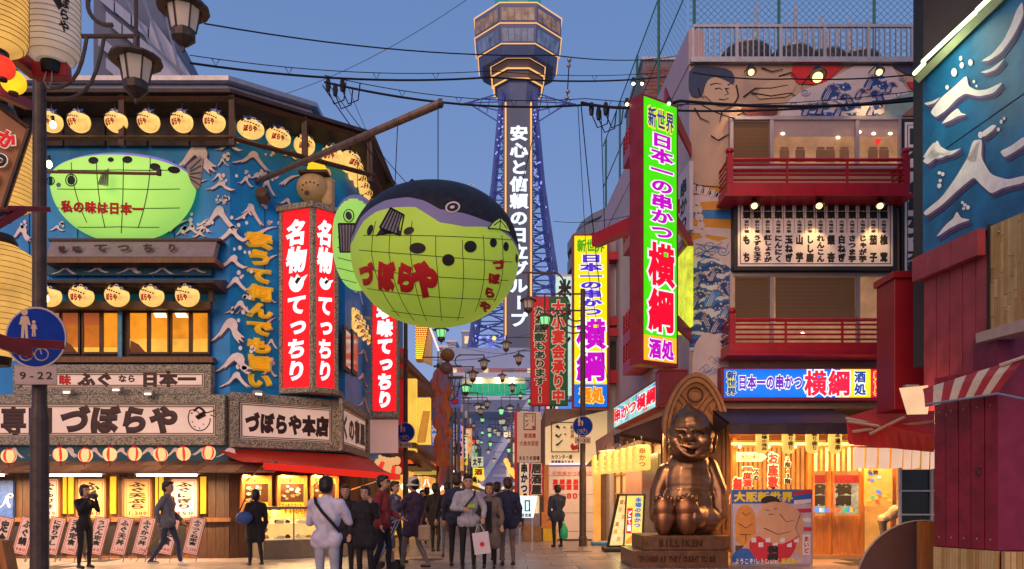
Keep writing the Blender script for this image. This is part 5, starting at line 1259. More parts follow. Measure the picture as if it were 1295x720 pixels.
lit(RF,t,'酒処',xx(1080),xx(1095),z0+.04,z1-.03,-.352,nav,True)
lit(RF,t,'新世界',xx(1105),xx(1117),z0+.04,z1-.04,-.352,rede,True,yele)
lit(RF,t,'日',xx(1119),xx(1137),z0+.16,z1-.12,-.352,glow('green lit acrylic',(.0,.5,.12),.8))
lamp('AREA',RF.wp((A+B)/2,-.45,(c+d)/2),10,(.5,.6,1),parent=t,rot=(radians(90),0,0),size=3.4,sy=.5)
# dark fabric awning below it
awd=mat('dark plum awning fabric',(.05,.028,.04),.6,var=.25,scale=2,bump=.1)
def awning(fr,x0,x1,zt_,zb_,dep,val,mt,label,name='dark_awning',y0=-.03,cat='awning'):
 t=thing(name,label,cat,fr.wp((x0+x1)/2,-dep/2,zb_))
 m=MB(fr); m.add([(x0,y0,zt_),(x1,y0,zt_),(x1,-dep,zb_),(x0,-dep,zb_),(x0,y0,zt_-.03),(x1,y0,zt_-.03),(x1,-dep,zb_-.03),(x0,-dep,zb_-.03)],[(3,2,1,0),(4,5,6,7),(0,1,5,4),(1,2,6,5),(2,3,7,6),(3,0,4,7)]); m.build('canopy',mt,t)
 m=MB(fr); m.add([(x0,y0,zt_),(x0,-dep,zb_),(x0,y0,zb_-val)],[(0,1,2)]); m.add([(x1,y0,zt_),(x1,-dep,zb_),(x1,y0,zb_-val)],[(0,2,1)]); m.build('end_flap',mt,t,kind='stuff')
 N=max(4,int((x1-x0)*3)); m=MB(fr)
 for j in range(N):
  a=x0+(x1-x0)*j/N; b_=x0+(x1-x0)*(j+1)/N; s_=.012*(1 if j % 2 else -1)
  m.quad((a,-dep+.005-s_,zb_-.02),(b_,-dep+.005+s_,zb_-.02),(b_,-dep+.005+s_,zb_-val),(a,-dep+.005-s_,zb_-val))
 m.build('valance',mt,t)
 return t
x0,x1=RF.at(919,530,-1.3)[0],RF.at(1086,530,-1.3)[0]
awning(RF,x0,x1,RF.at(1000,510,-.2)[1]-.1,RF.at(1000,535,-1.5)[1],1.5,.22,awd,'dark plum awning under the blue lit sign')
# ---- street face pieces
def sx(px,py=500): return RS.at(px,py)[0]
t=thing('side_sign_panel','yellow green lit panel on the corner behind the green sign','sign',RS.wp(sx(863),-.1,7))
A,B,c,d=RS.rect(857,320,872,418,-.1); MB(RS).box(A,B,-.14,-.02,c,d).build('lit_face',glow('yellow green lit panel',(.75,.8,.05),.9,evar=.35,scale=4),t); MB(RS).box(A,B,-.2,-.02,d,d+.1).build('cap',deep_red,t)
A,B,c,d=RS.rect(857,215,872,300,-.1); t=thing('side_lettered_panel','pale lettered panel on the corner above the yellow green panel','sign',RS.wp((A+B)/2,-.1,c)); MB(RS).box(A,B,-.1,-.02,c,d).build('board',m_white,t); MB(RS).text('串かつ',A+.2,B-.2,c+.1,d-.2,-.102,vert=True,bold=.05).build('lettering',ink,t)
# low parapet and mesh fence climbing over the street face
fen=mat('green fence paint',(.02,.15,.12),.5);
t=thing('rooftop_fence','green mesh fence standing along the rooftop of the right restaurant','fence',RF.wp(4,0,ZR+.1))
zf=ZR+3.4
def mesh_panel(P0,P1,z0,z1,step,r,parent):
 m=MB(); P0=Vector(P0); P1=Vector(P1); L=(P1-P0).length; h=z1-z0; u=(P1-P0)/L; n=int((L+h)/step)
 for k in range(n+1):
  s_=k*step
  for sg_ in (0,1):
   a0=max(0,s_-h); za=s_-a0; b0=min(L,s_); zb_=s_-b0
   if sg_: A_,B_=(a0,z0+za),(b0,z0+zb_)
   else: A_,B_=(L-a0,z0+za),(L-b0,z0+zb_)
   p=P0+u*A_[0]; q=P0+u*B_[0]; dx=u*r;
   m.add([(p.x-dx.x,p.y-dx.y,A_[1]),(q.x-dx.x,q.y-dx.y,B_[1]),(q.x+dx.x,q.y+dx.y,B_[1]),(p.x+dx.x,p.y+dx.y,A_[1])],[(0,1,2,3)])
 m.build('wire_mesh',mat('green grey mesh wire',(.08,.2,.22),.5),parent,kind='stuff')
mesh_panel((RX+.1,RY+.5,0),(13,RY+.5,0),ZR+.1,zf,.15,.008,t)
e0=Vector((RX+.05,RY+.5,0)); e1=e0+dirS*11; mesh_panel(e0,e1,ZR+.1,zf,.18,.007,t)
for x in (RF.at(880,60)[0]+.08,RF.at(995,60)[0],RF.at(1119,60)[0],8.2):
 m=MB(RF); m.tube([(x,.5,ZR),(x,.5,zf)],.035,8); m.build('post',fen,t)
for k in range(1,5):
 p=e0+dirS*k*2.6; m=MB(); m.tube([(p.x,p.y,ZR),(p.x,p.y,zf)],.035,8); m.build('post',fen,t)
for z in (zf,ZR+1.9): m=MB(); m.tube([e1+Vector((0,0,z)),e0+Vector((0,0,z)),(13,RY+.5,z)],.018,5); m.build('top_rail',fen,t)
MB(RS).box(0,RS.L,-.02,.3,ZR,ZR+.75).build('side_parapet',mat('pink lilac parapet',(.5,.36,.4),.6,var=.08),RB)
# steel railing
t=thing('rooftop_railing','pale steel rooftop railing with vertical bars above the mural','railing',RF.wp(4,0,ZR+.1))
A,zt3=RF.at(876,32); B=9.1
z0=ZR+.1
MB(RF).box(A,B,-.04,.02,zt3-.06,zt3).build('top_rail',grey_steel,t); MB(RF).box(A,B,-.03,.01,z0+.02,z0+.06).build('bottom_rail',grey_steel,t)
x=A; i=0
while x < B:
 th=.035 if i % 8 == 0 else .012; MB(RF).box(x-th,x+th,-.02-th*.3,.01,z0,zt3-.06).build('post' if i % 8 == 0 else 'bar',grey_steel,t); x += .118; i += 1
# stacked round tables, legs up
tb_leg=mat('white painted chair leg',(.6,.6,.66),.5)
random.seed(9)
for i,(px,w_) in enumerate([(945,62),(1005,56),(1050,52),(1095,54)]):
 x=RF.at(px,60,1.4)[0]; y=RY+1.5+i*.1; t=thing('upturned_table','dark round table on the rooftop with pale legs pointing up, %s from the left' % ORD[i],'table',(x+RX*0+RF.o.x,y,ZR+.05),'round tables stored on the rooftop')
 X0=x+RF.o.x; r=w_*.0185/2; zt_=RF.at(px,60,1.4)[1]
 m=MB(); m.lathe([(0,ZR+.05),(r,ZR+.05),(r*1.0,zt_-.12),(r*.8,zt_-.03),(0,zt_)],20,(X0,y,0)); m.build('table_top',mat('dark table skirt',(.05,.035,.045),.6),t)
 m=MB(); m.lathe([(r*.7,zt_-.03),(r*.86,zt_-.06),(r*.86,zt_-.02),(r*.7,zt_+.01)],20,(X0,y,0)); m.build('rim',grey_steel,t)
 for k in range(4):
  a=k*pi/2+.5+i; hgt=random.uniform(.5,.95); m=MB(); m.tube([(X0+r*.5*cos(a),y+r*.5*sin(a),zt_-.05),(X0+r*.6*cos(a),y+r*.6*sin(a),zt_+hgt)],.05,6,r1=.035); m.build('leg',tb_leg,t)
# brick penthouse far along the roof
t=thing('brick_penthouse','small red brick penthouse behind the mesh fence above the green sign','rooftop hut',(5,30,11)); fr_=FRONT(27)
A,B,c,d=fr_.rect(813,76,870,140,0)
brk=mat('red brick',(.3,.1,.065),.8,var=.3,bump=.3); MB(fr_).box(A,B,.05,4,6.0,d).build('wall',mat('mortar grey',(.22,.18,.17),.9),t)
MB(fr_).box(A-.06,B+.06,-.03,4.1,d,d+.1).build('roof_slab',grey_steel,t)
m=MB(fr_);
for r in range(14):
 for q in range(5): o_=.15*(r % 2); m.box(A+.02+q*.3+o_,min(B,A+.02+q*.3+o_+.28),.02,.05,c-.3+r*.13,c-.3+r*.13+.115)
m.build('brick_courses',brk,t,kind='stuff')
# ---- tall green sign box on its red frame
Lp,Rp=Vector((2.32,14.0,0)),Vector((3.03,14.45,0)); GF=Fr(Lp.x,Lp.y,Rp.x,Rp.y)
t=thing('tall_green_sign','tall green lit vertical sign in a deep red casing with purple and red characters','sign',(2.7,14.4,3.8))
zb=EYE+(HY-456)/F*14.0; zt_=EYE+(HY-119)/F*14.0
MB(GF).box(-.03,GF.L+.03,.02,.33,zb-.05,zt_+.03).build('casing',deep_red,t,bevel=.01)
g_em=glow('green lit acrylic face',(.07,.82,.0),.95,evar=.06); or_em=glow('amber lit acrylic',(1,.5,.02),1.0,evar=.05)
h=zt_-zb
MB(GF).box(.03,GF.L-.03,0,.015,zb+h*.1,zt_-.03).build('lit_face',g_em,t); MB(GF).box(.03,GF.L-.03,0,.015,zb+.02,zb+h*.1-.002).build('lit_face',or_em,t)
L_=GF.L
lit(GF,t,'新世界',L_*.12,L_*.88,zt_-h*.115,zt_-h*.035,-.002,nav,False,yele,i=.03)
lit(GF,t,'日本一の串かつ',L_*.2,L_*.86,zb+h*.47,zt_-h*.125,-.002,mage,True,o=.1,i=.045,res=4)
lit(GF,t,'横綱',L_*.13,L_*.9,zb+h*.11,zb+h*.46,-.002,rede,True,o=.085,i=.04,res=4)
lit(GF,t,'酒処',L_*.15,L_*.88,zb+h*.012,zb+h*.09,-.002,mage,False,o=.1,i=.05)
for z in (RF.at(880,192)[1],RF.at(880,310)[1],RF.at(870,425)[1]):
 p=GF.wp(GF.L,.2,z); m=MB(); m.add([(p.x-.1,p.y-.08,z-.14),(RX+.02,RY-.1,z-.14),(RX+.02,RY+.0,z-.14),(p.x-.1,p.y+.1,z-.14),(p.x-.1,p.y-.08,z+.12),(RX+.02,RY-.1,z+.12),(RX+.02,RY+.0,z+.12),(p.x-.1,p.y+.1,z+.12)],[(0,3,2,1),(4,5,6,7),(0,1,5,4),(1,2,6,5),(2,3,7,6),(3,0,4,7)]); m.build('bracket_arm',red_paint,t)
MB(GF).box(GF.L+.05,GF.L+.25,.2,2.6,RF.at(880,310)[1]-.13,RF.at(880,310)[1]+.12).build('bracket_arm',red_paint,t)
for px,py in ((801,103),(812,103),(793,129),(846,128)):
 p=W(px,py,14.3); m=MB(Matrix.Translation(p)); m.lathe([(0,.06),(.03,.06),(.06,-.03),(.05,-.03),(0,.03)],10); m.ball((0,0,-.03),.03,8,6); o=m.build('small_lamp',black_metal,t)
 MB().ball((p.x,p.y,p.z-.04),.03,8,6).build('bulb',warm_bulb,t)
# ---- yellow vertical sign further down the street
YY=25; fr_=FRONT(YY); A,B,c,d=fr_.rect(724,296,770,517,0)
t=thing('tall_yellow_sign','tall yellow lit vertical sign with blue base hanging over the street','sign',W(747,517,YY))
MB(fr_).box(A,B,.02,.35,c,d).build('casing',deep_red,t); h=d-c; ye=glow('yellow lit acrylic face',(.95,.8,.0),1.0,evar=.06)
MB(fr_).box(A+.06,B-.06,0,.018,c+h*.14,d-.06).build('lit_face',ye,t); MB(fr_).box(A+.06,B-.06,0,.018,c+.06,c+h*.14-.003).build('lit_face',glow('blue lit acrylic',(.0,.17,.8)),t)
wd=B-A
lit(fr_,t,'新世界',A+wd*.12,B-wd*.12,d-h*.105,d-h*.03,-.002,glow('leaf green lit acrylic',(.1,.45,.0),.8),False,yele,i=.05)
lit(fr_,t,'日本一の串かつ',A+wd*.2,B-wd*.18,c+h*.53,d-h*.115,-.002,glow('violet blue lit acrylic',(.1,.03,.7),.9,evar=0),True,o=.11,i=.055)
lit(fr_,t,'横綱',A+wd*.1,B-wd*.08,c+h*.15,c+h*.52,-.002,mage,True,o=.085,i=.04)
lit(fr_,t,'酒処',A+wd*.18,B-wd*.14,c+h*.03,c+h*.125,-.002,glow('orange lit acrylic',(1,.25,.02),1,evar=0),False,c2=yele,i=.05)
for z in (c+h*.42,c+h*.86): MB(fr_).box(B,B+.35,.1,.25,z,z+.25).build('bracket_arm',red_paint,t)
# pale neighbour building with red beams
t=thing('pale_neighbour','pale grey building with red balcony beams between the yellow and green signs','building',(4.1,27,0)); fr_=FRONT(25.6)
A,B,c,d=fr_.rect(771,298,800,520,0); MB(fr_).box(A,B+1.4,.0,8,0,d).build('wall',mat('pale grey render',(.42,.38,.4),.7,var=.08,scale=1),t)
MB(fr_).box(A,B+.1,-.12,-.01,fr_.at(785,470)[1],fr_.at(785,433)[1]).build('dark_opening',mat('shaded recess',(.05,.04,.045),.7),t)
for a,b_ in ((323,334),(403,414),(470,486)):
 z1,z0=fr_.at(785,a)[1],fr_.at(785,b_)[1]; MB(fr_).box(A-.05,B+.05,-.3,-.01,z0,z1).build('beam',red_paint,t)
for k in range(3): MB(fr_).box(A+.15+k*.22,A+.19+k*.22,-.06,-.005,fr_.at(785,400)[1],fr_.at(785,340)[1]).build('downpipe',grey_steel,t)
for i,py in enumerate((292,345,398,450,480)):
 z=1
# side red balcony edges on the street face
for i,(p0,p1) in enumerate(((186,200),(300,314),(418,432),(455,470))):
 A,B,c,d=RS.rect(790,p0,803,p1,-.5)
 t=thing('side_balcony','narrow red balcony ledge on the street face, %s from the top' % ORD[i],'balcony',RS.wp((A+B)/2,-.3,c),'red ledges on the street face'); MB(RS).box(A,B,-.55,-.02,c,d).build('ledge',red_paint,t)
 for k in range(4): m=MB(RS); m.tube([(A,-.52,d+.12+.12*k),(B,-.52,d+.12+.12*k)],.02,5); m.build('rail',red_paint,t)
 for k in range(5): MB(RS).box(A+(B-A)*k/4-.03,A+(B-A)*k/4+.03,-.55,-.49,d,d+.55).build('post',red_paint,t)
# slanting picture sign and dark awning on the street face
MULTI=[glow('printed colour %d' % i,c,.9,evar=.2) for i,c in enumerate([(1,.15,.03),(.9,.8,.7),(.1,.6,.25),(.1,.3,.9),(1,.6,.05),(.2,.5,.7)])]
t=thing('picture_sign_box','multicoloured lit picture sign running along the street face beside the statue','sign',RS.wp(sx(810),-.8,3.8))
A,B=RS.at(776,520,-.28)[0],RS.at(833,500,-.28)[0]; c=RS.at(833,512,-.28)[1]; d=RS.at(833,480,-.28)[1]
MB(RS).box(A,B+.0,-.26,-.02,c-.05,d+.07).build('casing',deep_red,t)
MB(RS).box(A+.05,B-.05,-.28,-.265,c,d).build('lit_face',glow('pale blue lit print',(.4,.75,.75),.9,evar=.3,scale=3),t)
random.seed(12)
for i in range(16):
 a=A+.1+(B-A-.3)*i/16; b_=a+(B-A)/16*random.uniform(.7,1.2); z0=c+random.uniform(.02,.25); MB(RS).box(a,min(b_,B-.07),-.286-.001*(i % 3),-.281-.001*(i % 3),z0,min(d-.03,z0+random.uniform(.2,.45))).build('print_patch',MULTI[i % 6],t)
lit(RS,t,'串かつ横綱',A+.2,B-.2,c+.1,d-.1,-.292,rede)
# red fascia end facing the camera
t=thing('red_fascia_box','plain deep red box at the corner between the picture sign and the statue niche','fascia',(RX-.4,RY-.4,3.6));
fr_=FRONT(17.15); A,B,c,d=fr_.rect(834,469,869,512,0); MB(fr_).box(A,B,0,.5,c,d).build('box',deep_red,t,bevel=.015); MB(fr_).box(A-.02,B+.02,-.02,.52,d,d+.04).build('cap',red_paint,t)
A,B=RS.at(778,545,-1.2)[0],RS.L-1.5
awning(RS,A,B,c-.02,c-.5,1.25,.22,awd,'dark plum awning on the street face left of the statue',name='side_awning')
# yellow paper lanterns and wooden front under the side awning
yl_l=glow('yellow paper lantern',(1,.6,.12),1.0,evar=.15,scale=6,base=(.7,.5,.2))
for i in range(7):
 px=757+i*9; x=RS.at(px,588,-.9)[0]; p=RS.wp(x,-.9,0); z=RS.at(px,588-i*1.5,-.9)[1]
 t=thing('paper_lantern','yellow lettered paper lantern in the street side row, %s from the left' % ORD[i],'lantern',(p.x,p.y,z),'yellow lanterns under the side awning')
 m=MB(); m.box(p.x-.19,p.x+.19,p.y-.15,p.y+.15,z-.28,z+.28); m.build('paper_body',yl_l,t,bevel=.05); MB().text('串かつ',p.x-.08,p.x+.08,z-.22,z+.22,p.y-.152,vert=True,bold=.03).build('lettering',mat('brown print',(.3,.12,.02),.6),t); m=MB(); m.tube([(p.x,p.y,z+.28),(p.x,p.y,z+.5)],.01,5); m.build('hook',black_metal,t)
t=thing('lattice_front','warm lit lattice shop front along the street face','shop front',RS.wp(sx(800),0,0))
A,B=RS.at(780,640)[0],RS.L-.05
MB(RS).box(A,B,-.02,.03,.0,3.0).build('glow_wall',mat('lit cream wall',(.5,.35,.2),.6,em=(1,.5,.15),es=.35,evar=.35,var=.1,scale=.8),t)
for k in range(9): a=A+(B-A)*k/8; MB(RS).box(a-.03,a+.03,-.09,-.025,0,2.9).build('post',wood_mid,t)
for z in (.9,1.5,2.1,2.7): MB(RS).box(A,B,-.07,-.024,z,z+.05).build('rail',wood_orange,t)
a,b_,c,d=RS.rect(792,590,812,625,-.1); MB(RS).box(a,b_,-.12,-.095,c,d).build('notice',mat('pink notice',(.5,.25,.2),.6),t)
a,b_=RS.at(818,620)[0],RS.at(838,620)[0]; MB(RS).box(a,b_,-.11,-.095,.2,2.5).build('dark_door',mat('dark door glass',(.02,.02,.025),.2),t)
lamp('AREA',RS.wp((A+B)/2,-.8,2.75),260,(1,.6,.25),parent=t,size=B-A,sy=.4,rot=(0,0,math.atan2(RS.u.y,RS.u.x)))
# blank banner sign above the lanterns
t=thing('tan_banner','tilted pinkish banner hanging before the yellow lanterns','banner',W(764,595,23)); m=MB();
m.add([W(753,558,23),W(777,543,22),W(777,572,22),W(755,582,23)],[(0,3,2,1)]); m.add([W(753,558,23)+Vector((0,.03,0)),W(777,543,22)+Vector((0,.03,0)),W(777,572,22)+Vector((0,.03,0)),W(755,582,23)+Vector((0,.03,0))],[(0,1,2,3)]); m.build('cloth',mat('pinkish banner cloth',(.4,.24,.2),.7),t,kind=None)
# ================================================================ shop front under the dark awning
t=thing('restaurant_front','warm lit wooden shop front with sliding doors and posters behind the statue','shop front',RF.wp(3,.8,0))
FY=.9
def fb(px0,py0,px1,py1,y0,y1,name,mt,parent=None,fr=RF,**k):
 A,B,c,d=fr.rect(px0,py0,px1,py1,y0); return MB(fr).box(A,B,y0,y1,c,d).build(name,mt,parent or t,**k)
warmwall=mat('warm lit inner shop',(.5,.26,.08),.6,var=.2,em=(1,.42,.08),es=.5,evar=.35,scale=1.4)
fb(925,545,1175,702,FY+.9,FY+.95,'inner_wall',warmwall)
fb(905,702,1180,712,FY-.1,FY+.9,'step',mat('tan floor step',(.35,.22,.12),.5))
for px in (929,1024,1049,1091,1131): fb(px-2.5,550,px+2.5,702,FY-.05,FY+.05,'post',wood_orange)
fb(925,548,1175,553,FY-.08,FY+.06,'lintel',wood_orange); fb(925,560,1090,563,FY-.3,FY-.27,'pale_rail',mat('pale wood rail',(.6,.45,.25),.5))
for i,(a,b_) in enumerate([(1027,1047),(1052,1089)]):
 A,B,c,d=RF.rect(a,562,b_,702,FY); dr=MB(RF)
 for q in [(A,B,d-.08,d),(A,B,c,c+.06),(A,A+.05,c+.06,d-.08),(B-.05,B,c+.06,d-.08)]: dr.box(q[0],q[1],FY-.03,FY+.02,q[2],q[3])
 do=dr.build('sliding_door',wood_orange,t)
 fb(a+1,652,b_-1,700,FY-.02,FY+.0,'lower_panel',wood_orange,do)
 fb(a+2,565,b_-2,651,FY-.01,FY-.005,'pane',glassy,do)
 fb(a+2,612,b_-2,650,FY+.3,FY+.32,'kitchen_view',mat('cool lit kitchen',(.4,.45,.35),.5,var=.3,scale=8,em=(.45,.6,.4),es=.5,evar=.6),do)
 fb(a+2,601,b_-2,611,FY+.2,FY+.24,'red_garland',mat('red garland',(.5,.03,.02),.6,var=.5,scale=20,em=(.8,.05,.03),es=.3),do)
 A,B,c,d=RF.rect(a+5 if i else a-4,612,b_-12 if i else b_-3,640,FY-.03); MB(RF).text('横綱',A,B,c,d,FY-.02,vert=True,bold=.07,res=3).build('lettering',ink,do)
random.seed(21)
for i in range(9): px=1030+i*7; fb(px,566,px+3.4,596,FY-.2,FY-.19,'paper_strip',[mat('cream strip',(.7,.55,.3),.6,em=(1,.6,.2),es=.35),mat('wood menu strip',(.4,.2,.06),.6)][i % 2])
for i in range(10): px=1030+random.random()*55; fb(px,640+random.random()*4,px+4,648,FY-.2,FY-.1,'counter_item',random.choice(MULTI))
# vertical banners with big characters
def ban(px0,px1,py0,py1,s_,c1,c2,y=FY-.35,name='hanging_word',**k):
 A,B,c,d=RF.rect(px0,py0,px1,py1,y); MB(RF).text(s_,A,B,c,d,y,vert=True,bold=.13,depth=.01).build(name,c2,t); MB(RF).text(s_,A,B,c,d,y-.013,vert=True,bold=.06,depth=.005).build(name,c1,t)
wht=mat('white sticker',(.8,.7,.6),.6,em=(1,.8,.6),es=.3)
rdt=mat('red sticker',(.7,.02,.02),.6,em=(1,.02,.02),es=.25)
ban(971,984,572,617,'お座敷',rdt,wht); ban(973,982,614,624,'あ',ink,wht); ban(992,1000,577,612,'2階・3階',ink,wht); ban(939,951,587,616,'一度漬',rdt,wht); ban(952,960,592,608,'スの',ink,wht); ban(927,938,604,622,'御',rdt,wht)
A,B,c,d=RF.rect(931,572,963,584,FY-.3); MB(RF).prism([(A,c),(B,c),(B+.12,(c+d)/2),(B,d),(A,d)],FY-.33,FY-.3).build('arrow_sign',mat('cream arrow sign',(.7,.5,.3),.6,em=(1,.6,.25),es=.4),t); MB(RF).text('カウンター',A+.1,B-.05,c+.05,d-.05,FY-.335,bold=.03).build('lettering',red_ink,t)
for px in range(934,1024,6): fb(px,566,px+1.4,700,FY+.3,FY+.35,'lattice_bar',wood_mid)
# collage poster
A,B,c,d=RF.rect(1093,593,1128,640,FY-.2); MB(RF).box(A,B,FY-.22,FY-.18,c,d).build('poster',mat('orange collage poster',(.6,.3,.08),.6,em=(1,.4,.08),es=.35,evar=.4,scale=6),t)
for i in range(18):
 x=random.uniform(A+.05,B-.1); z=random.uniform(c+.05,d-.1); MB(RF).box(x,x+.09,FY-.225-.0004*i,FY-.2205-.0004*i,z,z+.06).build('dish_print',random.choice(MULTI[:5]),t)
MB(RF).text('名物',A+.05,A+.3,d-.13,d-.02,FY-.235,bold=.04).build('lettering',ink,t)
for x in (947,985,1020,1070,1120):
 p=RF.wp(RF.at(x,580,FY-.4)[0],FY+.3,2.55); MB().ball(tuple(p),.03,8,6).build('ceiling_bulb',warm_bulb,t)
for x in (4.6,6.2,7.8): lamp('AREA',(x,RY+.2,2.75),130,(1,.5,.16),parent=t,size=1.3,sy=.5)
fb(925,545,1180,548.5,FY-.9,FY+.9,'ceiling',mat('warm plank ceiling',(.35,.18,.07),.6))
# vertical oval lanterns
for i,(px,s_) in enumerate([(964,'自慢の逸品'),(997,'盛り盛り'),(1027,'盛り盛り'),(1056,'本場串')]):
 A,B,c,d=RF.rect(px-8,547,px+8,574,-.5); cx=(A+B)/2
 t2=thing('oval_lantern','oval yellow lettered lantern under the dark awning, %s from the statue' % ORD[i],'lantern',RF.wp(cx,-.5,c),'oval lanterns under the dark awning')
 m=MB(RF); r=(B-A)/2; m.lathe([(0,c),(r*.6,c+.01),(r*.93,c+.07),(r,c+.16),(r,d)],18,(cx,-.5,0)); m.build('paper_body',yl_l,t2,smooth=True)
 m=MB(RF); m.lathe([(0,d),(r*.8,d),(r*.8,d+.04),(0,d+.04)],14,(cx,-.5,0)); m.build('cap',black_metal,t2)
 MB(RF).text(s_,cx-r*.45,cx+r*.45,c+.06,d,0,vert=True,bold=.04,warp=lambda X,Z,D: (X,-.5-sqrt(max(0,r*r-(X-cx)**2))-.012-D,Z)).build('lettering',mat('brown print',(.3,.12,.02)),t2)
# ---- sumo picture board (drawn as a plain wrestler)
t=thing('picture_board','upright picture board with yellow title and a cartoon wrestler squatting','poster board',W(977,716,15.9))
PF=FRONT(15.9); A,B,c,d=PF.rect(925,619,1028,716,0); c=.03
MB(PF).box(A,B,.02,.07,c-.02,d).build('frame',grey_steel,t)
MB(PF).box(A+.03,B-.03,.0,.018,c,d-.03).build('sheet',mat('lilac printed sheet',(.5,.4,.5),.5,var=.15,scale=6),t)
def pp(pts,mt,y,name='printed_shape',rnd=1):
 P=[PF.at(*p)[0:2] for p in pts]
 for _ in range(rnd):
  N=[]
  for i in range(len(P)): p,q=P[i],P[(i+1) % len(P)]; N += [(p[0]*.75+q[0]*.25,p[1]*.75+q[1]*.25),(p[0]*.25+q[0]*.75,p[1]*.25+q[1]*.75)]
  P=N
 return MB(PF).prism(P[::-1],y-.001,y).build(name,mt,t)
pb=mat('printed blue',(.03,.12,.45),.5); pr=mat('printed red',(.55,.03,.05),.5,var=.1); pskin=mat('printed skin',(.6,.33,.2),.5,var=.08); pw=mat('printed white',(.7,.65,.65),.5); po=mat('printed orange',(.6,.25,.06),.5,var=.15); py_=mat('printed yellow',(.8,.6,.03),.5)
pp([(926,620),(1027,620),(1027,637),(926,637)],pb,-.001,rnd=0)
for i in range(5): pp([(1004,622+i*11),(1026,619+i*12),(1026,624+i*12),(1004,627+i*11)],pr if i % 2 == 0 else pw,-.003-.0003*i,rnd=0)
pp([(936,640),(946,638),(954,646),(957,668),(954,690),(932,690),(929,668),(931,648)],po,-.003);
for L_ in ([(938,648),(943,652),(949,648)],[(934,662),(943,668),(952,662)],[(936,676),(950,676)],[(943,676),(943,688)]): brush(L_,mat('printed brown line',(.12,.04,.02),.5),r=.008,y=-.008,fr=PF,name='printed_line',parent=t)
pp([(930,690),(957,690),(957,702),(930,702)],mat('printed dark brown',(.1,.05,.03),.5),-.004,rnd=0)
pp([(958,648),(968,640),(988,634),(1000,638),(1012,648),(1018,666),(1012,680),(1022,700),(1014,706),(1002,696),(975,702),(955,690),(940,704),(934,700),(948,680),(962,672),(956,660)],pskin,-.006)
pp([(963,634),(972,630),(981,632),(986,640),(982,652),(972,656),(964,650)],pskin,-.009); pp([(961,632),(972,626),(984,630),(988,636),(978,634),(964,638)],mat('printed black',(.02,.02,.02),.5),-.011)
pp([(944,688),(958,676),(968,684),(985,690),(1004,682),(1010,676),(1004,700),(990,712),(958,712)],pr,-.010)
for i in range(7): pp([(950+i*9,680+(i % 2)*6+i*.5),(956+i*9,680+(i % 2)*6),(956+i*9,686+(i % 2)*6),(950+i*9,686+(i % 2)*6)],pw,-.013,rnd=0)
pp([(926,700),(940,692),(955,698),(968,704),(960,714),(926,714)],pb,-.008);
for L_ in ([(968,645),(974,646)],[(978,644),(983,643)],[(972,651),(979,650)],[(986,650),(994,660),(1004,658)],[(966,668),(984,676),(1000,672)],[(1012,650),(1006,668),(1012,682)]): brush(L_,mat('printed black'),r=.007,y=-.013,fr=PF,name='printed_line',parent=t)
pp([(966,646),(971,646),(971,654),(966,654)],mat('printed tan',(.5,.38,.25),.5),-.014,rnd=0)
x0,x1,z0,z1=PF.rect(928,622,1003,635,0); MB(PF).text('大阪新世界',x0,x1,z0,z1,-.003,bold=.06,depth=.004,res=3).build('lettering',py_,t)
x0,x1,z0,z1=PF.rect(970,690,984,709,0); MB(PF).text('横綱',x0,x1,z0,z1,-.014,vert=True,bold=.07,depth=.004).build('lettering',mat('printed black'),t)
x0,x1,z0,z1=PF.rect(929,706,985,714,0); MB(PF).text('ようこそ!レトロな町',x0,x1,z0,z1,-.012,bold=.05,depth=.003).build('lettering',pw,t)
x0,x1,z0,z1=PF.rect(988,706,1012,714,0); MB(PF).text('新世界へ',x0,x1,z0,z1,-.012,bold=.05,depth=.003).build('lettering',py_,t)
x0,x1,z0,z1=PF.rect(1016,678,1023,700,0); MB(PF).box(x0-.02,x1+.02,-.012,-.01,z0-.03,z1+.03).build('printed_plaque',pw,t); MB(PF).text('まいど',x0,x1,z0,z1,-.0125,vert=True,bold=.05,depth=.003).build('lettering',pr,t)
# ---- A-frame lit menu
t=thing('menu_stand','bright yellow lit A shaped menu stand left of the statue','menu stand',W(790,694,20.5))
c0=W(790,694,20.5); c0.z=0
a_em=glow('yellow menu light',(1,.72,.15),1.0,evar=.15,scale=4)
P=Matrix.Translation(Vector((W(788,690,20.3).x,20.3,0)))
def leaf(cx,w_,x_shear,mt,yaw,nm):
 M_=Matrix.Translation(Vector((cx,20.4,.12))) @ Matrix.Rotation(radians(yaw),4,'Z') @ Matrix(((1,0,x_shear,0),(0,1,0,0),(0,0,1,0),(0,0,0,1)))
 fo=MB(M_); H_=1.36
 for q in [(0,w_,0,.04),(0,w_,H_-.04,H_),(0,.04,.04,H_-.04),(w_-.04,w_,.04,H_-.04)]: fo.box(q[0],q[1],-.03,.08,q[2],q[3])
 f_=fo.build('stand_frame',black_metal,t); MB(M_).box(.04,w_-.04,-.01,.05,.04,H_-.04).build(nm,mt,f_); return M_,f_
xL=(768-CX)/F*20.4; xR=(788-CX)/F*20.4
M1,f1=leaf(xL,.5,.22,mat('dim cream menu print',(.6,.5,.25),.5,em=(1,.75,.3),es=.55,evar=.25,scale=9),12,'menu_face')
for r in range(6):
 for q in range(3): MB(M1).box(.09+q*.12,.18+q*.12,-.016,-.012,.15+r*.19,.26+r*.19).build('dish_print',random.choice(food_c),f1)
M2,f2_=leaf(xR,.5,.05,a_em,-16,'menu_face')
MB(M2).text('本場の串かつ',.25,.42,.5,1.28,-.014,vert=True,bold=.06).build('lettering',glow('blue green letter',(.05,.2,.6),.8),f2_)
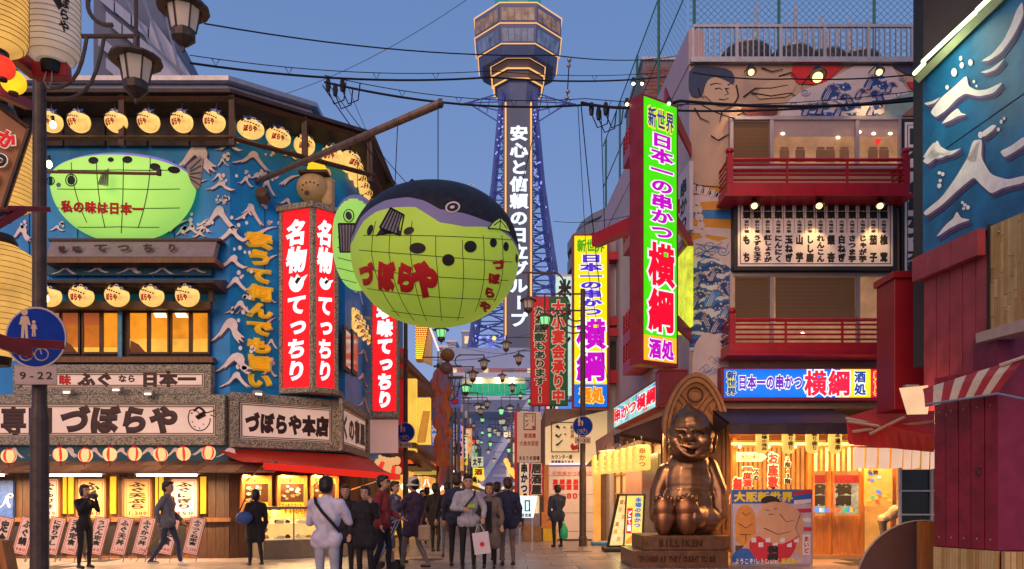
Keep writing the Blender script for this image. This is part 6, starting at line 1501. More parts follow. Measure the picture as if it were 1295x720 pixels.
MB(M2).box(.06,.2,-.016,-.012,.35,1.0).build('red_patch',rede,f2_); MB(M2).text('どて焼',.08,.18,.4,.95,-.017,vert=True,bold=.05).build('lettering',whi,f2_)
MB(M2).prism([(.06,.08),(.42,.12),(.42,.34),(.2,.3),(.06,.16)],-.018,-.013).build('food_print',glow('fried orange print',(1,.35,.05),.9,evar=.4,scale=12),f2_)
m=MB(); m.slab([(xL-.1,20.1),(xR+.6,20.1),(xR+.6,20.9),(xL-.1,20.9)],0,.11); m.build('base',black_metal,t,bevel=.03)
lamp('POINT',(xR-.1,19.8,.8),10,(1,.75,.3),.2,parent=t)
# small blue tray on the ground
t=thing('blue_tray','flat blue plastic tray on the pavement behind the lamp post','tray',(2.6,23.4,0)); m=MB(); m.box(2.35,2.95,23.2,23.6,0,.1); m.build('tray_body',mat('blue plastic',(.05,.2,.4),.4),t,bevel=.03); MB().box(2.4,2.9,23.25,23.55,.1,.104).build('tray_lining',mat('pale plastic',(.4,.5,.6),.5),t)
# ================================================================ STREET LAMPS AND MIDDLE DISTANCE
glass_l=mat('frosted lamp glass',(.5,.42,.34),.3,var=.1,em=(.9,.6,.4),es=.12)
glass_g=glow('green lit lamp glass',(.3,.95,.35),.95,evar=.1)
def lantern(parent,c,s,lit):
 """hexagonal hanging lantern; c is the middle of its glass, s the width of the hat"""
 x,y,z=c; g=MB(); g.lathe([(s*.12,-s*.36),(s*.22,-s*.2),(s*.31,s*.24)],8,c); go=g.build('lamp_glass',glass_g if lit else glass_l,parent)
 m=MB(); m.lathe([(s*.5,s*.24),(s*.49,s*.29),(s*.33,s*.36),(s*.2,s*.44),(s*.06,s*.5),(s*.05,s*.7),(0,s*.7)],14,c); m.lathe([(0,s*.24),(s*.5,s*.24)],14,c); m.build('lamp_hat',bronze_pole,parent,smooth=False)
 m=MB(); m.lathe([(0,-s*.62),(s*.03,-s*.58),(s*.03,-s*.5),(s*.12,-s*.44),(s*.23,-s*.34),(s*.23,-s*.18),(s*.2,-s*.18)],10,c); m.build('lamp_base',bronze_pole,parent)
 m=MB()
 for k in range(6):
  a=2*pi*k/6+.3; m.tube([(x+s*.23*cos(a),y+s*.23*sin(a),z-s*.2),(x+s*.32*cos(a),y+s*.32*sin(a),z+s*.25)],s*.02,4)
 m.build('lamp_frame',bronze_pole,go)
def street_lamp(px,Y,lamps,top,label,sgn,arms,rad=.085,s=.52,disc=None,loops=(),braces=()):
 x=(px-CX)/F*Y; t=thing('street_lamp',label,'street lamp',(x,Y,0),'ornate brown street lamps')
 z=lambda py: EYE+(HY-py)/F*Y
 m=MB(); m.lathe([(rad*1.5,0),(rad*1.5,.25),(rad*1.25,.3),(rad*1.25,2.2),(rad,2.35),(rad*.85,z(top)),(0,z(top))],14,(x,Y,0)); m.build('pole',bronze_pole,t,smooth=False)
 for a0,a1,py in arms:
  m=MB(); m.tube([((a0-CX)/F*Y,Y,z(py)),((a1-CX)/F*Y,Y,z(py))],rad*.32,7); m.build('arm',bronze_pole,t)
 for cx,cy,r,a0,a1 in loops:
  m=MB(); m.tube([W(cx+r*cos(radians(a0+(a1-a0)*i/12)),cy-r*sin(radians(a0+(a1-a0)*i/12)),Y) for i in range(13)],rad*.32,6); m.build('scroll',bronze_pole,t)
 for (ax,ay,bx,by,bulge) in braces:
  m=MB(); m.tube([W(ax+(bx-ax)*f+bulge[0]*sin(pi*f),ay+(by-ay)*f+bulge[1]*sin(pi*f),Y) for f in [i/8 for i in range(9)]],rad*.26,6); m.build('brace',bronze_pole,t)
 for lx,ly,lit,drop in lamps:
  c=W(lx,ly,Y); lantern(t,tuple(c),s,lit)
  m=MB(); m.tube([(c.x,Y,c.z+s*.6),(c.x,Y,z(drop))],rad*.28,6); m.build('drop_rod',bronze_pole,t)
 return t
# near lamp at the left edge
L0_=street_lamp(50,8.6,[(172,93,0,-40),(232,28,0,-60)],-20,'nearest brown street lamp, at the left edge, with two hanging lanterns and scroll arms',1,[(50,176,46),(50,232,-45)],rad=.075,s=.55,
 loops=[(138,5,27,100,280)],braces=[(50,112,110,46,(12,22)),(50,124,132,46,(16,30)),(50,96,96,46,(8,14))])
# mid lamps
street_lamp(737,23,[(668,386,0,345),(689,407,1,372)],366,'street lamp with scroll arms in front of the tall yellow sign',-1,[(735,692,393),(737,676,372),(700,660,345)],s=.5,rad=.08,loops=[(699,359,14,-90,90),(706,386,14,-90,90)],braces=[(737,405,716,393,(-4,6)),(737,412,710,393,(-5,9)),(737,420,704,393,(-6,12))])
street_lamp(513,24,[(558,423,1,395)],395,'slim street lamp left of the blue pedestrian disc near the narrow red sign',1,[(513,558,395)],s=.5,rad=.07)
street_lamp(554,31,[(612,461,0,449),(598,476,0,464),(589,493,1,470),],460,'street lamp beside the orange draped decoration on the left pavement',1,[(554,589,478),(580,612,449),(580,600,464)],s=.5,rad=.07,loops=[(583,457,7.5,90,270)],braces=[(554,492,570,478,(4,5)),(554,500,576,478,(5,8)),(554,508,582,478,(7,11))])
street_lamp(697,33,[(640,438,0,424),(656,455,0,443)],420,'street lamp partly hidden behind the red and green banner sign',-1,[(697,640,427),(697,656,444)],s=.5,rad=.07)
street_lamp(690,42,[(635,478,0,468),(648,491,0,481)],463,'street lamp with two small lanterns right of the green lit band',-1,[(690,648,481),(690,635,469)],s=.5,rad=.07,loops=[(664,487,6,-90,90)])
street_lamp(576,44,[(616,512,0,503),(608,521,0,510)],496,'street lamp in the middle distance left of the stair block',1,[(576,616,503),(576,608,510)],s=.5,rad=.07,loops=[(596,507,4,90,270)])
for i,(px,Y,py,dx,sg_) in enumerate([(588,58,532,22,1),(682,52,501,-24,-1),(596,74,548,14,1),(674,66,524,-20,-1),(601,92,560,8,1)]):
 street_lamp(px,Y,[(px+dx,py,1,py-8),(px+dx*.5,py+7,i % 2,py-1)],py-14,'small far street lamp, %s nearest of the far row with green lanterns' % ORD[i],sg_,[(px,px+dx,py-8)],s=.5,rad=.07)
# round blue pedestrian signs
sign_blue=mat('blue reflective sign',(.008,.04,.3),.7,var=.15,spec=.1); s_tan=mat('tan sign print',(.6,.42,.28),.5,var=.05)
def disc_sign(px,py,r,Y,label,hours=True,big=False,py2=None,w2=20,h2=7,group='round blue pedestrian signs',tilt=0):
 t=thing('pedestrian_sign',label,'traffic sign',W(px,py+r,Y),group); fr_=FRONT(Y); k=Y/F; c=W(px,py,Y); R__=r*k
 def dsc(rad_,y0,y1,mt,nm): MB(fr_).prism([(c.x+rad_*cos(a*pi/18),c.z+rad_*sin(a*pi/18)) for a in range(36)],y0,y1).build(nm,mt,t)
 dsc(R__,.004,.02,mat('pale sign rim',(.5,.42,.36),.5),'rim'); dsc(R__*.94,0,.003,sign_blue,'disc')
 P=lambda a,b: (c.x+a*R__,c.z+b*R__)
 def fig(x,z,h,nm):
  m=MB(fr_); hd=h*.12
  m.prism([(P(x,z+h*.44)[0]+hd*R__*cos(a*pi/6),P(x,z+h*.44)[1]+hd*R__*sin(a*pi/6)) for a in range(12)],-.004,-.001)
  m.prism([P(x-h*.12,z+h*.3),P(x-h*.2,z-.0),P(x-h*.12,z),P(x-h*.1,z+.02),P(x-h*.13,z-h*.5),P(x-h*.03,z-h*.5),P(x,z-h*.1),P(x+h*.03,z-h*.5),P(x+h*.13,z-h*.5),P(x+h*.1,z+.02),P(x+h*.2,z-h*.05),P(x+h*.22,z),P(x+h*.12,z+h*.3)][::-1],-.004,-.001); m.build(nm,s_tan,t,kind='stuff' if nm == 'x' else None)
 fig(-.35,.42,.9 if big else .8,'adult_figure'); fig(-.05,.28,.5,'child_figure')
 m=MB(fr_)
 for cx in (-.3,.2): m.tube([(P(cx+.22*cos(a*pi/10),-.55)[0],-.004,P(0,-.55+.2*sin(a*pi/10))[1]) for a in range(21)],R__*.022,4)
 m.build('bicycle_wheels',s_tan,t); m=MB(fr_); m.tube([(P(a,b)[0],-.004,P(a,b)[1]) for a,b in ((-.3,-.55),(-.15,-.3),(.12,-.3),(-.05,-.55),(-.3,-.55))],R__*.022,4); m.tube([(P(a,b)[0],-.004,P(a,b)[1]) for a,b in ((.2,-.55),(.1,-.2),(.2,-.2))],R__*.022,4); m.build('bicycle_frame',s_tan,t)
 q=W(px,py2,Y); m=MB(fr_); a,b_=w2*k/2,h2*k/2; m.box(q.x-a,q.x+a,0,.015,q.z-b_,q.z+b_); m.build('hours_plate',mat('pinkish plate',(.48,.36,.32),.5,var=.08),t,bevel=.008)
 MB(fr_).text('9-22',q.x-a*.8,q.x+a*.85,q.z-b_*.55,q.z+b_*.6,-.001,bold=.015 if big else .03,res=3).build('lettering',ink,t)
 MB(fr_).box(q.x-.03,q.x+.03,.02,.06,q.z,c.z+R__*.5).build('clamp',bronze_pole,t)
disc_sign(45,427,39,8.4,'large round blue pedestrian sign with 9 22 plate on the nearest lamp post',big=True,py2=475,w2=54,h2=23)
disc_sign(512,547,12.6,23.8,'small round blue sign on the left post beside the pink panel',py2=563,w2=18,h2=7)
disc_sign(737,539,13,22.8,'small round blue sign on the right post before the cream sign',py2=557,w2=20,h2=8)
# clamped tools on the right pole / slanting pegs
# ---- red and green banner sign
YY=30; fr_=FRONT(YY); t=thing('banner_sign','paired red and green vertical banner sign with outlined characters','sign',W(695,512,YY))
A,B,c,d=fr_.rect(672,376,717,512,0); mid=A+(B-A)*.5
MB(fr_).box(A-.04,B+.04,.04,.2,c-.04,d+.04).build('frame',deep_red,t)
gcl=mat('dark green sign cloth',(.012,.09,.035),.6,var=.2,em=(.02,.2,.07),es=.2); rcl=mat('bright red sign cloth',(.45,.015,.02),.6,var=.15,em=(.8,.02,.02),es=.25)
MB(fr_).box(A,mid-.005,0,.035,c,d).build('left_field',rcl,t); MB(fr_).box(mid+.005,B,0,.035,c,d).build('right_field',gcl,t)
cr_l=mat('cream letter edge',(.75,.65,.5),.6,em=(1,.8,.6),es=.2); gl_=mat('green letter',(.02,.12,.05),.6); rl_=mat('red letter',(.65,.03,.02),.6,em=(.9,.04,.03),es=.25)
h=d-c
for s_,a,b_,z0,z1,c1 in [('たお座敷もあります!!',A+.1,mid-.12,c+.05,d-.35,gl_),('大小宴会承り中',mid+.1,B-.08,c+.05,d-.1,rl_)]:
 MB(fr_).text(s_,a,b_,z0,z1,-.002,vert=True,bold=.11,depth=.01).build('letter_outline',cr_l,t); MB(fr_).text(s_,a,b_,z0,z1,-.014,vert=True,bold=.05,depth=.006).build('lettering',c1,t)
# ---- white sign behind
YY=34; fr_=FRONT(YY); t=thing('white_green_sign','pale green white lit sign with black character between the banner and yellow sign','sign',W(714,460,YY)); A,B,c,d=fr_.rect(703,350,726,500,0)
MB(fr_).box(A,B,0,.2,c,d).build('panel',glow('pale mint lit panel',(.6,.85,.75),.85,evar=.15),t); MB(fr_).box(A-.04,B+.04,.02,.25,d,d+.1).build('cap',grey_steel,t)
for i,ch in enumerate('米寿し'): MB(fr_).text(ch,A+.1,B-.1,d-.9-i*1.0,d-.1-i*1.0,-.002,bold=.05).build('lettering',ink,t)
fr_=FRONT(31)
t=thing('window_sign','bright blue white lit panel stack under the banner sign','sign',W(712,560,31)); A,B,c,d=fr_.rect(706,508,724,562,0)
for i in range(4): MB(fr_).box(A,B,0,.1,c+(d-c)*i/4+.02,c+(d-c)*(i+1)/4-.02).build('lit_panel',MULTI[[1,5,1,3][i]],t)
# ---- the cream sign buildings on the right
def brush_sign(fr,px0,py0,px1,py1,label,parent_name,mt,Yd=0):
 A,B,c,d=fr.rect(px0,py0,px1,py1,0); t=thing(parent_name,label,'sign',fr.wp((A+B)/2,.1,c)); MB(fr).box(A,B,0,.25,c,d).build('board',mt,t,bevel=.01); return t,A,B,c,d
crm=mat('cream lit sign face',(.7,.6,.4),.55,em=(1,.72,.35),es=.38,var=.05,evar=.15,scale=.8)
pk_p=mat('pinkish cream banner',(.62,.48,.36),.6,var=.08,em=(.9,.55,.38),es=.2)
fr_=FRONT(29)
t,A,B,c,d=brush_sign(fr_,654,521,684,585,'tall pinkish cream sign with small brush strokes and red stamp left of the banners','brush_sign',pk_p)
def strokes(t,fr,A,B,c,d,n=5):
 w_=B-A; h=d-c; P=lambda a,b: (A+a*w_,-.01,c+b*h)
 m=MB(fr)
 for q in [(A+.02,B-.02,d-.05,d-.02),(A+.02,B-.02,c+.02,c+.05),(A+.02,A+.05,c+.05,d-.05),(B-.05,B-.02,c+.05,d-.05)]: m.box(q[0],q[1],-.012,-.002,q[2],q[3])
 m.build('border_line',ink,t)
 for pts,r in [(((.2,.86),(.32,.78)),.06),(((.45,.82),(.52,.8)),.035),(((.18,.58),(.28,.5),(.38,.6)),.045),(((.48,.6),(.55,.58)),.03),(((.2,.24),(.3,.3),(.42,.42)),.04)]:
  q=MB(fr); q.tube([P(*p) for p in pts],w_*r,6,r1=w_*r*.45); q.build('brush_mark',ink,t)
 MB(fr).text('新世界',A+w_*.68,A+w_*.82,c+h*.45,d-h*.12,-.004,vert=True,bold=.03).build('lettering',mat('brown print'),t)
 q=MB(fr); q.prism([(A+w_*.68,c+h*.2),(A+w_*.75,c+h*.08),(A+w_*.95,c+h*.12),(A+w_*.93,c+h*.28),(A+w_*.82,c+h*.22),(A+w_*.74,c+h*.32)],-.012,-.002); q.build('red_stamp',red_ink,t)
w_,h=B-A,d-c
strokes(t,fr_,A+w_*.25,B-w_*.2,d-h*.37,d-h*.02); MB(fr_).text('居酒屋',A+w_*.28,B-w_*.2,d-h*.52,d-h*.42,-.003,bold=.03).build('lettering',red_ink,t); MB(fr_).text('大衆串酒場',A+w_*.1,B-w_*.1,d-h*.68,d-h*.57,-.003,bold=.03).build('lettering',mat('salmon letter',(.6,.2,.12),.6),t); MB(fr_).text('まるうま酒場',A+w_*.06,B-w_*.05,c+h*.04,c+h*.13,-.003,bold=.03).build('lettering',ink,t)
MB(fr_).box(A-.1,A-.01,0,.2,c-1.1,d).build('red_edge',rcl,t)
fr_=FRONT(27.5); t=thing('red_white_banner','white and red vertical banners with round outlined characters below the brush sign','banner',W(672,626,27.5))
A,B,c,d=fr_.rect(657,586,688,624,0); mid=A+(B-A)*.38
MB(fr_).box(A,mid,0,.03,c,d).build('white_strip',wht,t); MB(fr_).box(mid,B,.0,.03,c-.1,d).build('red_strip',rcl,t)
MB(fr_).text('串かつ',A+.04,mid-.04,c,d,-.002,vert=True,bold=.06).build('lettering',ink,t); MB(fr_).text('居酒屋',mid+.08,B-.08,c-.05,d,-.002,vert=True,bold=.12,depth=.01).build('letter_outline',cr_l,t); MB(fr_).text('居酒屋',mid+.08,B-.08,c-.05,d,-.014,vert=True,bold=.05).build('lettering',mat('charcoal letter',(.05,.05,.05),.6),t)
# building with slanting cream sign
fr_=FRONT(26); t=thing('cream_sign_shop','shop with slanting cream sign over a tall white menu wall marked 80','shop',W(722,670,26))
X_=lambda px: (px-CX)/F*26; Z_=lambda py: EYE+(HY-py)/F*26
MB(fr_).prism([(X_(690),Z_(588)),(X_(690),Z_(540)),(X_(724),Z_(529)),(X_(768),Z_(519)),(X_(768),Z_(560)),(X_(742),Z_(588))][::-1],.06,.5).build('cream_box',crm,t)
strokes(t,fr_,X_(696),X_(733),Z_(573),Z_(533)); MB(fr_).text('カウンター席',X_(697),X_(724),Z_(581),Z_(575),.04,bold=.03).build('lettering',ink,t); MB(fr_).text('居酒屋あります',X_(697),X_(726),Z_(587),Z_(582),.04,bold=.03).build('lettering',ink,t)
m=MB(fr_); m.tube([(X_(694),-.1,Z_(587)),(X_(742),-.1,Z_(587))],.03,6); m.build('violet_tube',glow('violet white tube',(.75,.6,1),1.6,evar=0),t)
MB(fr_).box(X_(694),X_(750),.05,.3,0.05,Z_(590)).build('white_wall',mat('white menu wall',(.6,.5,.46),.6,var=.08,em=(.9,.6,.5),es=.12),t)
for i in range(4):
 z=Z_(590)*(i+.5)/4; MB(fr_).box(X_(694),X_(750),.04,.048,z-.01,z+.01).build('wall_seam',mat('seam grey',(.3,.26,.25),.7),t)
MB(fr_).text('元祖串かつ専門店',X_(698),X_(749),Z_(602),Z_(596),.045,bold=.03).build('lettering',mat('salmon letter'),t)
for i in range(5):
 MB(fr_).text('居酒',X_(699+i*8.6),X_(706+i*8.6),Z_(620),Z_(606),.045,vert=True,bold=.07).build('lettering',red_ink if i < 4 else mat('salmon letter'),t)
MB(fr_).text('80',X_(716),X_(731),Z_(632),Z_(622),.04,bold=.04,res=3).build('price',red_ink,t)
MB(fr_).box(X_(688),X_(694),.0,.4,0,Z_(588)).build('side_post',wood_orange,t)
MB(fr_).box(X_(750),X_(760),.05,3,0,Z_(575)).build('lit_doorway',warmwall,t)
MB(fr_).box(X_(690),X_(772),.5,6,0,Z_(515)).build('wall',mat('shaded tan wall',(.2,.13,.1),.7,var=.2),t)
# lit small stand sign
fr_=FRONT(21); t=thing('lit_stand_sign','small white blue lit standing sign with brush strokes on the right of the crowd','standing sign',W(665,657,21)); A,B,c,d=fr_.rect(654,627,677,655,0)
m=MB(fr_); m.prism([(A,c),(B-.05,c),(B+.06,d),(A+.06,d)],0,.1); m.build('lit_box',glow('cool white lit box',(.75,.95,1),1.15,evar=.1),t); strokes(t,fr_,A+.18,B-.12,c+.15,d-.1)
MB(fr_).text('居酒屋',A+.1,B-.1,c+.02,c+.12,-.003,bold=.03).build('lettering',ink,t)
for x in (A+.05,B-.1): MB(fr_).box(x,x+.04,.02,.06,0,c).build('leg',grey_steel,t)
t=thing('box_pile','stack of brown and yellow boxes on the pavement below the red banners','boxes',(.75,25.8,0))
for a,b_,z0,z1,c_ in [(.35,.95,0,.5,'brown carton'),(1.0,1.45,0,.42,'yellow crate'),(.4,.9,.5,.9,'violet grey box'),(.95,1.4,.42,.95,'orange box')]:
 MB().box(a,b_,25.5,26,z0,z1).build('box',mat(c_,{'brown carton': (.22,.12,.06),'yellow crate': (.6,.4,.03),'violet grey box': (.2,.17,.26),'orange box': (.5,.2,.06)}[c_],.6,var=.2),t,bevel=.015)
# ---- rows of buildings lining the street
random.seed(31)
def shop_row(side,Y0,Y1,xa,xb,hgt,mt,lit,lab,sgn=None):
 """one narrow building of the street wall, from depth Y0 to Y1, its face on the line xa..xb"""
 out=1 if side > 0 else -1
 t=thing('street_building',lab,'building',((xa+xb)/2+out*2,(Y0+Y1)/2,0))
 if side < 0: fr=Fr(xa,Y0,xb,Y1)
 else: fr=Fr(xb,Y1,xa,Y0)
 MB().slab([(xa,Y0),(xb,Y1),(xb+out*7,Y1),(xa+out*7,Y0)][::(1 if side < 0 else -1)][::-1],0,hgt).build('wall',mt,t)
 L=fr.L
 MB(fr).box(.05,L-.05,-.03,-.005,.1,2.5).build('lit_front',lit,t)
 MB(fr).box(.05,L-.05,-.7,-.03,2.6,2.95).build('fascia',random.choice(MULTI),t)
 MB(fr).box(0,L,-.9,-.03,2.5,2.58).build('canopy',random.choice([deep_red,wood_dark,awd]),t)
 n=max(1,int(L/2.2))
 for r in range(int((hgt-4)/2.6)):
  for q in range(n):
   a=L*(q+.2)/n; wo=MB(fr).box(a,a+L/n*.6,-.06,-.005,3.7+r*2.6,5.1+r*2.6).build('window',grey_steel,t)
   MB(fr).box(a+.06,a+L/n*.6-.06,-.09,-.063,3.76+r*2.6,5.04+r*2.6).build('pane',lit_glass if random.random() < .5 else dk_glass,wo)
 return t,fr
walls=[mat('row wall %d' % i,c_,.75,var=.15,scale=.6) for i,c_ in enumerate([(.28,.2,.16),(.16,.17,.24),(.34,.3,.28),(.2,.12,.1),(.26,.24,.3)])]
xl=lambda Y: -4.15+(Y-30)*.004; xr_=lambda Y: 3.82 - .0535*(Y-17)
lits=[glow('lit shop front %d' % i,c_,.85,evar=.5,scale=1.5) for i,c_ in enumerate([(1,.45,.08),(1,.6,.2),(.95,.3,.08),(1,.7,.35)])]
for i,(a,b_,h_) in enumerate([(27,34,6.0),(34.3,42,6.3),(42.3,52,7),(52.3,64,7),(64.4,78,8),(78.4,100,8)]):
 shop_row(-1,a,b_,xl(a),xl(b_),h_,walls[i % 5],lits[i % 4],'%s shop building beyond the fish restaurant on the left side of the street' % ORD[i].capitalize())
for i,(a,b_,h_) in enumerate([(32,38,5.2),(38.3,46,6.2),(46.3,58,6.6),(58.3,74,7.5),(74.4,96,8)]):
 shop_row(1,a,b_,xr_(a)-.2,xr_(b_)-.2,h_,walls[(i+2) % 5],lits[(i+1) % 4],'%s shop building beyond the cream sign on the right side of the street' % ORD[i].capitalize())
# ---- left middle: yellow lit columns, layered brown roofs, bulb studded tower
t=thing('roofed_shop','brown roofed shop with tall yellow lit columns behind the narrow red sign','shop',W(528,600,27))
YY=26.5; X_=lambda px: (px-CX)/F*YY; Z_=lambda py: EYE+(HY-py)/F*YY
for a,b_,p0,p1 in [(514,526.5,479,572),(528,544,503,562)]: MB().box(X_(a),X_(b_),YY,YY+.3,Z_(p1),Z_(p0)).build('lit_column',glow('amber lit column',(1,.58,.08),1.0,evar=.25,scale=1),t)
MB().box(X_(500),X_(514),YY+.1,YY+.4,Z_(600),Z_(440)).build('red_column',rcl,t)
for i in range(6): m=MB(); m.add([W(527+i*1.6,560,YY-.1),W(530+i*1.6,560,YY-.1),W(538+i*1.2,520,YY-.1),W(535+i*1.2,520,YY-.1)],[(0,3,2,1)]); m.build('straw_fan',mat('straw fan',(.6,.36,.08),.7,em=(.9,.5,.1),es=.3),t)
for (x0,y0,x1,y1,th) in [(504,442,546,486,8),(506,464,550,494,9),(524,570,552,590,6),(526,560,552,580,4)]:
 a,b_=W(x0,y0,YY-.6),W(x1,y1,YY+2.5); k=th*YY/F
 m=MB(); m.add([a,b_,b_+Vector((0,0,-k)),a+Vector((0,0,-k)),a+Vector((-1.2,.3,.1)),b_+Vector((-1.2,.3,.1)),b_+Vector((-1.2,.3,-k+.1)),a+Vector((-1.2,.3,-k+.1))],[(0,3,2,1),(4,5,6,7),(0,1,5,4),(3,7,6,2),(0,4,7,3),(1,2,6,5)]); m.build('tiled_roof',mat('brown layered roof',(.16,.075,.045),.6,var=.4,scale=5,bump=.4,em=(.3,.1,.04),es=.12),t)
t=thing('bulb_tower','tapering orange tower covered with rows of small bulbs behind the fish lantern','sign tower',W(533,455,30))
YY=30; X_=lambda px: (px-CX)/F*YY; Z_=lambda py: EYE+(HY-py)/F*YY
m=MB(); m.prism([(X_(526),Z_(456)),(X_(534),Z_(456)),(X_(546),Z_(395)),(X_(524),Z_(395))],YY,YY+.5); m.build('backing',mat('brown bulb board',(.2,.08,.03),.6,em=(.6,.2,.02),es=.3),t)
m=MB(); m.prism([(X_(535),Z_(456)),(X_(545),Z_(460)),(X_(545),Z_(405)),(X_(543),Z_(400))],YY+.1,YY+.6); m.build('tan_side',mat('tan lit board',(.5,.32,.16),.6,em=(.9,.5,.2),es=.25),t)
m=MB()
for r in range(24):
 for q in range(7):
  py=398+r*2.4; f=(456-py)/61; a=526-2*f; b_=534+12*f; px=a+(b_-a)*(q+.5+(r % 2)*.25)/7.5; m.ball((X_(px),YY-.02,Z_(py)),.02,5,3)
m.build('small_bulbs',glow('orange small bulb',(1,.42,.04),3.5,evar=0),t,kind='stuff')
m=MB(); m.tube([W(544,415,29.9),W(555,444,29.9)],.04,6); m.build('pale_tube',glow('pinkish tube',(1,.7,.6),1.3),t)
# draped street decoration
t=thing('draped_decoration','tall street decoration of brown balls over orange and violet draped cloth','decoration',W(552,600,30)); YY=29.5
for px,py,r,c_ in [(566-0,449,9,(.3,.15,.05)),(564,466,8.5,(.24,.13,.1))]: m=MB(); m.ball(W(px,py,YY),(r*YY/F,r*YY/F,r*YY/F*.95),18,12); m.build('ball',mat('woven brown ball %d' % py,c_,.6,var=.3,scale=14,bump=.5),t,smooth=True)
m=MB(); m.tube([W(533,452,YY),W(558,452,YY)],.025,6); m.build('red_rod',red_paint,t)
cl=[mat('orange drape',(.6,.14,.03),.7,var=.3,em=(.9,.2,.03),es=.2),mat('violet drape',(.25,.18,.3),.7,var=.3),mat('dark red drape',(.3,.04,.03),.7,var=.4),mat('amber drape',(.6,.25,.04),.7,var=.3,em=(1,.4,.05),es=.3)]
drape_host=t
# small vertical blue sign, hanging lanterns, far lights
for (px0,py0,px1,py1,YY,mt,s_,lc,lab,vert) in [(567,492,583,515,38,mat('blue small sign',(.06,.12,.3),.6,em=(.08,.15,.5),es=.4),'新幸',red_ink,'small blue sign with red characters left of the lamp lanterns',True),
  (596,578,611,590,60,mat('pale small sign',(.6,.65,.5),.6,em=(.8,.9,.6),es=.4),'太平',ink,'small pale sign far down the left row',False),(598,592,612,602,58,glow('yellow small sign',(1,.85,.05),.9),'酒',red_ink,'small bright yellow sign far down the left row',False),
  (637,547,650,552.5,70,glow('cream far sign',(1,.8,.5),1.0),'一二三',red_ink,'small cream lit sign on the far right row',False),(518,604,548,617,36,glow('orange lit board',(1,.35,.06),.95,evar=.3),'串 八',whi,'orange lit board with a round mark behind the hat wearer',False),
  (684,528,702,536,36,glow('yellow red strip sign',(1,.5,.03),.9),'酒処',red_ink,'yellow and red strip sign behind the cream shop',False),(556,520,567,560,40,walls[1],'大門',cr_l,'dull violet vertical sign in the left row',True)]:
 fr_=FRONT(YY); A,B,c,d=fr_.rect(px0,py0,px1,py1,0); t=thing('small_sign',lab,'sign',W((px0+px1)/2,py1,YY)); MB(fr_).box(A,B,0,.2,c,d).build('board',mt,t); w_,h=B-A,d-c
 MB(fr_).text(s_,A+w_*.12,B-w_*.12,c+h*.08,d-h*.08,-.003,vert=vert,bold=.05).build('lettering',lc,t)
 MB(fr_).box(A-.06,A,.05,.15,c,d).build('edge_bar',black_metal,t)
 MB(fr_).box((A-.6 if px0 < 640 else B),(A-.06 if px0 < 640 else B+.6),.08,.14,d-h*.3,d-h*.3+.06).build('bracket',black_metal,t)
random.seed(23)
ol_m=[glow('orange street bulb',(1,.3,.05),2.5,evar=0),glow('red street bulb',(1,.08,.04),2,evar=0),glow('pale street bulb',(1,.85,.6),2.5,evar=0)]
def bulb_string(p,q,n,r,lab,mts,sag=.2):
 p,q=Vector(p),Vector(q); t=thing('lantern_string',lab,'string of lanterns',p)
 pts=[p.lerp(q,i/n) - Vector((0,0,sag*4*(i/n)*(1-i/n))) for i in range(n+1)]
 m=MB(); m.tube(pts,.008,4); m.build('cord',rubber,t)
 for i,a in enumerate(pts): m=MB(); m.ball(a-Vector((0,0,r)),(r,r,r*1.15),8,6); m.build('lantern',mts[i % len(mts)],t,smooth=True)
bulb_string(W(478,581,24),W(503,590,24),5,.12,'string of cream and red lanterns under the pink panel',[glow('cream lantern row',(1,.5,.2),.8),sl_r,glow('cream lantern row')],.05)
bulb_string(W(480,576,24.6),W(502,578,24.6),4,.12,'upper string of cream lanterns right behind the red awning',[glow('cream lantern row')],.05)
bulb_string(W(560,585,40),W(606,612,85),12,.16,'string of orange and red bulbs receding along the left shops',ol_m)
bulb_string(W(640,580,70),W(656,600,50),6,.22,'string of orange bulbs on the right shops under the stair block',ol_m[:1])
bulb_string(W(597,580,75),W(609,600,75),5,.3,'cluster of glowing orange bulbs at the end of the left row',ol_m[:1])
bulb_string(W(510,612,28),W(560,615,45),9,.1,'string of pale bulbs along the left shop canopies',ol_m[2:])
# yellow strip canopy left row
t=thing('yellow_canopy','yellow lit shop canopy strip just left of the crowd','canopy',W(530,600,32)); m=MB(); m.prism([( (523-CX)/F*32,EYE+(HY-599)/F*32),((553-CX)/F*32,EYE+(HY-601)/F*32),((553-CX)/F*32,EYE+(HY-596)/F*32),((523-CX)/F*32,EYE+(HY-590)/F*32)],32,33); m.build('fabric',mat('yellow canopy fabric',(.6,.5,.1),.6,em=(.9,.7,.15),es=.35),t); MB().box((523-CX)/F*32,(553-CX)/F*32,31.96,31.99,EYE+(HY-601)/F*32-.05,EYE+(HY-601)/F*32).build('edge',deep_red,t)
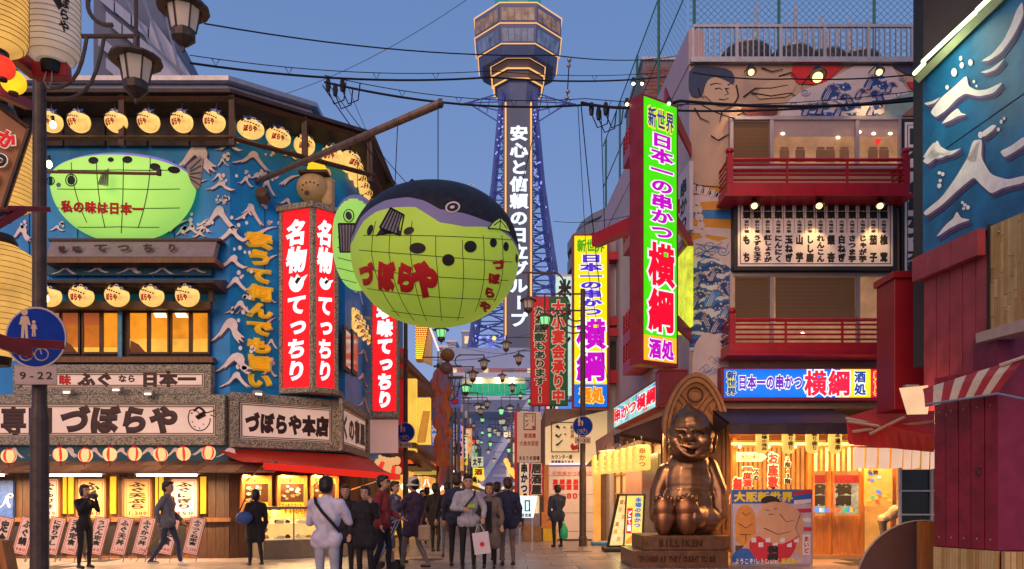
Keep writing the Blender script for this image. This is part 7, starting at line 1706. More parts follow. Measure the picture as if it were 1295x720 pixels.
# crowded far end: narrow vertical signs, poles and small hanging lamps
random.seed(51)
WORDS=['寿司','串かつ','将棋','酒場','うどん','喫茶','大衆','ふぐ','焼鳥','薬局']
HUES=['red','yellow','white','blue','orange','green','pink']; HC=[(1,.06,.04),(1,.7,.05),(.9,.85,.75),(.08,.2,.8),(1,.35,.05),(.05,.5,.2),(.9,.4,.4)]
for i in range(20):
 lf=i < 13; Y_=random.uniform(30,78) if lf else random.uniform(36,70); x_=(-3.7 if lf else xr_(Y_)-.75)+random.uniform(-.1,.25); z_=random.uniform(2.9,5.4); hgt_=random.uniform(1.1,2.2); wd_=random.uniform(.45,.7)
 hu=i % 7; t=thing('vertical_shop_sign','%s %s vertical sign on the %s shop row, %s' % (['sushi','skewer','chess','bar','noodle','cafe','popular','fugu','grill','pharmacy'][i % 10],HUES[hu],'left' if lf else 'right','nearest the viewer' if Y_ < 42 else 'halfway down' if Y_ < 60 else 'far down the street'),'sign',(x_,Y_,z_),'narrow vertical signs on the far shop rows')
 MB().box(x_-wd_/2,x_+wd_/2,Y_,Y_+.18,z_,z_+hgt_).build('lit_face',mat('%s lit sign face' % HUES[hu],tuple(c*.6 for c in HC[hu]),.5,em=HC[hu],es=.55,evar=.2,var=.1),t)
 MB().text(WORDS[i % 10],x_-wd_/2+.06,x_+wd_/2-.06,z_+.06,z_+hgt_-.06,Y_-.004,vert=True,bold=.05).build('lettering',ink if hu in (1,2,6) else wht,t)
 MB().box(x_-wd_/2-.05,x_+wd_/2+.05,Y_-.02,Y_+.2,z_+hgt_,z_+hgt_+.06).build('cap',black_metal,t); MB().box(min(x_,-4.1 if lf else x_),max(x_,xr_(Y_) if not lf else x_),Y_+.05,Y_+.1,z_+hgt_*.5,z_+hgt_*.5+.06).build('bracket',black_metal,t)
for i,(px,Y_,h_) in enumerate([(566,34,7.5),(571,40,8),(580,48,8.5),(586,56,9),(592,66,9.5),(647,60,8),(655,46,7)]):
 x_=(px-CX)/F*Y_; t=thing('utility_pole','grey utility pole in the far shop rows, %s from the left' % ORD[i],'pole',(x_,Y_,0),'utility poles down the street'); m=MB(); m.tube([(x_,Y_,0),(x_,Y_,h_)],.11,8,r1=.08); m.build('shaft',mat('dusk grey pole',(.16,.15,.17),.7,var=.2),t)
 for q in (.4,.9): MB().box(x_-.6,x_+.6,Y_-.05,Y_+.05,h_-q-.04,h_-q+.04).build('crossarm',mat('dusk grey pole'),t)
 MB().lathe([(0,0),(.16,0),(.16,.5),(0,.5)],10,(x_+.2,Y_,h_-1.8)).build('transformer',grey_steel,t)
for i in range(20):
 px=random.uniform(583,648); py=random.uniform(512,588); Y_=45+(py-510)*.55+random.uniform(-4,4); c_=W(px,py,Y_); g_=i % 6 == 0
 t=thing('hanging_lamp','tiny %s lamp hanging over the far street' % ('green lit' if g_ else 'pale unlit'),'lamp',c_,'tiny lamps hanging over the far street'); m=MB(); m.lathe([(0,-.22),(.1,-.18),(.17,.1),(0,.12)],8,tuple(c_)); m.build('lamp_glass',glass_g if g_ else mat('pale far lamp',(.5,.5,.42),.5,em=(.8,.75,.6),es=.35),t)
 m=MB(); m.lathe([(.3,.1),(.28,.15),(.05,.3),(0,.3)],10,tuple(c_)); m.build('lamp_hat',bronze_pole,t); m=MB(); m.tube([c_+Vector((0,0,.3)),c_+Vector((0,0,.9))],.025,5); m.build('rod',bronze_pole,t)
 m=MB(); m.tube([c_+Vector((0,0,.9)),c_+Vector((1.4 if px > 615 else -1.4,0,.9))],.03,5); m.build('arm',bronze_pole,t)
for i in range(9):   # floor bands of the stair block
 z_=1.5+i*1.35; xa_=(585-CX)/F*95+.6+z_*.72; MB().box(xa_,(700-CX)/F*95,94.7,94.9,z_,z_+.35).build('floor_band',mat('pale floor band',(.36,.37,.5),.7,em=(.1,.11,.24),es=.5,var=.1),st)
# ================================================================ OVERHEAD CABLES
def cable(pts,r,label,sag=.25,clips=0):
 P=[]
 for (a,b_) in zip(pts,pts[1:]):
  p,q=W(*a),W(*b_)
  for i in range(14): f=i/14; P.append(p.lerp(q,f) - Vector((0,0,sag*4*f*(1-f))))
 P.append(W(*pts[-1])); m=MB(); m.tube(P,r,5)
 if clips:
  t=thing('overhead_cable',label,'cable',P[0]); m.build('cable',rubber,t)
  for i in range(clips): a=P[int((i+.5)*len(P)/clips)]; c=MB(); c.tube([a+Vector((-.06,0,.13)),a+Vector((0,0,.01)),a+Vector((.06,0,.13))],.007,4); c.build('cable_clip',rubber,t)
  P2=[p+Vector((0,0,.13)) for p in P]; c=MB(); c.tube(P2,r*.4,4); c.build('messenger_wire',rubber,t)
 else:
  m.build('overhead_cable',rubber,label=label,cat='cable')
cable([(258,30,12),(700,70,16),(870,68,24)],.012,'thick overhead cable with hangers crossing above the tower deck',.15)
cable([(240,80,13),(620,98,16),(880,92,22)],.02,'overhead cable crossing just under the tower deck',.15,9)
cable([(410,104,15),(740,133,16),(1168,122,15.5)],.022,'overhead cable crossing in front of the tower antenna arms and the mural',.2,10)
cable([(735,130,16),(860,128,15),(1168,126,15.4)],.03,'thick black cable bundle in front of the mural band',.12)
cable([(876,92,15.5),(1000,100,15.2),(1168,93,15.2)],.014,'thin black cable crossing above the third floor window',.05)
cable([(408,108,16),(515,248,20)],.012,'thin cable running down from the insulators towards the fish lantern',.1)
cable([(414,104,16),(525,243,20)],.009,'thinner cable beside the one running down to the fish lantern',.1)
cable([(440,110,16),(500,240,22)],.006,'hair thin wire sloping down left of the fish lantern',.1)
cable([(590,0,20),(330,128,24)],.007,'hair thin wire sloping across the upper sky',.3)
cable([(735,135,16),(760,380,22)],.012,'cable hanging down beside the tall yellow sign',.1)
cable([(760,140,16),(765,300,20)],.01,'cable dropping behind the tall yellow sign top',.1)
cable([(731,135,16),(742,330,21),(768,480,24)],.008,'thin cable looping in front of the yellow sign',.1)
cable([(694,78,22),(655,250,26)],.012,'cable sloping down across the tower panel',.2)
cable([(800,140,14.2),(880,128,16),(930,150,16.9)],.012,'red service cable from the green sign to the mural',.05)
cable([(700,280,24),(800,272,20)],.008,'faint wire above the yellow sign',.1)
for nm,x0,y0 in (('pair of insulators and cable joints hanging left of the beam tip',415,108),('cable joint with looped wires above the yellow sign',748,138)):
 t=thing('cable_joint',nm,'cable joint',W(x0,y0,16))
 for k in range(3):
  c=W(x0+k*9,y0+(k % 2)*6,16); m=MB(); m.lathe([(0,-.14),(.04,-.12),(.055,0),(.04,.12),(0,.14)],8,tuple(c)); m.build('insulator',black_metal,t)
  m=MB(); m.tube([c+Vector((0,0,-.1)),c+Vector((.12,0,-.38)),c+Vector((.32,0,-.3)),c+Vector((.36,0,.05))],.014,5); m.build('loop',rubber,t)
t=thing('cable_link','short vertical link with small insulators between two cables right of the tower','cable joint',W(720,78,16)); m=MB(); m.tube([W(720,74,16),W(717,128,16)],.012,5); m.build('wire',rubber,t)
for px,py in ((720,76),(719,83),(718,116),(717,124)): m=MB(); m.lathe([(0,-.05),(.045,-.02),(.045,.02),(0,.05)],8,tuple(W(px,py,16))); m.build('insulator',grey_steel,t)
# lower hanging thin wires between lamps
for i,(a,b_) in enumerate([((620,425,60),(690,415,40)),((560,432,40),(660,446,60)),((540,455,31),(700,430,33))]):
 cable([a,b_],.012,'decoration wire between the street lamps, %s of three' % ORD[i],.3)
t=thing('star_decoration','small wire firework decoration with a yellow star centre under the fish lantern','decoration',W(620,440,50))
for k in range(14): a=k*2*pi/14; m=MB(); m.tube([W(621,436,50),W(621+18*cos(a),436+16*sin(a),50)],.02,4); m.build('ray',mat('blue wire ray',(.1,.12,.4),.5,em=(.2,.25,.9),es=.5),t)
m=MB(); m.ball(W(625,428,49.9),.13,8,6); m.build('star',glow('yellow star',(1,.7,.1),1.6),t)
for px in (607,639,617): m=MB(); m.ball(W(px,427,49.8),.09,8,6); m.build('coloured_bulb',glow('violet star bulb',(.3,.3,1),1.6),t)
# ================================================================ NEAR LEFT: lantern rack of a stall
big_y=glow('big lantern amber paper',(1,.52,.12),.75,evar=.3,scale=2,base=(.35,.22,.08))
big_w=mat('big lantern white paper',(.62,.55,.5),.55,var=.06,em=(1,.7,.45),es=.22,evar=.25,scale=2)
def cyl_lantern(px0,px1,py0,py1,Y,mt,label,ribs=14,cap=True):
 A,B=(px0-CX)/F*Y,(px1-CX)/F*Y; z1,z0=EYE+(HY-py0)/F*Y,EYE+(HY-py1)/F*Y; r=(B-A)/2; cx=(A+B)/2; h=z1-z0
 t=thing('paper_lantern',label,'lantern',(cx,Y,z0)); n=32; prof=[(0,0),(r*.55,0)]
 for k in range(ribs*2+1):
  f=k/(ribs*2); e_=min(f,1-f); rr_=r*(1-.45*max(0,1-e_/.13)**2)*(1 if k % 2 == 0 else .965); prof.append((rr_,h*f))
 prof += [(r*.55,h),(0,h)]
 m=MB(); m.lathe(prof,n,(cx,Y,z0)); m.build('paper_body',mt,t,smooth=True)
 m=MB()
 for k in range(1,20): f=k/20; e_=min(f,1-f); rr_=r*(1-.45*max(0,1-e_/.13)**2)+.001; m.tube([(cx+rr_*cos(a*pi/16),Y+rr_*sin(a*pi/16),z0+h*f) for a in range(33)],.0035,4)
 m.build('hoop_lines',mat('amber hoop',(.3,.16,.05),.6) if 'amber' in label else mat('grey hoop',(.4,.32,.27),.6),t,kind='stuff')
 m=MB(); m.lathe([(0,-.1),(r*.36,-.1),(r*.4,0),(r*.34,.02)],18,(cx,Y,z0)); m.build('bottom_ring',black_metal,t)
 if cap: m=MB(); m.lathe([(r*.5,0),(r*.55,.04),(r*.45,.12),(0,.12)],18,(cx,Y,z1)); m.build('top_ring',black_metal,t)
 m=MB(); m.tube([(cx,Y,z1),(cx,Y,z1+.4)],.01,5); m.build('hanging_cord',rubber,t)
 for k in range(4): a=(cx,Y,z0-.1)
 return t,cx,r,z0,z1
t,cx,r,z0,z1=cyl_lantern(33,98,-60,80,7.2,big_w,'large white paper lantern with black brush lettering at the top left')
def wrap(X,Z,D): a=(X-cx)/r; return (cx+r*1.01*sin(a),7.2-(r*1.01+D)*cos(a),Z)
MB().text('ふぐ',cx+r*.25,cx+r*1.05,z1-.62,z1-.02,0,vert=True,bold=.09,res=4,warp=wrap).build('lettering',ink,t)
MB().text('さ',cx+r*.35,cx+r*.95,z0+.46,z0+.78,0,bold=.09,res=4,warp=wrap).build('lettering',ink,t)
MB().text('づぼらや',cx+r*.75,cx+r*1.15,z0+.2,z0+.62,0,vert=True,bold=.05,res=3,warp=wrap).build('lettering',ink,t)
for dx in (-.02,.03): m=MB(); m.tube([(cx+dx,7.15,z0-.1),(cx+dx*1.5,7.12,z0-.2),(cx,7.15,z0-.26)],.006,4); m.build('tie_cord',s_tan,t)
cyl_lantern(-40,31,-60,66,6.6,big_y,'large amber paper lantern cut by the top left corner')
cyl_lantern(-42,38,150,268,9.2,big_y,'amber paper lantern behind the brown diamond board')
cyl_lantern(-48,39,311,452,9.2,big_y,'large amber paper lantern left of the lamp post above the blue sign')
def ball_lantern(px,py,r,Y,mt,label):
 c=W(px,py,Y); R__=r*Y/F; t=thing('round_lantern',label,'lantern',(c.x,c.y,c.z-R__),'small round lanterns on the red rack'); m=MB(); n,mm=24,14
 vs=[(c.x+R__*(1+.03*cos(4*2*pi*k/n*1.5))*sin(pi*i/mm)*cos(2*pi*k/n),c.y+R__*sin(pi*i/mm)*sin(2*pi*k/n),c.z-R__*.95*cos(pi*i/mm)) for i in range(mm+1) for k in range(n)]
 m.add(vs,[(i*n+k,i*n+(k+1) % n,(i+1)*n+(k+1) % n,(i+1)*n+k) for i in range(mm) for k in range(n)]); m.build('paper_body',mt,t,smooth=True)
 m=MB(); m.lathe([(0,-R__*1.08),(R__*.38,-R__*1.08),(R__*.38,-R__*.88),(0,-R__*.88)],12,tuple(c)); m.build('cap',wood_dark,t); m=MB(); m.lathe([(0,R__*.88),(R__*.34,R__*.88),(R__*.34,R__*1.08),(0,R__*1.08)],12,tuple(c)); m.build('top_cap',wood_dark,t)
ball_lantern(3,86,15,6.4,glow('red lit ball lantern',(1,.05,.02),1.0,evar=.3,scale=6),'small red round lantern at the left edge under the rack beam')
ball_lantern(17,104,15,6.6,glow('yellow lit ball lantern',(1,.62,.02),1.1,evar=.3,scale=6),'small yellow round lantern beside the red one')
t=thing('red_rack','red painted timber lantern rack at the left edge','rack',(-4.6,7.2,0))
def beam(p,q,w_,h_,mt=red_paint,nm='beam',parent=None):
 p,q=Vector(p),Vector(q); d=(q-p).normalized(); a=d.cross(Vector((0,0,1))).normalized()*w_/2; b_=a.cross(d).normalized()*h_/2
 m=MB(); m.add([p-a-b_,p+a-b_,p+a+b_,p-a+b_,q-a-b_,q+a-b_,q+a+b_,q-a+b_],[(0,1,2,3),(7,6,5,4),(0,4,5,1),(1,5,6,2),(2,6,7,3),(3,7,4,0)]); return m.build(nm,mt,parent or t,bevel=.006)
beam(W(-30,30,6.3),W(45,92,7.4),.1,.12); beam(W(43,91,7.2),W(88,91,7.25),.12,.13); beam(W(-20,108,6.4),W(36,133,7.2),.08,.08)
beam(W(-30,263,6.8),W(60,265,7.8),.07,.05); beam(W(-30,300,6.8),W(30,265,7.4),.05,.07); beam(W(-20,430,6.9),W(78,437,7.9),.07,.08); beam(W(-20,425,6.8),W(38,445,7.4),.06,.12)
MB().box(-4.98,-4.86,6.8,6.92,0,6).build('post',red_paint,t)
t=thing('diamond_board','brown tilted signboard with red and black characters hanging at the left edge','sign',W(0,260,6.6))
B0,B1,B2,B3,B4=W(-40,110,6.7),W(-2,134,6.7),W(37,163,6.7),W(4,262,6.7),W(-40,262,6.7)
m=MB(); m.add([B0,B1,B2,B3,B4]+[p+Vector((0,.05,0)) for p in (B0,B1,B2,B3,B4)],[(4,3,2,1,0),(5,6,7,8,9),(0,1,6,5),(1,2,7,6),(2,3,8,7),(3,4,9,8)]); m.build('board',mat('brown leather board',(.24,.09,.035),.5,var=.25,bump=.2,em=(.4,.12,.03),es=.15),t)
for (p,q) in ((B1,B2),(B2,B3)): m=MB(); m.tube([p,q],.02,5); m.build('edge',wood_dark,t)
M_=Matrix.Translation(W(9,177,6.66)) @ Matrix.Rotation(radians(22),4,'Y')
for s_,z,c1 in (('か',0,rdt),('つ',-.18,ink),('り',-.36,ink)):
 MB(M_).text(s_,-.08,.08,z-.08,z+.08,0,bold=.11,res=3).build('letter_outline',wht,t); MB(M_).text(s_,-.08,.08,z-.08,z+.08,-.008,bold=.06,res=3).build('lettering',c1,t)
# low orange stall edge at bottom left
t=thing('stall_board','slanted orange wooden board of a stall in the bottom left corner','board',W(0,720,7)); m=MB(); m.add([W(-40,678,7),W(8,684,7),W(24,760,7),W(-40,760,7)]+[W(-40,678,7)+Vector((0,.08,0)),W(8,684,7)+Vector((0,.08,0)),W(24,760,7)+Vector((0,.08,0)),W(-40,760,7)+Vector((0,.08,0))],[(3,2,1,0),(4,5,6,7),(0,1,5,4),(1,2,6,5)]); m.build('board',wood_orange,t)
for a in (-12,4): m=MB(); m.tube([W(a,684,6.97),W(a+16,760,6.97)],.012,5); m.build('batten',wood_mid,t)
# ================================================================ NEAR RIGHT
NS=Fr(5.72,11,5.84,8.6)      # side face along the street (seen from far end to near end)
b=thing('right_corner_building','near building with red boarded walls and a blue wave painted panel at the right edge','building',(7,10,0))
bluep=mat('deep blue painted panel',(.008,.12,.28),.5,var=.4,scale=2.5,bump=.3)
YA=11.0
def NP(px,py,x0=5.72,slope=-.05): # point of the side face seen at this pixel
 k=(px-CX)/F; Y=(5.72+.05*11)/(k+.05); return Vector((k*Y,Y,EYE+(HY-py)/F*Y))
def nslab(pts,mt,nm,th=.05,parent=None,dx=0):
 P=[NP(*p)+Vector((dx,0,0)) for p in pts]; m=MB(); n=len(P); m.add(P+[p+Vector((th,0,0)) for p in P],[tuple(range(n)),tuple(range(2*n-1,n-1,-1))]+[(i,i+n,(i+1) % n+n,(i+1) % n) for i in range(n)]); return m.build(nm,mt,parent or b)
nslab([(1167,98),(1167,326),(1300,268),(1400,225),(1400,-120)],bluep,'wave_panel',.2)
P_=NP(1167,100); MB().box(P_.x+.02,12,P_.y+.02,P_.y+.3,3.2,12).build('dark_wall',mat('near black wall',(.035,.028,.028),.7,var=.1),b)
for p0,p1 in (((1172,205),(1400,45)),): m=MB(); m.tube([NP(*p0)+Vector((-.005,0,0)),NP(*p1)+Vector((-.005,0,0))],.006,4); m.build('panel_seam',ink,b)
def nwave(px,py,w_,h_,k,flip=False,ang=.6):
 P=[]
 for a,b_ in WV[k]:
  if flip: a=1-a
  a,b_=.5+(a-.5)*cos(ang)-(b_-.5)*sin(ang),.5+(a-.5)*sin(ang)+(b_-.5)*cos(ang); P.append((px+a*w_,py+(1-b_)*h_))
 for _ in range(2):
  N=[]
  for i in range(len(P)): p,q=P[i],P[(i+1) % len(P)]; N += [(p[0]*.75+q[0]*.25,p[1]*.75+q[1]*.25),(p[0]*.25+q[0]*.75,p[1]*.25+q[1]*.75)]
  P=N
 if flip: P=P[::-1]
 P=P[::-1]
 nslab([(a+3,b_+7) for a,b_ in P],wave_dark,'painted_shadow',.004,dx=-.008); nslab(P,wave_white,'wave_crest',.008,dx=-.018)
 for _ in range(5):
  cx_=px+w_*random.uniform(.4,.9); cy_=py+h_*random.uniform(-.25,.05); r_=random.uniform(1.5,3.4); nslab([(cx_+r_*cos(a*pi/4),cy_-r_*1.2*sin(a*pi/4)) for a in range(8)],wave_white,'spray_dot',.008,dx=-.018)
random.seed(44)
def nblob(pts,drop=True):
 for _ in range(2):
  N=[]
  for i in range(len(pts)): p,q=pts[i],pts[(i+1) % len(pts)]; N += [(p[0]*.86+q[0]*.14,p[1]*.86+q[1]*.14),(p[0]*.14+q[0]*.86,p[1]*.14+q[1]*.86)]
  pts=N
 if drop: nslab([(a+3,b_+6) for a,b_ in pts],wave_dark,'painted_shadow',.004,dx=-.008); nslab([(a+1.5,b_+2.5) for a,b_ in pts],mat('violet shadow paint',(.16,.1,.22),.6,var=.3),'painted_shadow',.003,dx=-.013)  # shifted dark copies paint a shadow under each crest
 nslab(pts,wave_white,'wave_crest',.003,dx=-.017)
c1=lambda L: [(1000+x/3.6,y/3.6) for x,y in L]; c2=lambda L: [(1095+x/2.57,180+y/2.57) for x,y in L]
for L in [c1([(640,512),(690,445),(750,395),(806,342),(814,392),(850,412),(900,408),(975,372),(930,425),(860,440),(800,425),(760,450),(715,500),(665,535)]),
          c1([(690,566),(730,520),(766,492),(780,515),(808,522),(770,528),(725,552)]),c1([(612,470),(650,462),(690,440),(660,470),(625,480)]),
          c1([(872,280),(925,245),(975,185),(1010,115),(1035,45),(1060,8),(1066,70),(1020,165),(965,240),(905,278)]),c1([(868,330),(920,312),(985,262),(940,318),(895,334)]),
          c1([(800,735),(822,700),(850,650),(866,640),(860,690),(850,740)]),c1([(862,622),(880,600),(925,568),(944,572),(920,600),(890,622)]),c1([(605,720),(630,680),(660,645),(662,690),(700,700),(740,690),(690,722)]),
          c2([(190,228),(250,180),(300,110),(335,50),(352,-5),(382,-10),(378,50),(410,105),(465,122),(520,108),(520,132),(450,148),(412,168),(378,138),(355,112),(310,150),(250,205),(200,240)]),
          c2([(188,62),(215,30),(235,-8),(246,14),(275,30),(318,18),(280,42),(238,44),(205,72)]),c2([(232,308),(262,270),(288,248),(300,224),(312,246),(345,252),(308,264),(272,282),(245,302)]),c2([(440,30),(480,10),(520,-20),(520,10),(490,30),(455,50)])]: nblob(L)
for x,y,r_ in [(750,330,4.6),(785,298,3.4),(780,266,2.6),(825,285,3.6),(718,398,2.6),(870,615,3.5),(965,555,2.2),(978,540,1.8),(952,590,2.2),(840,372,1.8),(852,392,1.5)]:
 nslab([(1000+x/3.6+r_*cos(a*pi/4)*.8,y/3.6-r_*1.2*sin(a*pi/4)) for a in range(8)],wave_white,'spray_dot',.006,dx=-.02)
for x,y,r_ in [(243,100,2),(254,104,2.2),(246,125,2),(243,142,2.6),(318,196,1.6),(326,204,2),(336,212,2.4),(322,216,1.6)]:
 nslab([(1095+x/2.57+r_*cos(a*pi/4),180+y/2.57-r_*1.2*sin(a*pi/4)) for a in range(8)],wave_white,'spray_dot',.006,dx=-.02)
# tube light on the top edge
t=thing('edge_tube_light','greenish white tube light along the top edge of the blue wave panel','tube light',NP(1167,100))
for (a,b_) in (((1167,97),(1180,84)),((1178,82),(1246,20)),((1248,17),(1275,-8))):
 m=MB(); m.tube([NP(*a)+Vector((-.12,0,.04)),NP(*b_)+Vector((-.12,0,.04))],.028,8); m.build('tube',glow('green white tube',(.85,1,.6),2.2,evar=0),t)
m=MB(); m.tube([NP(1167,99)+Vector((-.06,0,.0)),NP(1280,-12)+Vector((-.06,0,.0))],.07,4); m.build('tube_housing',mat('pale green housing',(.45,.5,.3),.5),t)
q=NP(1215,50); lamp('AREA',(q.x-.5,q.y,q.z),22,(.8,.95,.6),parent=t,size=2.4,sy=.1,rot=(0,radians(-60),0))
# red lined fascia and boards below, bamboo panel
def nbox(px0,px1,pys,mt,nm,dx,th=.08):
 return nslab([(px0,pys[0]),(px0,pys[1]),(px1,pys[3]),(px1,pys[2])],mt,nm,th,dx=dx)
f_top=lambda px: 328 - (px-1167)*.45; f_bot=lambda px: 357-(px-1167)*.4
rfl=mat('faded red board',(.32,.04,.055),.5,var=.3,scale=3,bump=.1)
for i in range(5):
 a=1168+i*17; b_=a+16.5; nbox(a,b_,(f_top(a),f_bot(a),f_top(b_),f_bot(b_)),rfl,'fascia_board',-.16-.0*i,.1)
for i in range(5):
 a=1172+i*16.6; b_=a+15.4; nbox(a,b_,(f_bot(a)-2,520,f_bot(b_)-2,520),rfl,'wall_board',-.04,.05)
nslab([(1255,286),(1255,424),(1400,380),(1400,225)],mat('bamboo gap',(.12,.06,.02),.7),'bamboo_backing',.04)
bam=[mat('bamboo strip %d' % i,c_,.45,var=.15,scale=5) for i,c_ in enumerate([(.5,.32,.12),(.42,.25,.08),(.56,.38,.16)])]
for i in range(22):
 a=1256+i*4.3; y0=286-(a-1255)*.42; y1=420-(a-1255)*.26; cuts=sorted([y0,y1]+[y0+(y1-y0)*random.random() for _ in range(3)])
 for c0_,c1_ in zip(cuts,cuts[1:]): nslab([(a,c0_+.3),(a,c1_-.3),(a+3.9,c1_-.3-1),(a+3.9,c0_+.3-1)],random.choice(bam),'bamboo_strip',.03,dx=-.03-random.uniform(0,.006))
nslab([(1253,284),(1253,424),(1256,424),(1256,284)],ink,'corner_bead',.05,dx=-.05)
nslab([(1255,422),(1255,434),(1400,398),(1400,378)],mat('beige ledge',(.5,.36,.28),.6),'ledge',.3,dx=-.2)
# lower boarded cupboard: front face towards the street corner
cb=thing('red_boarded_counter','near counter clad in vertical raspberry red boards above a bamboo strip base','counter',W(1230,760,9.5))
CF=Fr((1181-CX)/F*10.2,10.2,(1262-CX)/F*9.3,9.3); rasp=mat('raspberry red board',(.24,.014,.032),.45,var=.35,scale=4,bump=.3)
zt_=EYE+(HY-508)/F*9.8; zb_=EYE+(HY-693)/F*9.8; n=5
for i in range(n): a=CF.L*i/n; MB(CF).box(a+.007,a+CF.L/n-.007,-.006*(i % 2),.05,zb_,zt_+.35).build('board',rasp,cb,bevel=.005)
MB(CF).box(.01,CF.L-.01,.05,.4,0,zt_+.35).build('core',deep_red,cb)
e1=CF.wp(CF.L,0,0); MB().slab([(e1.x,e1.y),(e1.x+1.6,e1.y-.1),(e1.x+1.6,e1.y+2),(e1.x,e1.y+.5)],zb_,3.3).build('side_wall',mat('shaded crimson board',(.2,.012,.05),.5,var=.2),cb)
for i in range(22): a=CF.L*i/22; MB(CF).box(a+.003,a+CF.L/22-.003,-.01-random.uniform(0,.006),.03,0,zb_-.01).build('bamboo_strip',random.choice(bam),cb)
for i in range(12): a=e1.x+.01+i*.07; MB().box(a,a+.062,e1.y-.12,e1.y-.05,0,zb_-.01).build('bamboo_strip',random.choice(bam),cb)
for q_ in range(5):
 for zz in (zb_+.12,zt_-.1): MB(CF).ball((CF.L*(q_+.5)/5,-.012,zz),.011,6,4).build('nail_head',grey_steel,cb)
c_=CF.wp(CF.L*.75,-.02,EYE+(HY-596)/F*9.4); m=MB(); m.tube([(c_.x+.04*cos(a*pi/8),c_.y,c_.z+.04*sin(a*pi/8)) for a in range(17)],.008,5); m.build('ring_handle',ink,cb)
MB().box(5.95,9,9.4,10.9,3.3,3.36).build('ceiling_board',mat('dark red soffit',(.12,.02,.03),.6),cb)
# striped awning
t=thing('striped_awning','red and cream striped awning edge jutting out over the boarded counter','awning',W(1215,500,9.6))
st=[mat('awning red stripe',(.35,.03,.04),.65,var=.1),mat('awning cream stripe',(.6,.48,.36),.65,var=.1)]
a,b_=W(1167,492,9.9),W(1300,450,8.8); a2,b2=W(1170,515,9.6),W(1262,497,9.0)
for i in range(9):
 f0,f1=i/9,(i+1)/9; m=MB(); p,q=a.lerp(b_,f0),a.lerp(b_,f1); r_,s_=a2.lerp(b2,f0),a2.lerp(b2,f1)
 mid0,mid1=p.lerp(r_,.45)+Vector((-.05,-.1,.02)),q.lerp(s_,.45)+Vector((-.05,-.1,.02)); m.add([p,q,mid1,mid0,s_,r_],[(0,3,2,1),(3,5,4,2)]); m.build('stripe',st[i % 2],t)
m=MB(); m.tube([W(1170,512,9.55),W(1262,498,8.9),W(1330,512,8.4)],.014,6); m.build('front_rail',grey_steel,t)
m=MB(); m.tube([W(1265,462,9),W(1330,440,8.5)],.02,6); m.build('cream_pole',mat('cream pole',(.6,.45,.35),.5),t)
# red box and cream lamp shade
t=thing('tall_red_box','tall plain red cabinet hanging between the lower balcony and the boarded wall','cabinet',W(1151,515,12.2)); fr_=FRONT(12.2); A,B,c,d=fr_.rect(1131,352,1175,518,0)
MB(fr_).box(A,B,0,.6,c,d).build('box',mat('crimson cabinet',(.3,.01,.02),.4,var=.12,scale=2),t,bevel=.01); MB(fr_).box(A-.04,B+.02,-.05,.62,d,d+.1).build('top_cap',mat('crimson cabinet'),t)
t=thing('cream_lamp_shade','curved cream lamp shade beside the striped awning','lamp',W(1155,524,10.5)); fr_=FRONT(10.5)
A,B,c,d=fr_.rect(1137,491,1171,525,0); m=MB(fr_); m.add([(A,0,d),(B,-.05,d+.03),(B-.02,-.14,(c+d)/2),(B-.03,-.1,c),(A+.08,-.05,c),(A,-.1,(c+d)/2)],[(0,5,2,1),(5,4,3,2)]); m.build('shade',glow('cream lit shade',(1,.62,.35),.85,evar=.15),t)
MB(fr_).box(A+.1,B-.08,.02,.1,d-.1,d+.05).build('mount',grey_steel,t); lamp('POINT',W(1155,530,10.6),18,(1,.55,.28),.1,parent=t)
# red tent canopy with cream slips
t=thing('red_tent','red fabric tent canopy on folding arms over the right shop stall','canopy',W(1120,560,13)); tent=mat('red tent fabric',(.42,.015,.02),.5,var=.2,scale=2,bump=.2,em=(.6,.02,.01),es=.12)
m=MB(); P=[W(1070,528,13.2),W(1135,508,14.5),W(1182,505,14.5),W(1185,552,11.5),W(1178,566,12),W(1072,562,13.2)]
m.add([P[0],P[1],P[2],P[3]],[(0,3,2,1)]); m.build('roof_cloth',tent,t)
m=MB();
for j in range(10):
 f0,f1=j/10,(j+1)/10; a0,a1=P[0].lerp(P[3],f0),P[0].lerp(P[3],f1); q0,q1=P[5].lerp(W(1180,572,12),f0),P[5].lerp(W(1180,572,12),f1); o_=Vector((0,.02*(-1)**j,0)); m.quad(a0,a1,q1+o_,q0-o_)
m.build('side_cloth',tent,t)
for a,b_ in (((1070,529,13.1),(1182,552,11.9)),((1078,546,12.9),(1182,533,12.2)),((1100,549,12.6),(1145,527,12.2)),((1072,533,12.9),(1180,549,12.0)),((1100,535,12.8),(1182,558,12.0))): m=MB(); m.tube([W(*a),W(*b_)],.025,6); m.build('frame_arm',mat('cream steel arm',(.55,.38,.25),.45,metal=.3),t)
slip=glow('cream lit cloth slip',(1,.62,.42),.75,evar=.1,base=(.7,.55,.45))
t=thing('slip_curtain','row of cream cloth slips hanging under the red tent','curtain',W(1130,595,12.8)); m=MB(); m.tube([W(1076,565,13),W(1182,567,12.4)],.012,5); m.build('rail',wood_mid,t)
for i,px in enumerate([1080,1096,1112,1128,1143,1154,1166,1177]):
 p=W(px,565,12.95-.5*i/8); wd=.17 if i < 4 else .12; m=MB(); m.add([(p.x,p.y,p.z),(p.x+wd,p.y-.01,p.z),(p.x+wd-.03,p.y-.04,p.z-.36+.02*(i % 2)),(p.x-.02,p.y-.02,p.z-.36)],[(0,3,2,1)]); m.build('cloth_slip',slip,t)
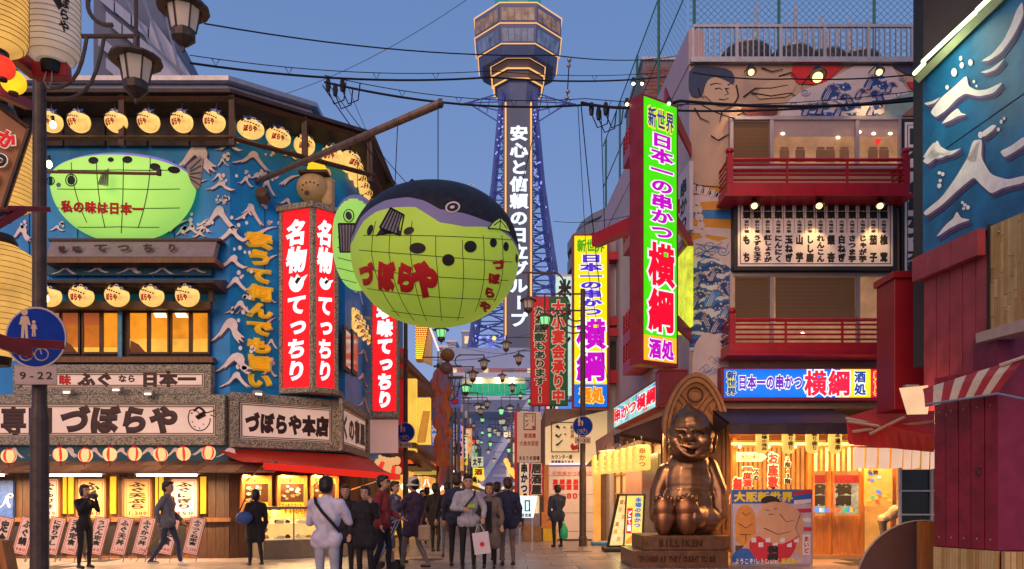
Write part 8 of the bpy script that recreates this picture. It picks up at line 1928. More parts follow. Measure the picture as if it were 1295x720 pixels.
# white gridded window and tilted round table
t=thing('white_grid_window','white framed grid window with dark panes under the red tent','window',W(1160,700,14.5)); fr_=FRONT(14.5)
for px in (1139,1179): A,B,c,d=fr_.rect(px-1.5,575,px+1.5,705,0); MB(fr_).box(A,B,0,.05,c,d).build('upright',white_paint,t)
for py in (621,651): A,B,c,d=fr_.rect(1136,py-1,1182,py+1,0); MB(fr_).box(A,B,-.01,.04,c,d).build('crossbar',white_paint,t)
A,B,c,d=fr_.rect(1140,594,1178,700,0); MB(fr_).box(A,B,.06,.08,c,d).build('dark_pane',mat('dark green pane',(.035,.045,.03),.25,var=.2),t)
t=thing('tilted_round_table','large brown round table top standing on edge in front of the stall','table',W(1168,760,11.3)); M_=Matrix.Translation(W(1168,745,11.3)) @ Matrix.Rotation(radians(88),4,'X')
m=MB(M_); m.lathe([(0,0),(.96,0),(.98,.02),(.96,.045),(0,.045)],48); m.build('table_top',mat('brown table laminate',(.1,.05,.045),.35,var=.1),t)
m=MB(M_); m.lathe([(.975,-.002),(.99,.02),(.975,.048)],48); m.build('edge_band',mat('pale table edge',(.4,.3,.24),.5),t)
A,B=W(1164,660,10.9),W(1184,660,10.9); MB().box(A.x,B.x,10.9,11.0,0,A.z).build('wooden_leg',wood_orange,t)
# ================================================================ BODIES: primitives fused into one surface
def fuse(parts,vox,smooth=3,M=None,fac=.6):
 m=MB(M)
 for p in parts:
  if p[0] == 'c':
   _,a,b_,r0,r1=p; a,b_=Vector(a),Vector(b_); d=b_-a; L=d.length
   m.ball(a,r0,12,8); m.ball(b_,r1,12,8)
   if L > 1e-5: m.tube([a,b_],r0,12,r1=r1)
  else:
   _,c,r=p[:3]; R=p[3] if len(p) > 3 else None
   if R: m.ball((0,0,0),r,16,12,Matrix.Translation(c) @ Matrix.Rotation(radians(R[0]),4,'X') @ Matrix.Rotation(radians(R[1]),4,'Y') @ Matrix.Rotation(radians(R[2]),4,'Z'))
   else: m.ball(c,r,16,12)
 me=bpy.data.meshes.new('tmp'); me.from_pydata([tuple(v) for v in m.v],[],m.f); o=bpy.data.objects.new('tmp',me)
 r=o.modifiers.new('r','REMESH'); r.mode='VOXEL'; r.voxel_size=vox; s=o.modifiers.new('s','SMOOTH'); s.factor=fac; s.iterations=smooth
 out=to_mesh(o); bpy.data.objects.remove(o); bpy.data.meshes.remove(me)
 return out
def link_mesh(me,name,mats,parent,slot=None):
 me.name=name; me.materials.clear(); mats=mats if isinstance(mats,(list,tuple)) else [mats]
 for q in mats: me.materials.append(q)
 idx=[slot(p.center) if slot else 0 for p in me.polygons]
 me.polygons.foreach_set('material_index',idx); me.polygons.foreach_set('use_smooth',[True]*len(me.polygons)); me.update()
 o=bpy.data.objects.new(name,me); COL.objects.link(o); o.parent=parent
 return o
skin=mat('warm skin',(.5,.27,.17),.5,var=.06,scale=8)
cloth=lambda n,c,b_=.25: mat(n,c,.8,var=.25,scale=5,bump=b_,bs=14)
black_c=cloth('black cloth',(.014,.012,.016)); navy_c=cloth('navy cloth',(.02,.025,.06)); grey_c=cloth('grey cloth',(.13,.13,.16)); white_c=cloth('white knit cloth',(.6,.56,.66)); jeans_l=cloth('pale washed jeans',(.38,.38,.44)); jeans_d=cloth('dark blue jeans',(.03,.04,.08))
greyk=cloth('light grey knit',(.36,.35,.4)); browncoat=cloth('grey brown coat',(.16,.12,.105)); maroon=cloth('maroon cloth',(.22,.03,.03)); tan_t=cloth('taupe trousers',(.16,.12,.1)); plum=cloth('dark plum coat',(.06,.035,.07)); beige_c=cloth('beige jacket',(.45,.36,.24)); shoe=mat('dark shoe',(.02,.018,.018),.5); shoe_w=mat('white trainer',(.6,.58,.55),.5)
hair_b=mat('black hair',(.014,.01,.008),.45,var=.3,scale=30,bump=.4); hair_br=mat('dark brown hair',(.045,.02,.012),.45,var=.3,scale=30,bump=.4)
eye_m=mat('dark eye',(.02,.012,.01),.2); lip_m=mat('lip',(.38,.11,.09),.5)
def person(px,Y,h,yaw,label,top=black_c,bottom=black_c,shoes=shoe,hair='short',hm=hair_b,coat=None,coat_len=.8,arms=None,stride=0,lean=0,turn=0,vox=.013,skirt=None,sleeve=1.0,face=True,z0=0,bend=0,wide=1.0,group='people in the street',tilt=0):
 """arms: dict with le, lw, re, rw (elbows and wrists) in the body frame; x to the person's own left when facing us, -y forward"""
 k=h/1.72; x=(px-CX)/F*Y; t=thing('person',label,'person',(x,Y,z0),group,rz=radians(yaw))
 V=lambda a,b_,c: Vector((a*k,b_*k,c*k))
 ln=lambda z: -lean*(z-.95) if z > .95 else 0
 J=dict(pel=V(0,0,.95),waist=V(0,ln(1.1),1.1),chest=V(0,ln(1.28),1.28),neck=V(0,ln(1.47)+.01,1.46),head=V(0,ln(1.6)-.015,1.605))
 if bend:
  for n_,z_ in (('waist',1.1),('chest',1.28),('neck',1.46),('head',1.605)):
   d=z_-.95; J[n_]=V(0,-d*sin(bend),.95+d*cos(bend))
 A=dict(le=(.235,.02,1.13),lw=(.255,-.06,.89),re=(-.235,.02,1.13),rw=(-.255,-.06,.89)); A.update(arms or {})
 sh={1: V(.168*wide,ln(1.4)+.01,1.375),-1: V(-.168*wide,ln(1.4)+.01,1.375)}
 if bend:
  for s_ in (1,-1): sh[s_]=V(.175*s_,-.45*sin(bend),.95+.45*cos(bend))
 hips={1: V(.09,0,.92),-1: V(-.09,0,.92)}
 kn={1: V(.1,-.03-stride*.16,.5),-1: V(-.1,-.03+stride*.1,.5)}; an={1: V(.105,.02-stride*.3,.085),-1: V(-.105,.03+stride*.34,.085+abs(stride)*.06)}
 P=[]; E=[]
 P += [('e',J['pel'],(.165*k,.115*k,.13*k)),('c',J['pel'],J['waist'],.115*k,.108*k),('e',(J['chest']+J['waist'])/2,(.145*k*wide,.1*k,.17*k)),('e',J['chest'],(.165*k*wide,.115*k,.16*k)),
          ('c',sh[1],J['neck']-V(0,0,.02),.056*k,.05*k),('c',sh[-1],J['neck']-V(0,0,.02),.056*k,.05*k),('c',J['chest'],J['neck'],.1*k,.05*k),('c',J['neck'],J['head'],.05*k,.05*k)]
 hd=J['head']
 P += [('e',hd+V(0,.012,.03),(.085*k,.1*k,.104*k)),('e',hd+V(0,-.028,-.035),(.068*k,.066*k,.082*k)),('e',hd+V(0,-.045,-.085),(.032*k,.03*k,.026*k)),('c',hd+V(0,-.088,.02),hd+V(0,-.103,-.018),.009*k,.015*k),
          ('e',hd+V(.078,.012,-.005),(.012*k,.02*k,.031*k)),('e',hd+V(-.078,.012,-.005),(.012*k,.02*k,.031*k)),('c',hd+V(.04,-.075,.034),hd+V(-.04,-.075,.034),.014*k,.014*k)]
 for s_,e_,w_ in ((1,'le','lw'),(-1,'re','rw')):
  e,wr=V(*A[e_]),V(*A[w_]); P += [('c',sh[s_],e,.056*k,.042*k),('c',e,wr,.042*k,.028*k)]
  d=(wr-e).normalized(); pm=wr+d*.055*k; side=d.cross(Vector((0,1,0))); side=side.normalized() if side.length > .1 else Vector((1,0,0))
  P.append(('e',pm,(.034*k,.026*k,.045*k)))
  for f in range(4):
   b0=pm+d*.03*k+side*(f-1.5)*.02*k; ln_=(.058,.07,.066,.05)[f]*k; b1=b0+d*ln_*.6+Vector((0,-.008*k,0)); b2=b1+d*ln_*.35+Vector((0,-.02*k,-.004*k)); P += [('c',b0,b1,.0105*k,.0095*k),('c',b1,b2,.0095*k,.008*k)]
  P += [('c',pm-side*.02*k,pm-side*.055*k+d*.03*k,.012*k,.009*k)]
 for s_ in (1,-1):
  P += [('c',hips[s_],kn[s_],.085*k,.056*k),('c',kn[s_],an[s_],.056*k,.036*k),('c',kn[s_]*.6+an[s_]*.4+V(0,.018,0),an[s_],.05*k,.034*k),('c',an[s_]+V(0,.02,-.03),an[s_]+V(0,-.15,-.045),.042*k,.034*k)]
 me=fuse(P,vox,2,fac=.5)
 zc=lambda c: c
 wr={s_: V(*A[w_]) for s_,w_ in ((1,'lw'),(-1,'rw'))}; el={s_: V(*A[w_]) for s_,w_ in ((1,'le'),(-1,'re'))}
 neckz=J['neck']; dirn=(J['head']-J['neck']).normalized()
 def slot(c):
  if (c-neckz).dot(dirn) > .012*k and (c-J['head']).length < .25*k and min((c-wr[1]).length,(c-wr[-1]).length) > .09*k: return 0
  for s_ in (1,-1):
   d=(wr[s_]-el[s_]).normalized(); q=c-wr[s_]
   if q.dot(d) > -.01*k and q.length < .17*k and (q-d*q.dot(d)).length < .075*k: return 0
  if c.z < .1*k: return 3
  if c.z < .93*k and abs(c.x) < .22*k and min((c-wr[1]).length,(c-el[1]).length,(c-wr[-1]).length,(c-el[-1]).length) > .06*k and (abs(c.x) < .2*k):
   for s_ in (1,-1):
    a,b_=el[s_],wr[s_]; f=max(0,min(1,(c-a).dot(b_-a)/max(1e-6,(b_-a).length_squared)))
    if (c-(a.lerp(b_,f))).length < .052*k: return 1
   return 2
  return 1
 link_mesh(me,'body',[skin,top,bottom,shoes],t,slot)
 if face:
  for s_ in (1,-1):
   q=MB(); q.ball(hd+V(.032*s_,-.083,.014),(.014*k,.008*k,.006*k),8,5); q.build('eye',eye_m,t,local=True)
   q=MB(); q.tube([hd+V(.016*s_,-.092,.035),hd+V(.034*s_,-.09,.04),hd+V(.052*s_,-.078,.034)],.004*k,4); q.build('eyebrow',hm,t,local=True)
  q=MB(); q.ball(hd+V(0,-.088,-.05),(.022*k,.01*k,.007*k),8,5); q.build('mouth',lip_m,t,local=True)
 H=[('e',hd+V(0,.03,.05),(.097*k,.106*k,.095*k)),('e',hd+V(0,.055,.0),(.092*k,.08*k,.1*k)),('e',hd+V(0,-.035,.1),(.076*k,.064*k,.036*k))]
 if hair == 'long': H += [('e',hd+V(0,.06,-.1),(.085*k,.06*k,.16*k)),('e',hd+V(.072,.01,-.06),(.024*k,.045*k,.12*k)),('e',hd+V(-.072,.01,-.06),(.024*k,.045*k,.12*k))]
 elif hair == 'bob': H += [('e',hd+V(.07,.0,-.02),(.026*k,.05*k,.085*k)),('e',hd+V(-.07,.0,-.02),(.026*k,.05*k,.085*k)),('e',hd+V(0,.06,-.05),(.08*k,.05*k,.08*k))]
 elif hair == 'spiky': H += [('c',hd+V(a*.05,.03+b_*.03,.1),hd+V(a*.07,.03+b_*.05,.155),.028*k,.01*k) for a,b_ in ((0,0),(1,0),(-1,0),(.6,1),(-.6,1),(.3,-1),(-.5,-1))]
 if hair == 'hat':
  q=MB(); q.lathe([(.088*k,-.0),(.1*k,.02*k),(.098*k,.09*k),(.07*k,.135*k),(0,.145*k)],20,tuple(hd+V(0,.01,.02))); q.lathe([(.088*k,.02*k),(.14*k,-.03*k),(.142*k,-.035*k),(.085*k,.0)],20,tuple(hd+V(0,.01,.02))); q.build('bucket_hat',mat('white cotton hat',(.62,.55,.48),.8,var=.1),t,local=True,smooth=True)
 link_mesh(fuse(H,.013 if vox < .02 else .02,1),'hair',hm,t)
 if coat:
  Cc=[('e',J['pel'],(.19*k,.135*k,.13*k)) if coat_len < .86 else ('e',J['pel']+V(0,0,.03),(.158*k,.118*k,.1*k)),('c',J['pel'],J['waist'],.135*k,.13*k),('e',(J['chest']+J['waist'])/2,(.175*k*wide,.135*k,.18*k)),('e',J['chest'],(.19*k*wide,.14*k,.155*k)),('c',sh[1],J['neck']-V(0,0,.05),.07*k,.062*k),('c',sh[-1],J['neck']-V(0,0,.05),.07*k,.062*k),('c',J['chest'],J['neck']-V(0,0,.02),.11*k,.07*k)]
  for s_ in (1,-1): Cc += [('c',sh[s_],el[s_],.073*k,.058*k),('c',el[s_],wr[s_]*.95+el[s_]*.05,.058*k,.044*k)]
  if coat_len < .9:
   zz=coat_len
   for s_ in (1,-1):
    f=(.92-zz)/.42; Cc += [('c',hips[s_],hips[s_].lerp(kn[s_],min(1,f)),.125*k,.115*k)]
   Cc += [('c',V(0,0,.9),V(0,(kn[1].y+kn[-1].y)/2/k*.6,zz+.03),.13*k,.12*k)]
  me=fuse(Cc,vox*1.15,3); sd_=px*.7
  for v in me.vertices:   # hanging folds
   a=math.atan2(v.co.y,v.co.x); f=.007*k*(sin(a*7+v.co.z*9+sd_)+.7*sin(a*3-v.co.z*23+sd_*2)+.5*sin(v.co.z*41+a*5)); g=min(1,abs(v.co.x)/(.1*k)+.4); v.co.x += cos(a)*f*g; v.co.y += sin(a)*f*g
  link_mesh(me,'shirt' if coat_len > .86 else 'coat',coat,t)
 return t,J,(wr,el,sh),k
# the draped street decoration: one fused hanging mass of cloth
_k=29.5/F; _o=drape_host.location; _D=[]
random.seed(17)
for px,py,rx,ry in [(556,478,10,12),(563,492,9,12),(550,490,7,10),(552,510,9,12),(562,518,10,14),(556,534,9,12),(563,548,9,10),(556,560,7,16),(562,578,7,18),(559,600,5,14),(552,575,4,14)]:
 c=W(px,py,29.6); _D.append(('e',c-_o,(rx*_k,.3,ry*_k)))
 for j in range(3): a=random.random()*6.3; _D.append(('c',c-_o+Vector((rx*_k*.6*cos(a),-.1,ry*_k*.6*sin(a))),c-_o+Vector((rx*_k*1.15*cos(a),-.2,ry*_k*1.2*sin(a)-.15)),.1,.04))
def _drape(n,b):
 t_=n.nodes.new('ShaderNodeTexCoord'); mp=n.nodes.new('ShaderNodeMapping'); mp.inputs['Scale'].default_value=(2.2,2.2,.8); no=n.nodes.new('ShaderNodeTexNoise'); no.inputs['Scale'].default_value=1.3; no.inputs['Detail'].default_value=4; r=n.nodes.new('ShaderNodeValToRGB')
 n.links.new(t_.outputs['Object'],mp.inputs[0]); n.links.new(mp.outputs[0],no.inputs[0]); n.links.new(no.outputs[0],r.inputs[0]); e=r.color_ramp.elements; e[0].position=.36; e[0].color=(.2,.13,.22,1); e[1].position=.64; e[1].color=(.4,.14,.04,1); k=e.new(.5); k.color=(.42,.08,.03,1)
 n.links.new(r.outputs[0],b.inputs['Base Color']); n.links.new(r.outputs[0],b.inputs['Emission Color']); b.inputs['Emission Strength'].default_value=.16; b.inputs['Roughness'].default_value=.8
_me=fuse(_D,.035,2)
for v in _me.vertices: v.co.y += .05*sin(v.co.x*22+v.co.z*2); v.co.x += .03*sin(v.co.z*9)
link_mesh(_me,'draped_cloth',nodemat('orange violet draped cloth',_drape),drape_host)
# 1 photographer in black by the menus
person(107,15.2,1.6,60,'person in black holding a camera to the face in front of the tan menu',black_c,black_c,arms=dict(le=(.2,-.16,1.2),lw=(.07,-.25,1.5),re=(-.2,-.14,1.2),rw=(-.06,-.25,1.48)),hair='bob')
c=W(112,627,15.1); tc_=thing('camera','small dark camera held up by the person in black','camera',c+Vector((.12,-.1,-.04))); q=MB(); q.box(c.x+.06,c.x+.18,c.y-.14,c.y-.06,c.z-.06,c.z+.03); q.build('camera_body',black_metal,tc_,bevel=.008); q=MB(FRONT(15)); M_=Matrix.Translation((c.x+.2,c.y-.1,c.z-.015)) @ Matrix.Rotation(radians(90),4,'Y'); MB(M_).lathe([(0,-.03),(.03,-.03),(.03,.03),(0,.03)],12).build('lens',black_metal,tc_)
# 2 walker in grey
person(212,15.7,1.68,90,'walker in grey top and dark blue jeans passing the right menu boards',grey_c,jeans_d,shoe_w,stride=.8,coat=grey_c,coat_len=.88,arms=dict(lw=(.2,-.2,.93),re=(-.22,.12,1.15),rw=(-.22,.1,.92)))
# 3 short person with the blue bag
person(323,15.8,1.52,215,'short person in a black coat carrying a blue bag by the left glowing poster',black_c,black_c,hair='bob',coat=black_c,coat_len=.62,arms=dict(le=(.2,-.1,1.15),lw=(.12,-.28,1.1)),stride=.3)
c=W(309,655,15.6); tb=thing('shoulder_bag','blue shoulder bag of the short person in the black coat','bag',(c.x,c.y,c.z-.14)); q=MB(); q.ball((c.x,c.y,c.z),(.17,.1,.13),16,10); q.build('bag_body',mat('blue bag cloth',(.03,.08,.25),.6,var=.2,bump=.3),tb,smooth=True); q=MB(); q.tube([(c.x-.12,c.y,c.z+.08),(c.x+.02,c.y,c.z+.38),(c.x+.16,c.y+.05,c.z+.42)],.014,5); q.build('strap',black_metal,tb)
# 4 man in the white knit shirt seen from behind
t4,J4,_,k4=person(413,9.6,1.585,176,'man in a white long sleeved shirt and pale jeans seen from behind taking a picture',white_c,jeans_l,shoe_w,vox=.0105,wide=1.1,coat=white_c,coat_len=.88,arms=dict(le=(.26,-.12,1.13),lw=(.1,-.34,1.33),re=(-.27,-.1,1.14),rw=(-.1,-.33,1.33)))
q=MB(); q.tube([V_ for V_ in [Vector((.13,.04,1.345)),Vector((.09,.135,1.28)),Vector((-.0,.17,1.17)),Vector((-.11,.165,1.05)),Vector((-.19,.08,.93))]],.02,6); o=q.build('bag_strap',black_c,t4,local=True)
# 5,6 two women posing
t5,J5,_,k5=person(437,13.2,1.56,8,'woman with long brown hair smiling just right of the white shirted man',black_c,black_c,hair='long',hm=hair_br,coat=black_c,coat_len=.75)
person(462,12.4,1.53,-6,'woman in black making a peace sign for the picture',black_c,black_c,hair='bob',coat=black_c,coat_len=.7,arms=dict(le=(.25,-.12,1.2),lw=(.17,-.2,1.42)),vox=.011)
# 7 man with glasses
t7,J7,_,k7=person(484,14.0,1.74,78,'man in maroon with glasses looking right behind the two posing women',maroon,black_c,hair='short',coat=maroon,coat_len=.88,arms=dict(lw=(.2,-.25,1.0)),stride=.3)
hd=J7['head']; q=MB()
for s_ in (1,-1): q.tube([hd+Vector((.033*s_+.022*cos(a*pi/6),-.098,.014+.017*sin(a*pi/6))) for a in range(13)],.003,4)
q.build('glasses',black_metal,t7,local=True)
# pushchair
tp=thing('pushchair','grey folding pushchair with printed lower bag beside the man in maroon','pushchair',W(492,706,15)+Vector((0,0,0))); tp.location.z=0; X0=tp.location.x; Y0=15
for a,b_,r_ in (((-.25,.75),(.1,.12),.014),((.18,.95),(-.2,.12),.014),((-.25,.75),(.18,.95),.012)):
 for dy in (-.2,.2): q=MB(); q.tube([(X0+a[0],Y0+dy,a[1]),(X0+b_[0],Y0+dy,b_[1])],r_,6); q.build('frame_tube',grey_steel,tp)
for xx_ in (-.2,.12):
 for dy in (-.22,.22): q=MB(Matrix.Translation((X0+xx_,Y0+dy,.09)) @ Matrix.Rotation(radians(90),4,'X')); q.lathe([(0,-.02),(.09,-.02),(.09,.02),(0,.02)],14); q.build('wheel',black_metal,tp)
q=MB(); q.slab([(X0-.22,Y0-.18),(X0+.1,Y0-.18),(X0+.1,Y0+.18),(X0-.22,Y0+.18)],.4,.62); q.build('seat',mat('grey blue seat cloth',(.12,.15,.2),.7,var=.2),tp,bevel=.04); q=MB(); q.slab([(X0-.2,Y0-.17),(X0+.08,Y0-.17),(X0+.08,Y0+.17),(X0-.2,Y0+.17)],.16,.36); q.build('lower_bag',mat('printed cream bag',(.5,.35,.2),.7,var=.4,scale=14),tp,bevel=.03)
# 8 blurred bluish person, 9 hat wearer
person(499,16.5,1.7,60,'person in slate blue top half hidden behind the hat wearer',cloth('slate blue cloth',(.08,.1,.17)),black_c,stride=.4)
person(523,14.9,1.72,235,'person in a white bucket hat and dark plum coat walking with one arm raised',plum,tan_t,hair='hat',hm=hair_b,coat=plum,coat_len=.72,stride=.7,arms=dict(le=(.22,-.16,1.15),lw=(.12,-.3,1.3),re=(-.22,-.14,1.13),rw=(-.14,-.28,1.25)))
c=W(536,672,14.7); tb=thing('brown_bag','light brown bag hanging at the side of the person in the bucket hat','bag',(c.x,c.y,c.z-.18)); q=MB(); q.box(c.x-.1,c.x+.13,c.y-.08,c.y+.06,c.z-.18,c.z+.12); q.build('bag_body',mat('light brown bag leather',(.4,.26,.16),.5,var=.15,bump=.2),tb,bevel=.04); q=MB(); q.tube([(c.x-.07,c.y,c.z+.1),(c.x+.02,c.y,c.z+.4),(c.x+.1,c.y,c.z+.1)],.012,5); q.build('handle',wood_mid,tb)
person(551,20.0,1.74,170,'person in black with a pale grey skirt walking away left of the couple',black_c,black_c,coat=black_c,coat_len=.7,hair='bob',stride=.4)
person(566,18.0,1.72,185,'person in grey jeans walking away just left of the dark suited man',black_c,cloth('grey blue jeans',(.14,.15,.2)),stride=.5)
person(578,15.6,1.83,175,'tall man in navy jacket seen from behind, just left of the couple',navy_c,black_c,coat=navy_c,coat_len=.85,hair='spiky',hm=hair_br)
# the couple
t11,J11,_,k11=person(592,14.8,1.77,6,'man in light grey shirt with green chest stripe and black strap, facing us',greyk,black_c,hair='spiky',hm=hair_b,vox=.011,coat=greyk,coat_len=.88,arms=dict(le=(.3,.0,1.15),lw=(.27,-.12,.98),re=(-.27,-.02,1.14),rw=(-.1,-.22,1.12)),wide=1.05)
q=MB(); q.box(-.02,.13,-.178,-.14,1.14*k11,1.21*k11); q.build('green_stripe',mat('lime green print',(.3,.5,.05),.7),t11,local=True,bevel=.004)
q=MB(); q.tube([Vector((.13,-.02,1.46*k11)),Vector((.1,-.15,1.36*k11)),Vector((.0,-.19,1.25*k11)),Vector((-.1,-.18,1.12*k11)),Vector((-.18,-.08,1.0*k11))],.016,6); q.build('bag_strap',black_c,t11,local=True)
t12,J12,_,k12=person(619,15.2,1.64,-4,'smiling woman with brown hair in a grey brown coat beside the grey shirted man',black_c,black_c,hair='bob',hm=hair_br,coat=browncoat,coat_len=.5,vox=.012,arms=dict(re=(-.22,-.02,1.12),rw=(-.26,-.1,.92)))
q=MB(); q.box(-.055,.055,-.165,-.135,.7,1.36*k12); q.build('black_scarf',black_c,t12,local=True,bevel=.01)
c=W(609,687,14.5); tb=thing('shopping_bag','white paper shopping bag with a red mark held between the couple','bag',(c.x,c.y,c.z-.2)); R_b=Matrix.Translation(c) @ Matrix.Rotation(radians(-8),4,'Y'); MB(R_b).box(-.15,.15,-.05,.05,-.2,.2).build('bag_body',mat('white bag paper',(.65,.55,.6),.5,var=.06),tb,bevel=.008)
q=MB(R_b); q.prism([(.01+.045*cos(a*pi/5),-.02+.045*sin(a*pi/5)) for a in range(10)],-.056,-.0525); q.build('red_mark',red_ink,tb); q=MB(R_b); q.tube([(-.08,-.02,.2),(-.03,-.02,.34),(.03,-.02,.34),(.08,-.02,.2)],.008,5); q.build('handle',white_paint,tb)
person(642,15.8,1.76,190,'man in navy jacket and taupe trousers seen from behind right of the couple',navy_c,tan_t,hair='short',hm=hair_br,coat=navy_c,coat_len=.82,arms=dict(le=(.26,-.04,1.15),lw=(.2,-.2,1.0)))
person(629,17.2,1.7,160,'person in a reddish brown top between the woman and the taupe trousered man',cloth('rust cloth',(.2,.06,.04)),black_c)
# 15 man with green bag
person(705,22.2,1.74,200,'lone man in navy coat and black trousers standing right of the small lit sign',navy_c,black_c,coat=navy_c,coat_len=.8,arms=dict(re=(-.22,-.12,1.18),rw=(-.08,-.26,1.3),lw=(.24,-.05,.88)),wide=1.1)
c=W(713.5,672,22.0); tb=thing('green_bag','green plastic bag hanging from the hand of the lone man','bag',(c.x,c.y,c.z-.22)); q=MB(); q.lathe([(0,-.22),(.09,-.2),(.11,-.1),(.1,.05),(.05,.16),(.02,.24),(0,.24)],12,tuple(c)); q.build('bag_body',mat('green plastic',(.01,.35,.15),.35,var=.15,bump=.4,em=(0,.3,.1),es=.1),tb,smooth=True); q=MB(); q.tube([c+Vector((0,0,.22)),c+Vector((0,.02,.34))],.012,5); q.build('handle',mat('green plastic'),tb)
# 16 stall keeper bending
person(1116,17.2,1.62,60,'stall keeper in a beige jacket bending forward by the orange collage poster',beige_c,tan_t,bend=.95,arms=dict(le=(.2,-.5,1.0),lw=(.15,-.6,.8),re=(-.2,-.5,1.0),rw=(-.15,-.6,.8)),face=False)
# far crowd
random.seed(77)
fc_=[black_c,navy_c,plum,grey_c,browncoat,maroon,beige_c]
proto_far=[]
for i,(px,Y,yw) in enumerate([(540,26,170),(534,24,10),(572,33,175),(584,40,5),(600,36,180),(607,47,0),(613,60,180),(622,42,185),(632,55,10),(640,38,178),(648,30,170),(655,48,5),(664,34,185),(626,72,180),(618,85,0),(605,70,180),(596,55,5),(636,80,180)]):
 lab='far walker in %s clothes %s, %s nearest of its side' % (['black','navy','plum','grey','brown','maroon','beige'][i % 7],'by the left shops' if px < 620 else 'by the right shops',ORD[i % 12])
 person(px,Y,random.uniform(1.58,1.78),yw,lab,fc_[i % 7],black_c if i % 3 else jeans_d,stride=random.uniform(.2,.8),vox=.03,face=False,coat=fc_[i % 7] if i % 2 else None,coat_len=.75,hair='bob' if i % 3 == 0 else 'short',group='walkers far down the street')
# ================================================================ BRONZE STATUE, NICHE AND PLINTH
bronze=mat('dark polished bronze',(.2,.11,.065),.34,metal=.75,var=.55,scale=2.2,bump=.12)
bronze_w=mat('rubbed warm bronze',(.26,.12,.06),.3,metal=.85,var=.25,scale=3,bump=.08)
SX,SY,SZ=(872-CX)/F*16.25,16.35,.62
st=thing('bronze_statue','big dark bronze seated laughing figure with soles forward on a stepped plinth','statue',(SX,SY,SZ))
V3=lambda px,py,y: W(px,py,16.25+y) - Vector((SX,SY,SZ))      # statue frame, measured at its own depth
Pp=[('e',V3(871,656,.1),(.72,.5,.4)),('e',V3(868,640,.15),(.64,.46,.58)),('e',V3(869,612,.2),(.58,.4,.6)),('e',V3(871,590,.2),(.46,.34,.4)),
      ('c',V3(842,598,.2),V3(832,622,.1),.2,.17),('c',V3(832,622,.1),V3(829,652,-.05),.17,.14),
      ('c',V3(896,590,.22),V3(909,622,.12),.2,.19),('c',V3(909,622,.12),V3(911,652,-.02),.19,.14),('c',V3(911,652,-.02),V3(902,661,-.14),.13,.09),
      ('c',V3(850,650,.1),V3(840,655,-.3),.28,.25),('c',V3(888,650,.1),V3(876,655,-.3),.28,.27),('c',V3(893,652,.1),V3(900,662,-.1),.25,.16),
      ('c',V3(872,590,.15),V3(872,575,.1),.24,.24)]
# head
hc=V3(874,553,.0)
Pp += [('e',hc+Vector((.02,.05,.06)),(.47,.44,.44)),('e',hc+Vector((-.03,-.1,-.24)),(.45,.36,.28)),('e',hc+Vector((-.02,.03,.3)),(.38,.37,.3)),('c',hc+Vector((-.04,.03,.42)),hc+Vector((-.05,.04,.68)),.22,.05),
       ('e',hc+Vector((-.36,-.2,-.1)),(.15,.16,.13)),('e',hc+Vector((.2,-.3,-.1)),(.17,.13,.13)),('c',hc+Vector((-.14,-.38,.06)),hc+Vector((-.15,-.5,-.04)),.06,.09),('e',hc+Vector((-.22,-.42,-.07)),(.06,.06,.05)),('e',hc+Vector((-.06,-.44,-.07)),(.06,.06,.05)),
       ('c',hc+Vector((-.36,-.3,.13)),hc+Vector((-.2,-.38,.12)),.045,.04),('c',hc+Vector((-.08,-.4,.12)),hc+Vector((.16,-.36,.14)),.045,.04),
       ('e',hc+Vector((.46,.02,-.02)),(.09,.12,.2)),('e',hc+Vector((.45,-.02,-.22)),(.06,.07,.12)),('e',hc+Vector((-.46,.1,0)),(.06,.1,.17))]
# lips: a wide open grin modelled as two rolls
for k in range(9):
 a,b_=k/9,(k+1)/9; f=lambda u,s: hc+Vector((-.36+.56*u,-.34-.1*sin(pi*u),(-.17 if s else -.22)-(.05 if s else .2)*sin(pi*u)))
 Pp += [('c',f(a,1),f(b_,1),.035,.035),('c',f(a,0),f(b_,0),.045,.045)]
link_mesh(fuse(Pp,.022,3),'figure_body',bronze,st)
q=MB(); P=[hc+Vector((-.34+.52*u/8,-.385-.1*sin(pi*u/8),-.185-.05*sin(pi*u/8))) for u in range(9)]+[hc+Vector((-.34+.52*u/8,-.37-.09*sin(pi*u/8),-.2-.18*sin(pi*u/8))) for u in range(8,-1,-1)]; q.add([tuple(p) for p in P],[tuple(range(len(P)))]); q.build('open_mouth',mat('shadowed mouth bronze',(.03,.012,.008),.4,metal=.6),st,local=True)
q=MB(); q.tube([hc+Vector((-.28+.4*u/8,-.41-.09*sin(pi*u/8),-.2-.05*sin(pi*u/8))) for u in range(9)],.022,6); q.build('upper_teeth',bronze_w,st,local=True)
for x0,x1,y_ in ((-.34,-.18,-.37),(-.06,.17,-.4)):
 q=MB(); q.tube([hc+Vector((x0+(x1-x0)*u/6,y_-.015-.01*sin(pi*u/6),.03+.055*sin(pi*u/6))) for u in range(7)],.016,6); q.build('closed_eyelid',mat('shadowed mouth bronze'),st,local=True)
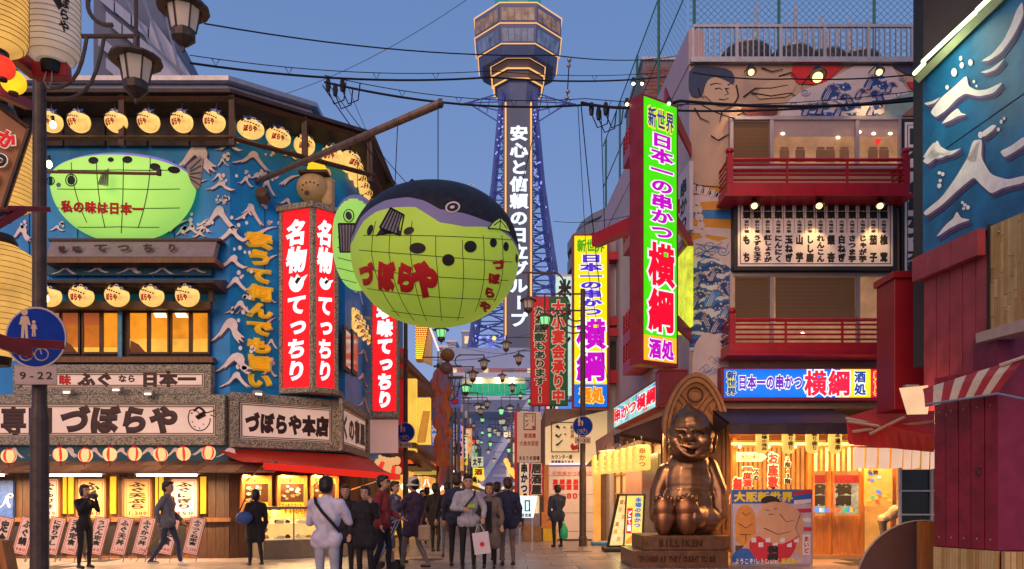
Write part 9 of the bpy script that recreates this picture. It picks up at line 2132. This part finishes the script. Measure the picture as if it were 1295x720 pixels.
# soles of the feet with toes
for a,b_,nm in ((827,851,'left'),(855,882,'right')):
 c=V3((a+b_)/2,652,-.44); rx=(b_-a)/2*.0166*1.0
 Q=[('e',c+Vector((0,0,-.08)),(rx*1.0,.13,.34)),('e',c+Vector((0,0,.14)),(rx*1.1,.13,.26)),('c',c+Vector((0,.1,-.1)),c+Vector((0,.4,-.05)),rx*.75,rx*.8)]
 link_mesh(fuse(Q,.02,3),'foot',bronze_w,st)
 for i in range(5):
  u=(i-2)/2.4; tz=.37-.05*abs(u); q=MB(); q.ball(c+Vector((u*rx*.92,-.01,tz+.0)),(rx*.21,.075,.075),10,8); q.build('toe',bronze_w,st,local=True,smooth=True)
for s_,(px,py) in ((-1,(828,655)),(1,(903,661))):
 c=V3(px,py,-.16);
 Q=[('e',c,(.1,.07,.09))]+[('c',c+Vector((-.02-.01*i,-.03,.03-.03*i)),c+Vector((-.12*s_*s_ if s_ > 0 else .09,-.07,.03-.035*i)),.027,.022) for i in range(4)]+[('c',c+Vector((0,-.03,.07)),c+Vector((-.08 if s_ > 0 else .06,-.07,.1)),.028,.022)]
 link_mesh(fuse(Q,.013,2),'hand',bronze,st)
# rubbed belly panel
q=MB()
# niche: pointed arch slab with carved ribs
ni=thing('statue_niche','pointed arch niche of orange brown carved wood behind the bronze statue','niche',(SX,16.9,.62))
NY=16.78; X_=lambda px: (px-CX)/F*NY; Z_=lambda py: EYE+(HY-py)/F*NY
def archpts(x0,x1,ybase,yspring,ytop,n=14):
 cx=(x0+x1)/2; L=[(x0,ybase),(x0,yspring)]
 for i in range(1,n+1): f=i/n; L.append((x0+(cx-x0)*(1-cos(f*pi/2))**.8*1.0,yspring+(ytop-yspring)*sin(f*pi/2)**.95))
 R=[(2*cx-x,y) for x,y in L[::-1][1:]]; return L+R
cw=mat('carved orange brown wood',(.4,.17,.06),.45,var=.3,scale=4,bump=.25,em=(.5,.2,.05),es=.05)
cw2=mat('carved darker groove',(.1,.035,.015),.6)
O=[(X_(a),Z_(b_)) for a,b_ in archpts(838,920,676,540,472)]; I=[(X_(a),Z_(b_)) for a,b_ in archpts(846,912,676,544,484)]
n=len(O); m=MB(); m.add([(x,NY-.12,z) for x,z in O]+[(x,NY-.12,z) for x,z in I]+[(x,NY+.2,z) for x,z in O]+[(x,NY,z) for x,z in I],[(i,i+1,n+i+1,n+i) for i in range(n-1)]+[(i+1,i,2*n+i,2*n+i+1) for i in range(n-1)]+[(n+i,n+i+1,3*n+i+1,3*n+i) for i in range(n-1)]); m.build('arch_frame',cw,ni)
MB().prism(O[::-1],NY+.01,NY+.2).build('back_slab',cw,ni)
m=MB(); m.tube([(x,NY-.125,z) for x,z in [(X_(a),Z_(b_)) for a,b_ in archpts(842,916,670,542,478)]],.012,5); m.build('carved_groove',cw2,ni)
for r_ in (6.5,9.5,11.5): m=MB(); m.tube([(X_(879+r_*cos(a*pi/12)),NY-.01,Z_(500+r_*sin(a*pi/12))) for a in range(25)],.018,6); m.build('roundel',cw if r_ != 9.5 else cw2,ni)
for s_ in (-1,1):
 for L in ([(0,530),(4,515),(14,502),(22,494)],[(6,530),(12,514),(24,502)],[(14,512),(18,520),(26,526),(30,540)],[(26,505),(24,518),(33,530)],[(30,530),(33,538),(29,546),(33,556)]):
  m=MB(); m.tube([(X_(879+s_*a),NY-.01,Z_(b_)) for a,b_ in L],.025,6); m.build('tracery',cw,ni)
  m=MB(); m.tube([(X_(879+s_*(a+1.5)),NY-.005,Z_(b_)) for a,b_ in L],.014,5); m.build('carved_groove',cw2,ni)
# plinth
pl=thing('statue_plinth','two stepped dark bronze plinth with raised lettering under the statue','plinth',(SX-.1,16.8,0)); plm=mat('brown bronze plinth',(.13,.065,.035),.38,metal=.55,var=.35,scale=5,bump=.3)
Y1,Y2=15.5,15.62
m=MB(); m.box((799-CX)/F*Y1,(921-CX)/F*Y1,Y1,17.1,0,.33); m.build('lower_step',plm,pl,bevel=.015)
m=MB(); m.box((813-CX)/F*Y2,(923-CX)/F*Y2,Y2,17.08,.33,.62); m.build('upper_step',plm,pl,bevel=.015)
lm=mat('raised bronze letter',(.08,.035,.02),.35,metal=.7)
f1,f2_=FRONT(Y1),FRONT(Y2)
MB(f2_).text('BILLIKEN',(833-CX)/F*Y2,(888-CX)/F*Y2,.38,.58,-.004,bold=.04,depth=.02,res=3).build('lettering',lm,pl)
MB(f1).text('THINGS AS THEY OUGHT TO BE',(808-CX)/F*Y1,(905-CX)/F*Y1,.09,.25,-.004,bold=.04,depth=.02,res=3).build('lettering',lm,pl)
lamp('SPOT',(SX-.9,14.6,3.6),160,(1,.6,.28),.15,parent=pl,rot=(radians(35),0,radians(-25)),spot=70)  # added spot without a fixture, brightens the statue
for _s in [TS]:
 bpy.data.scenes.remove(_s)
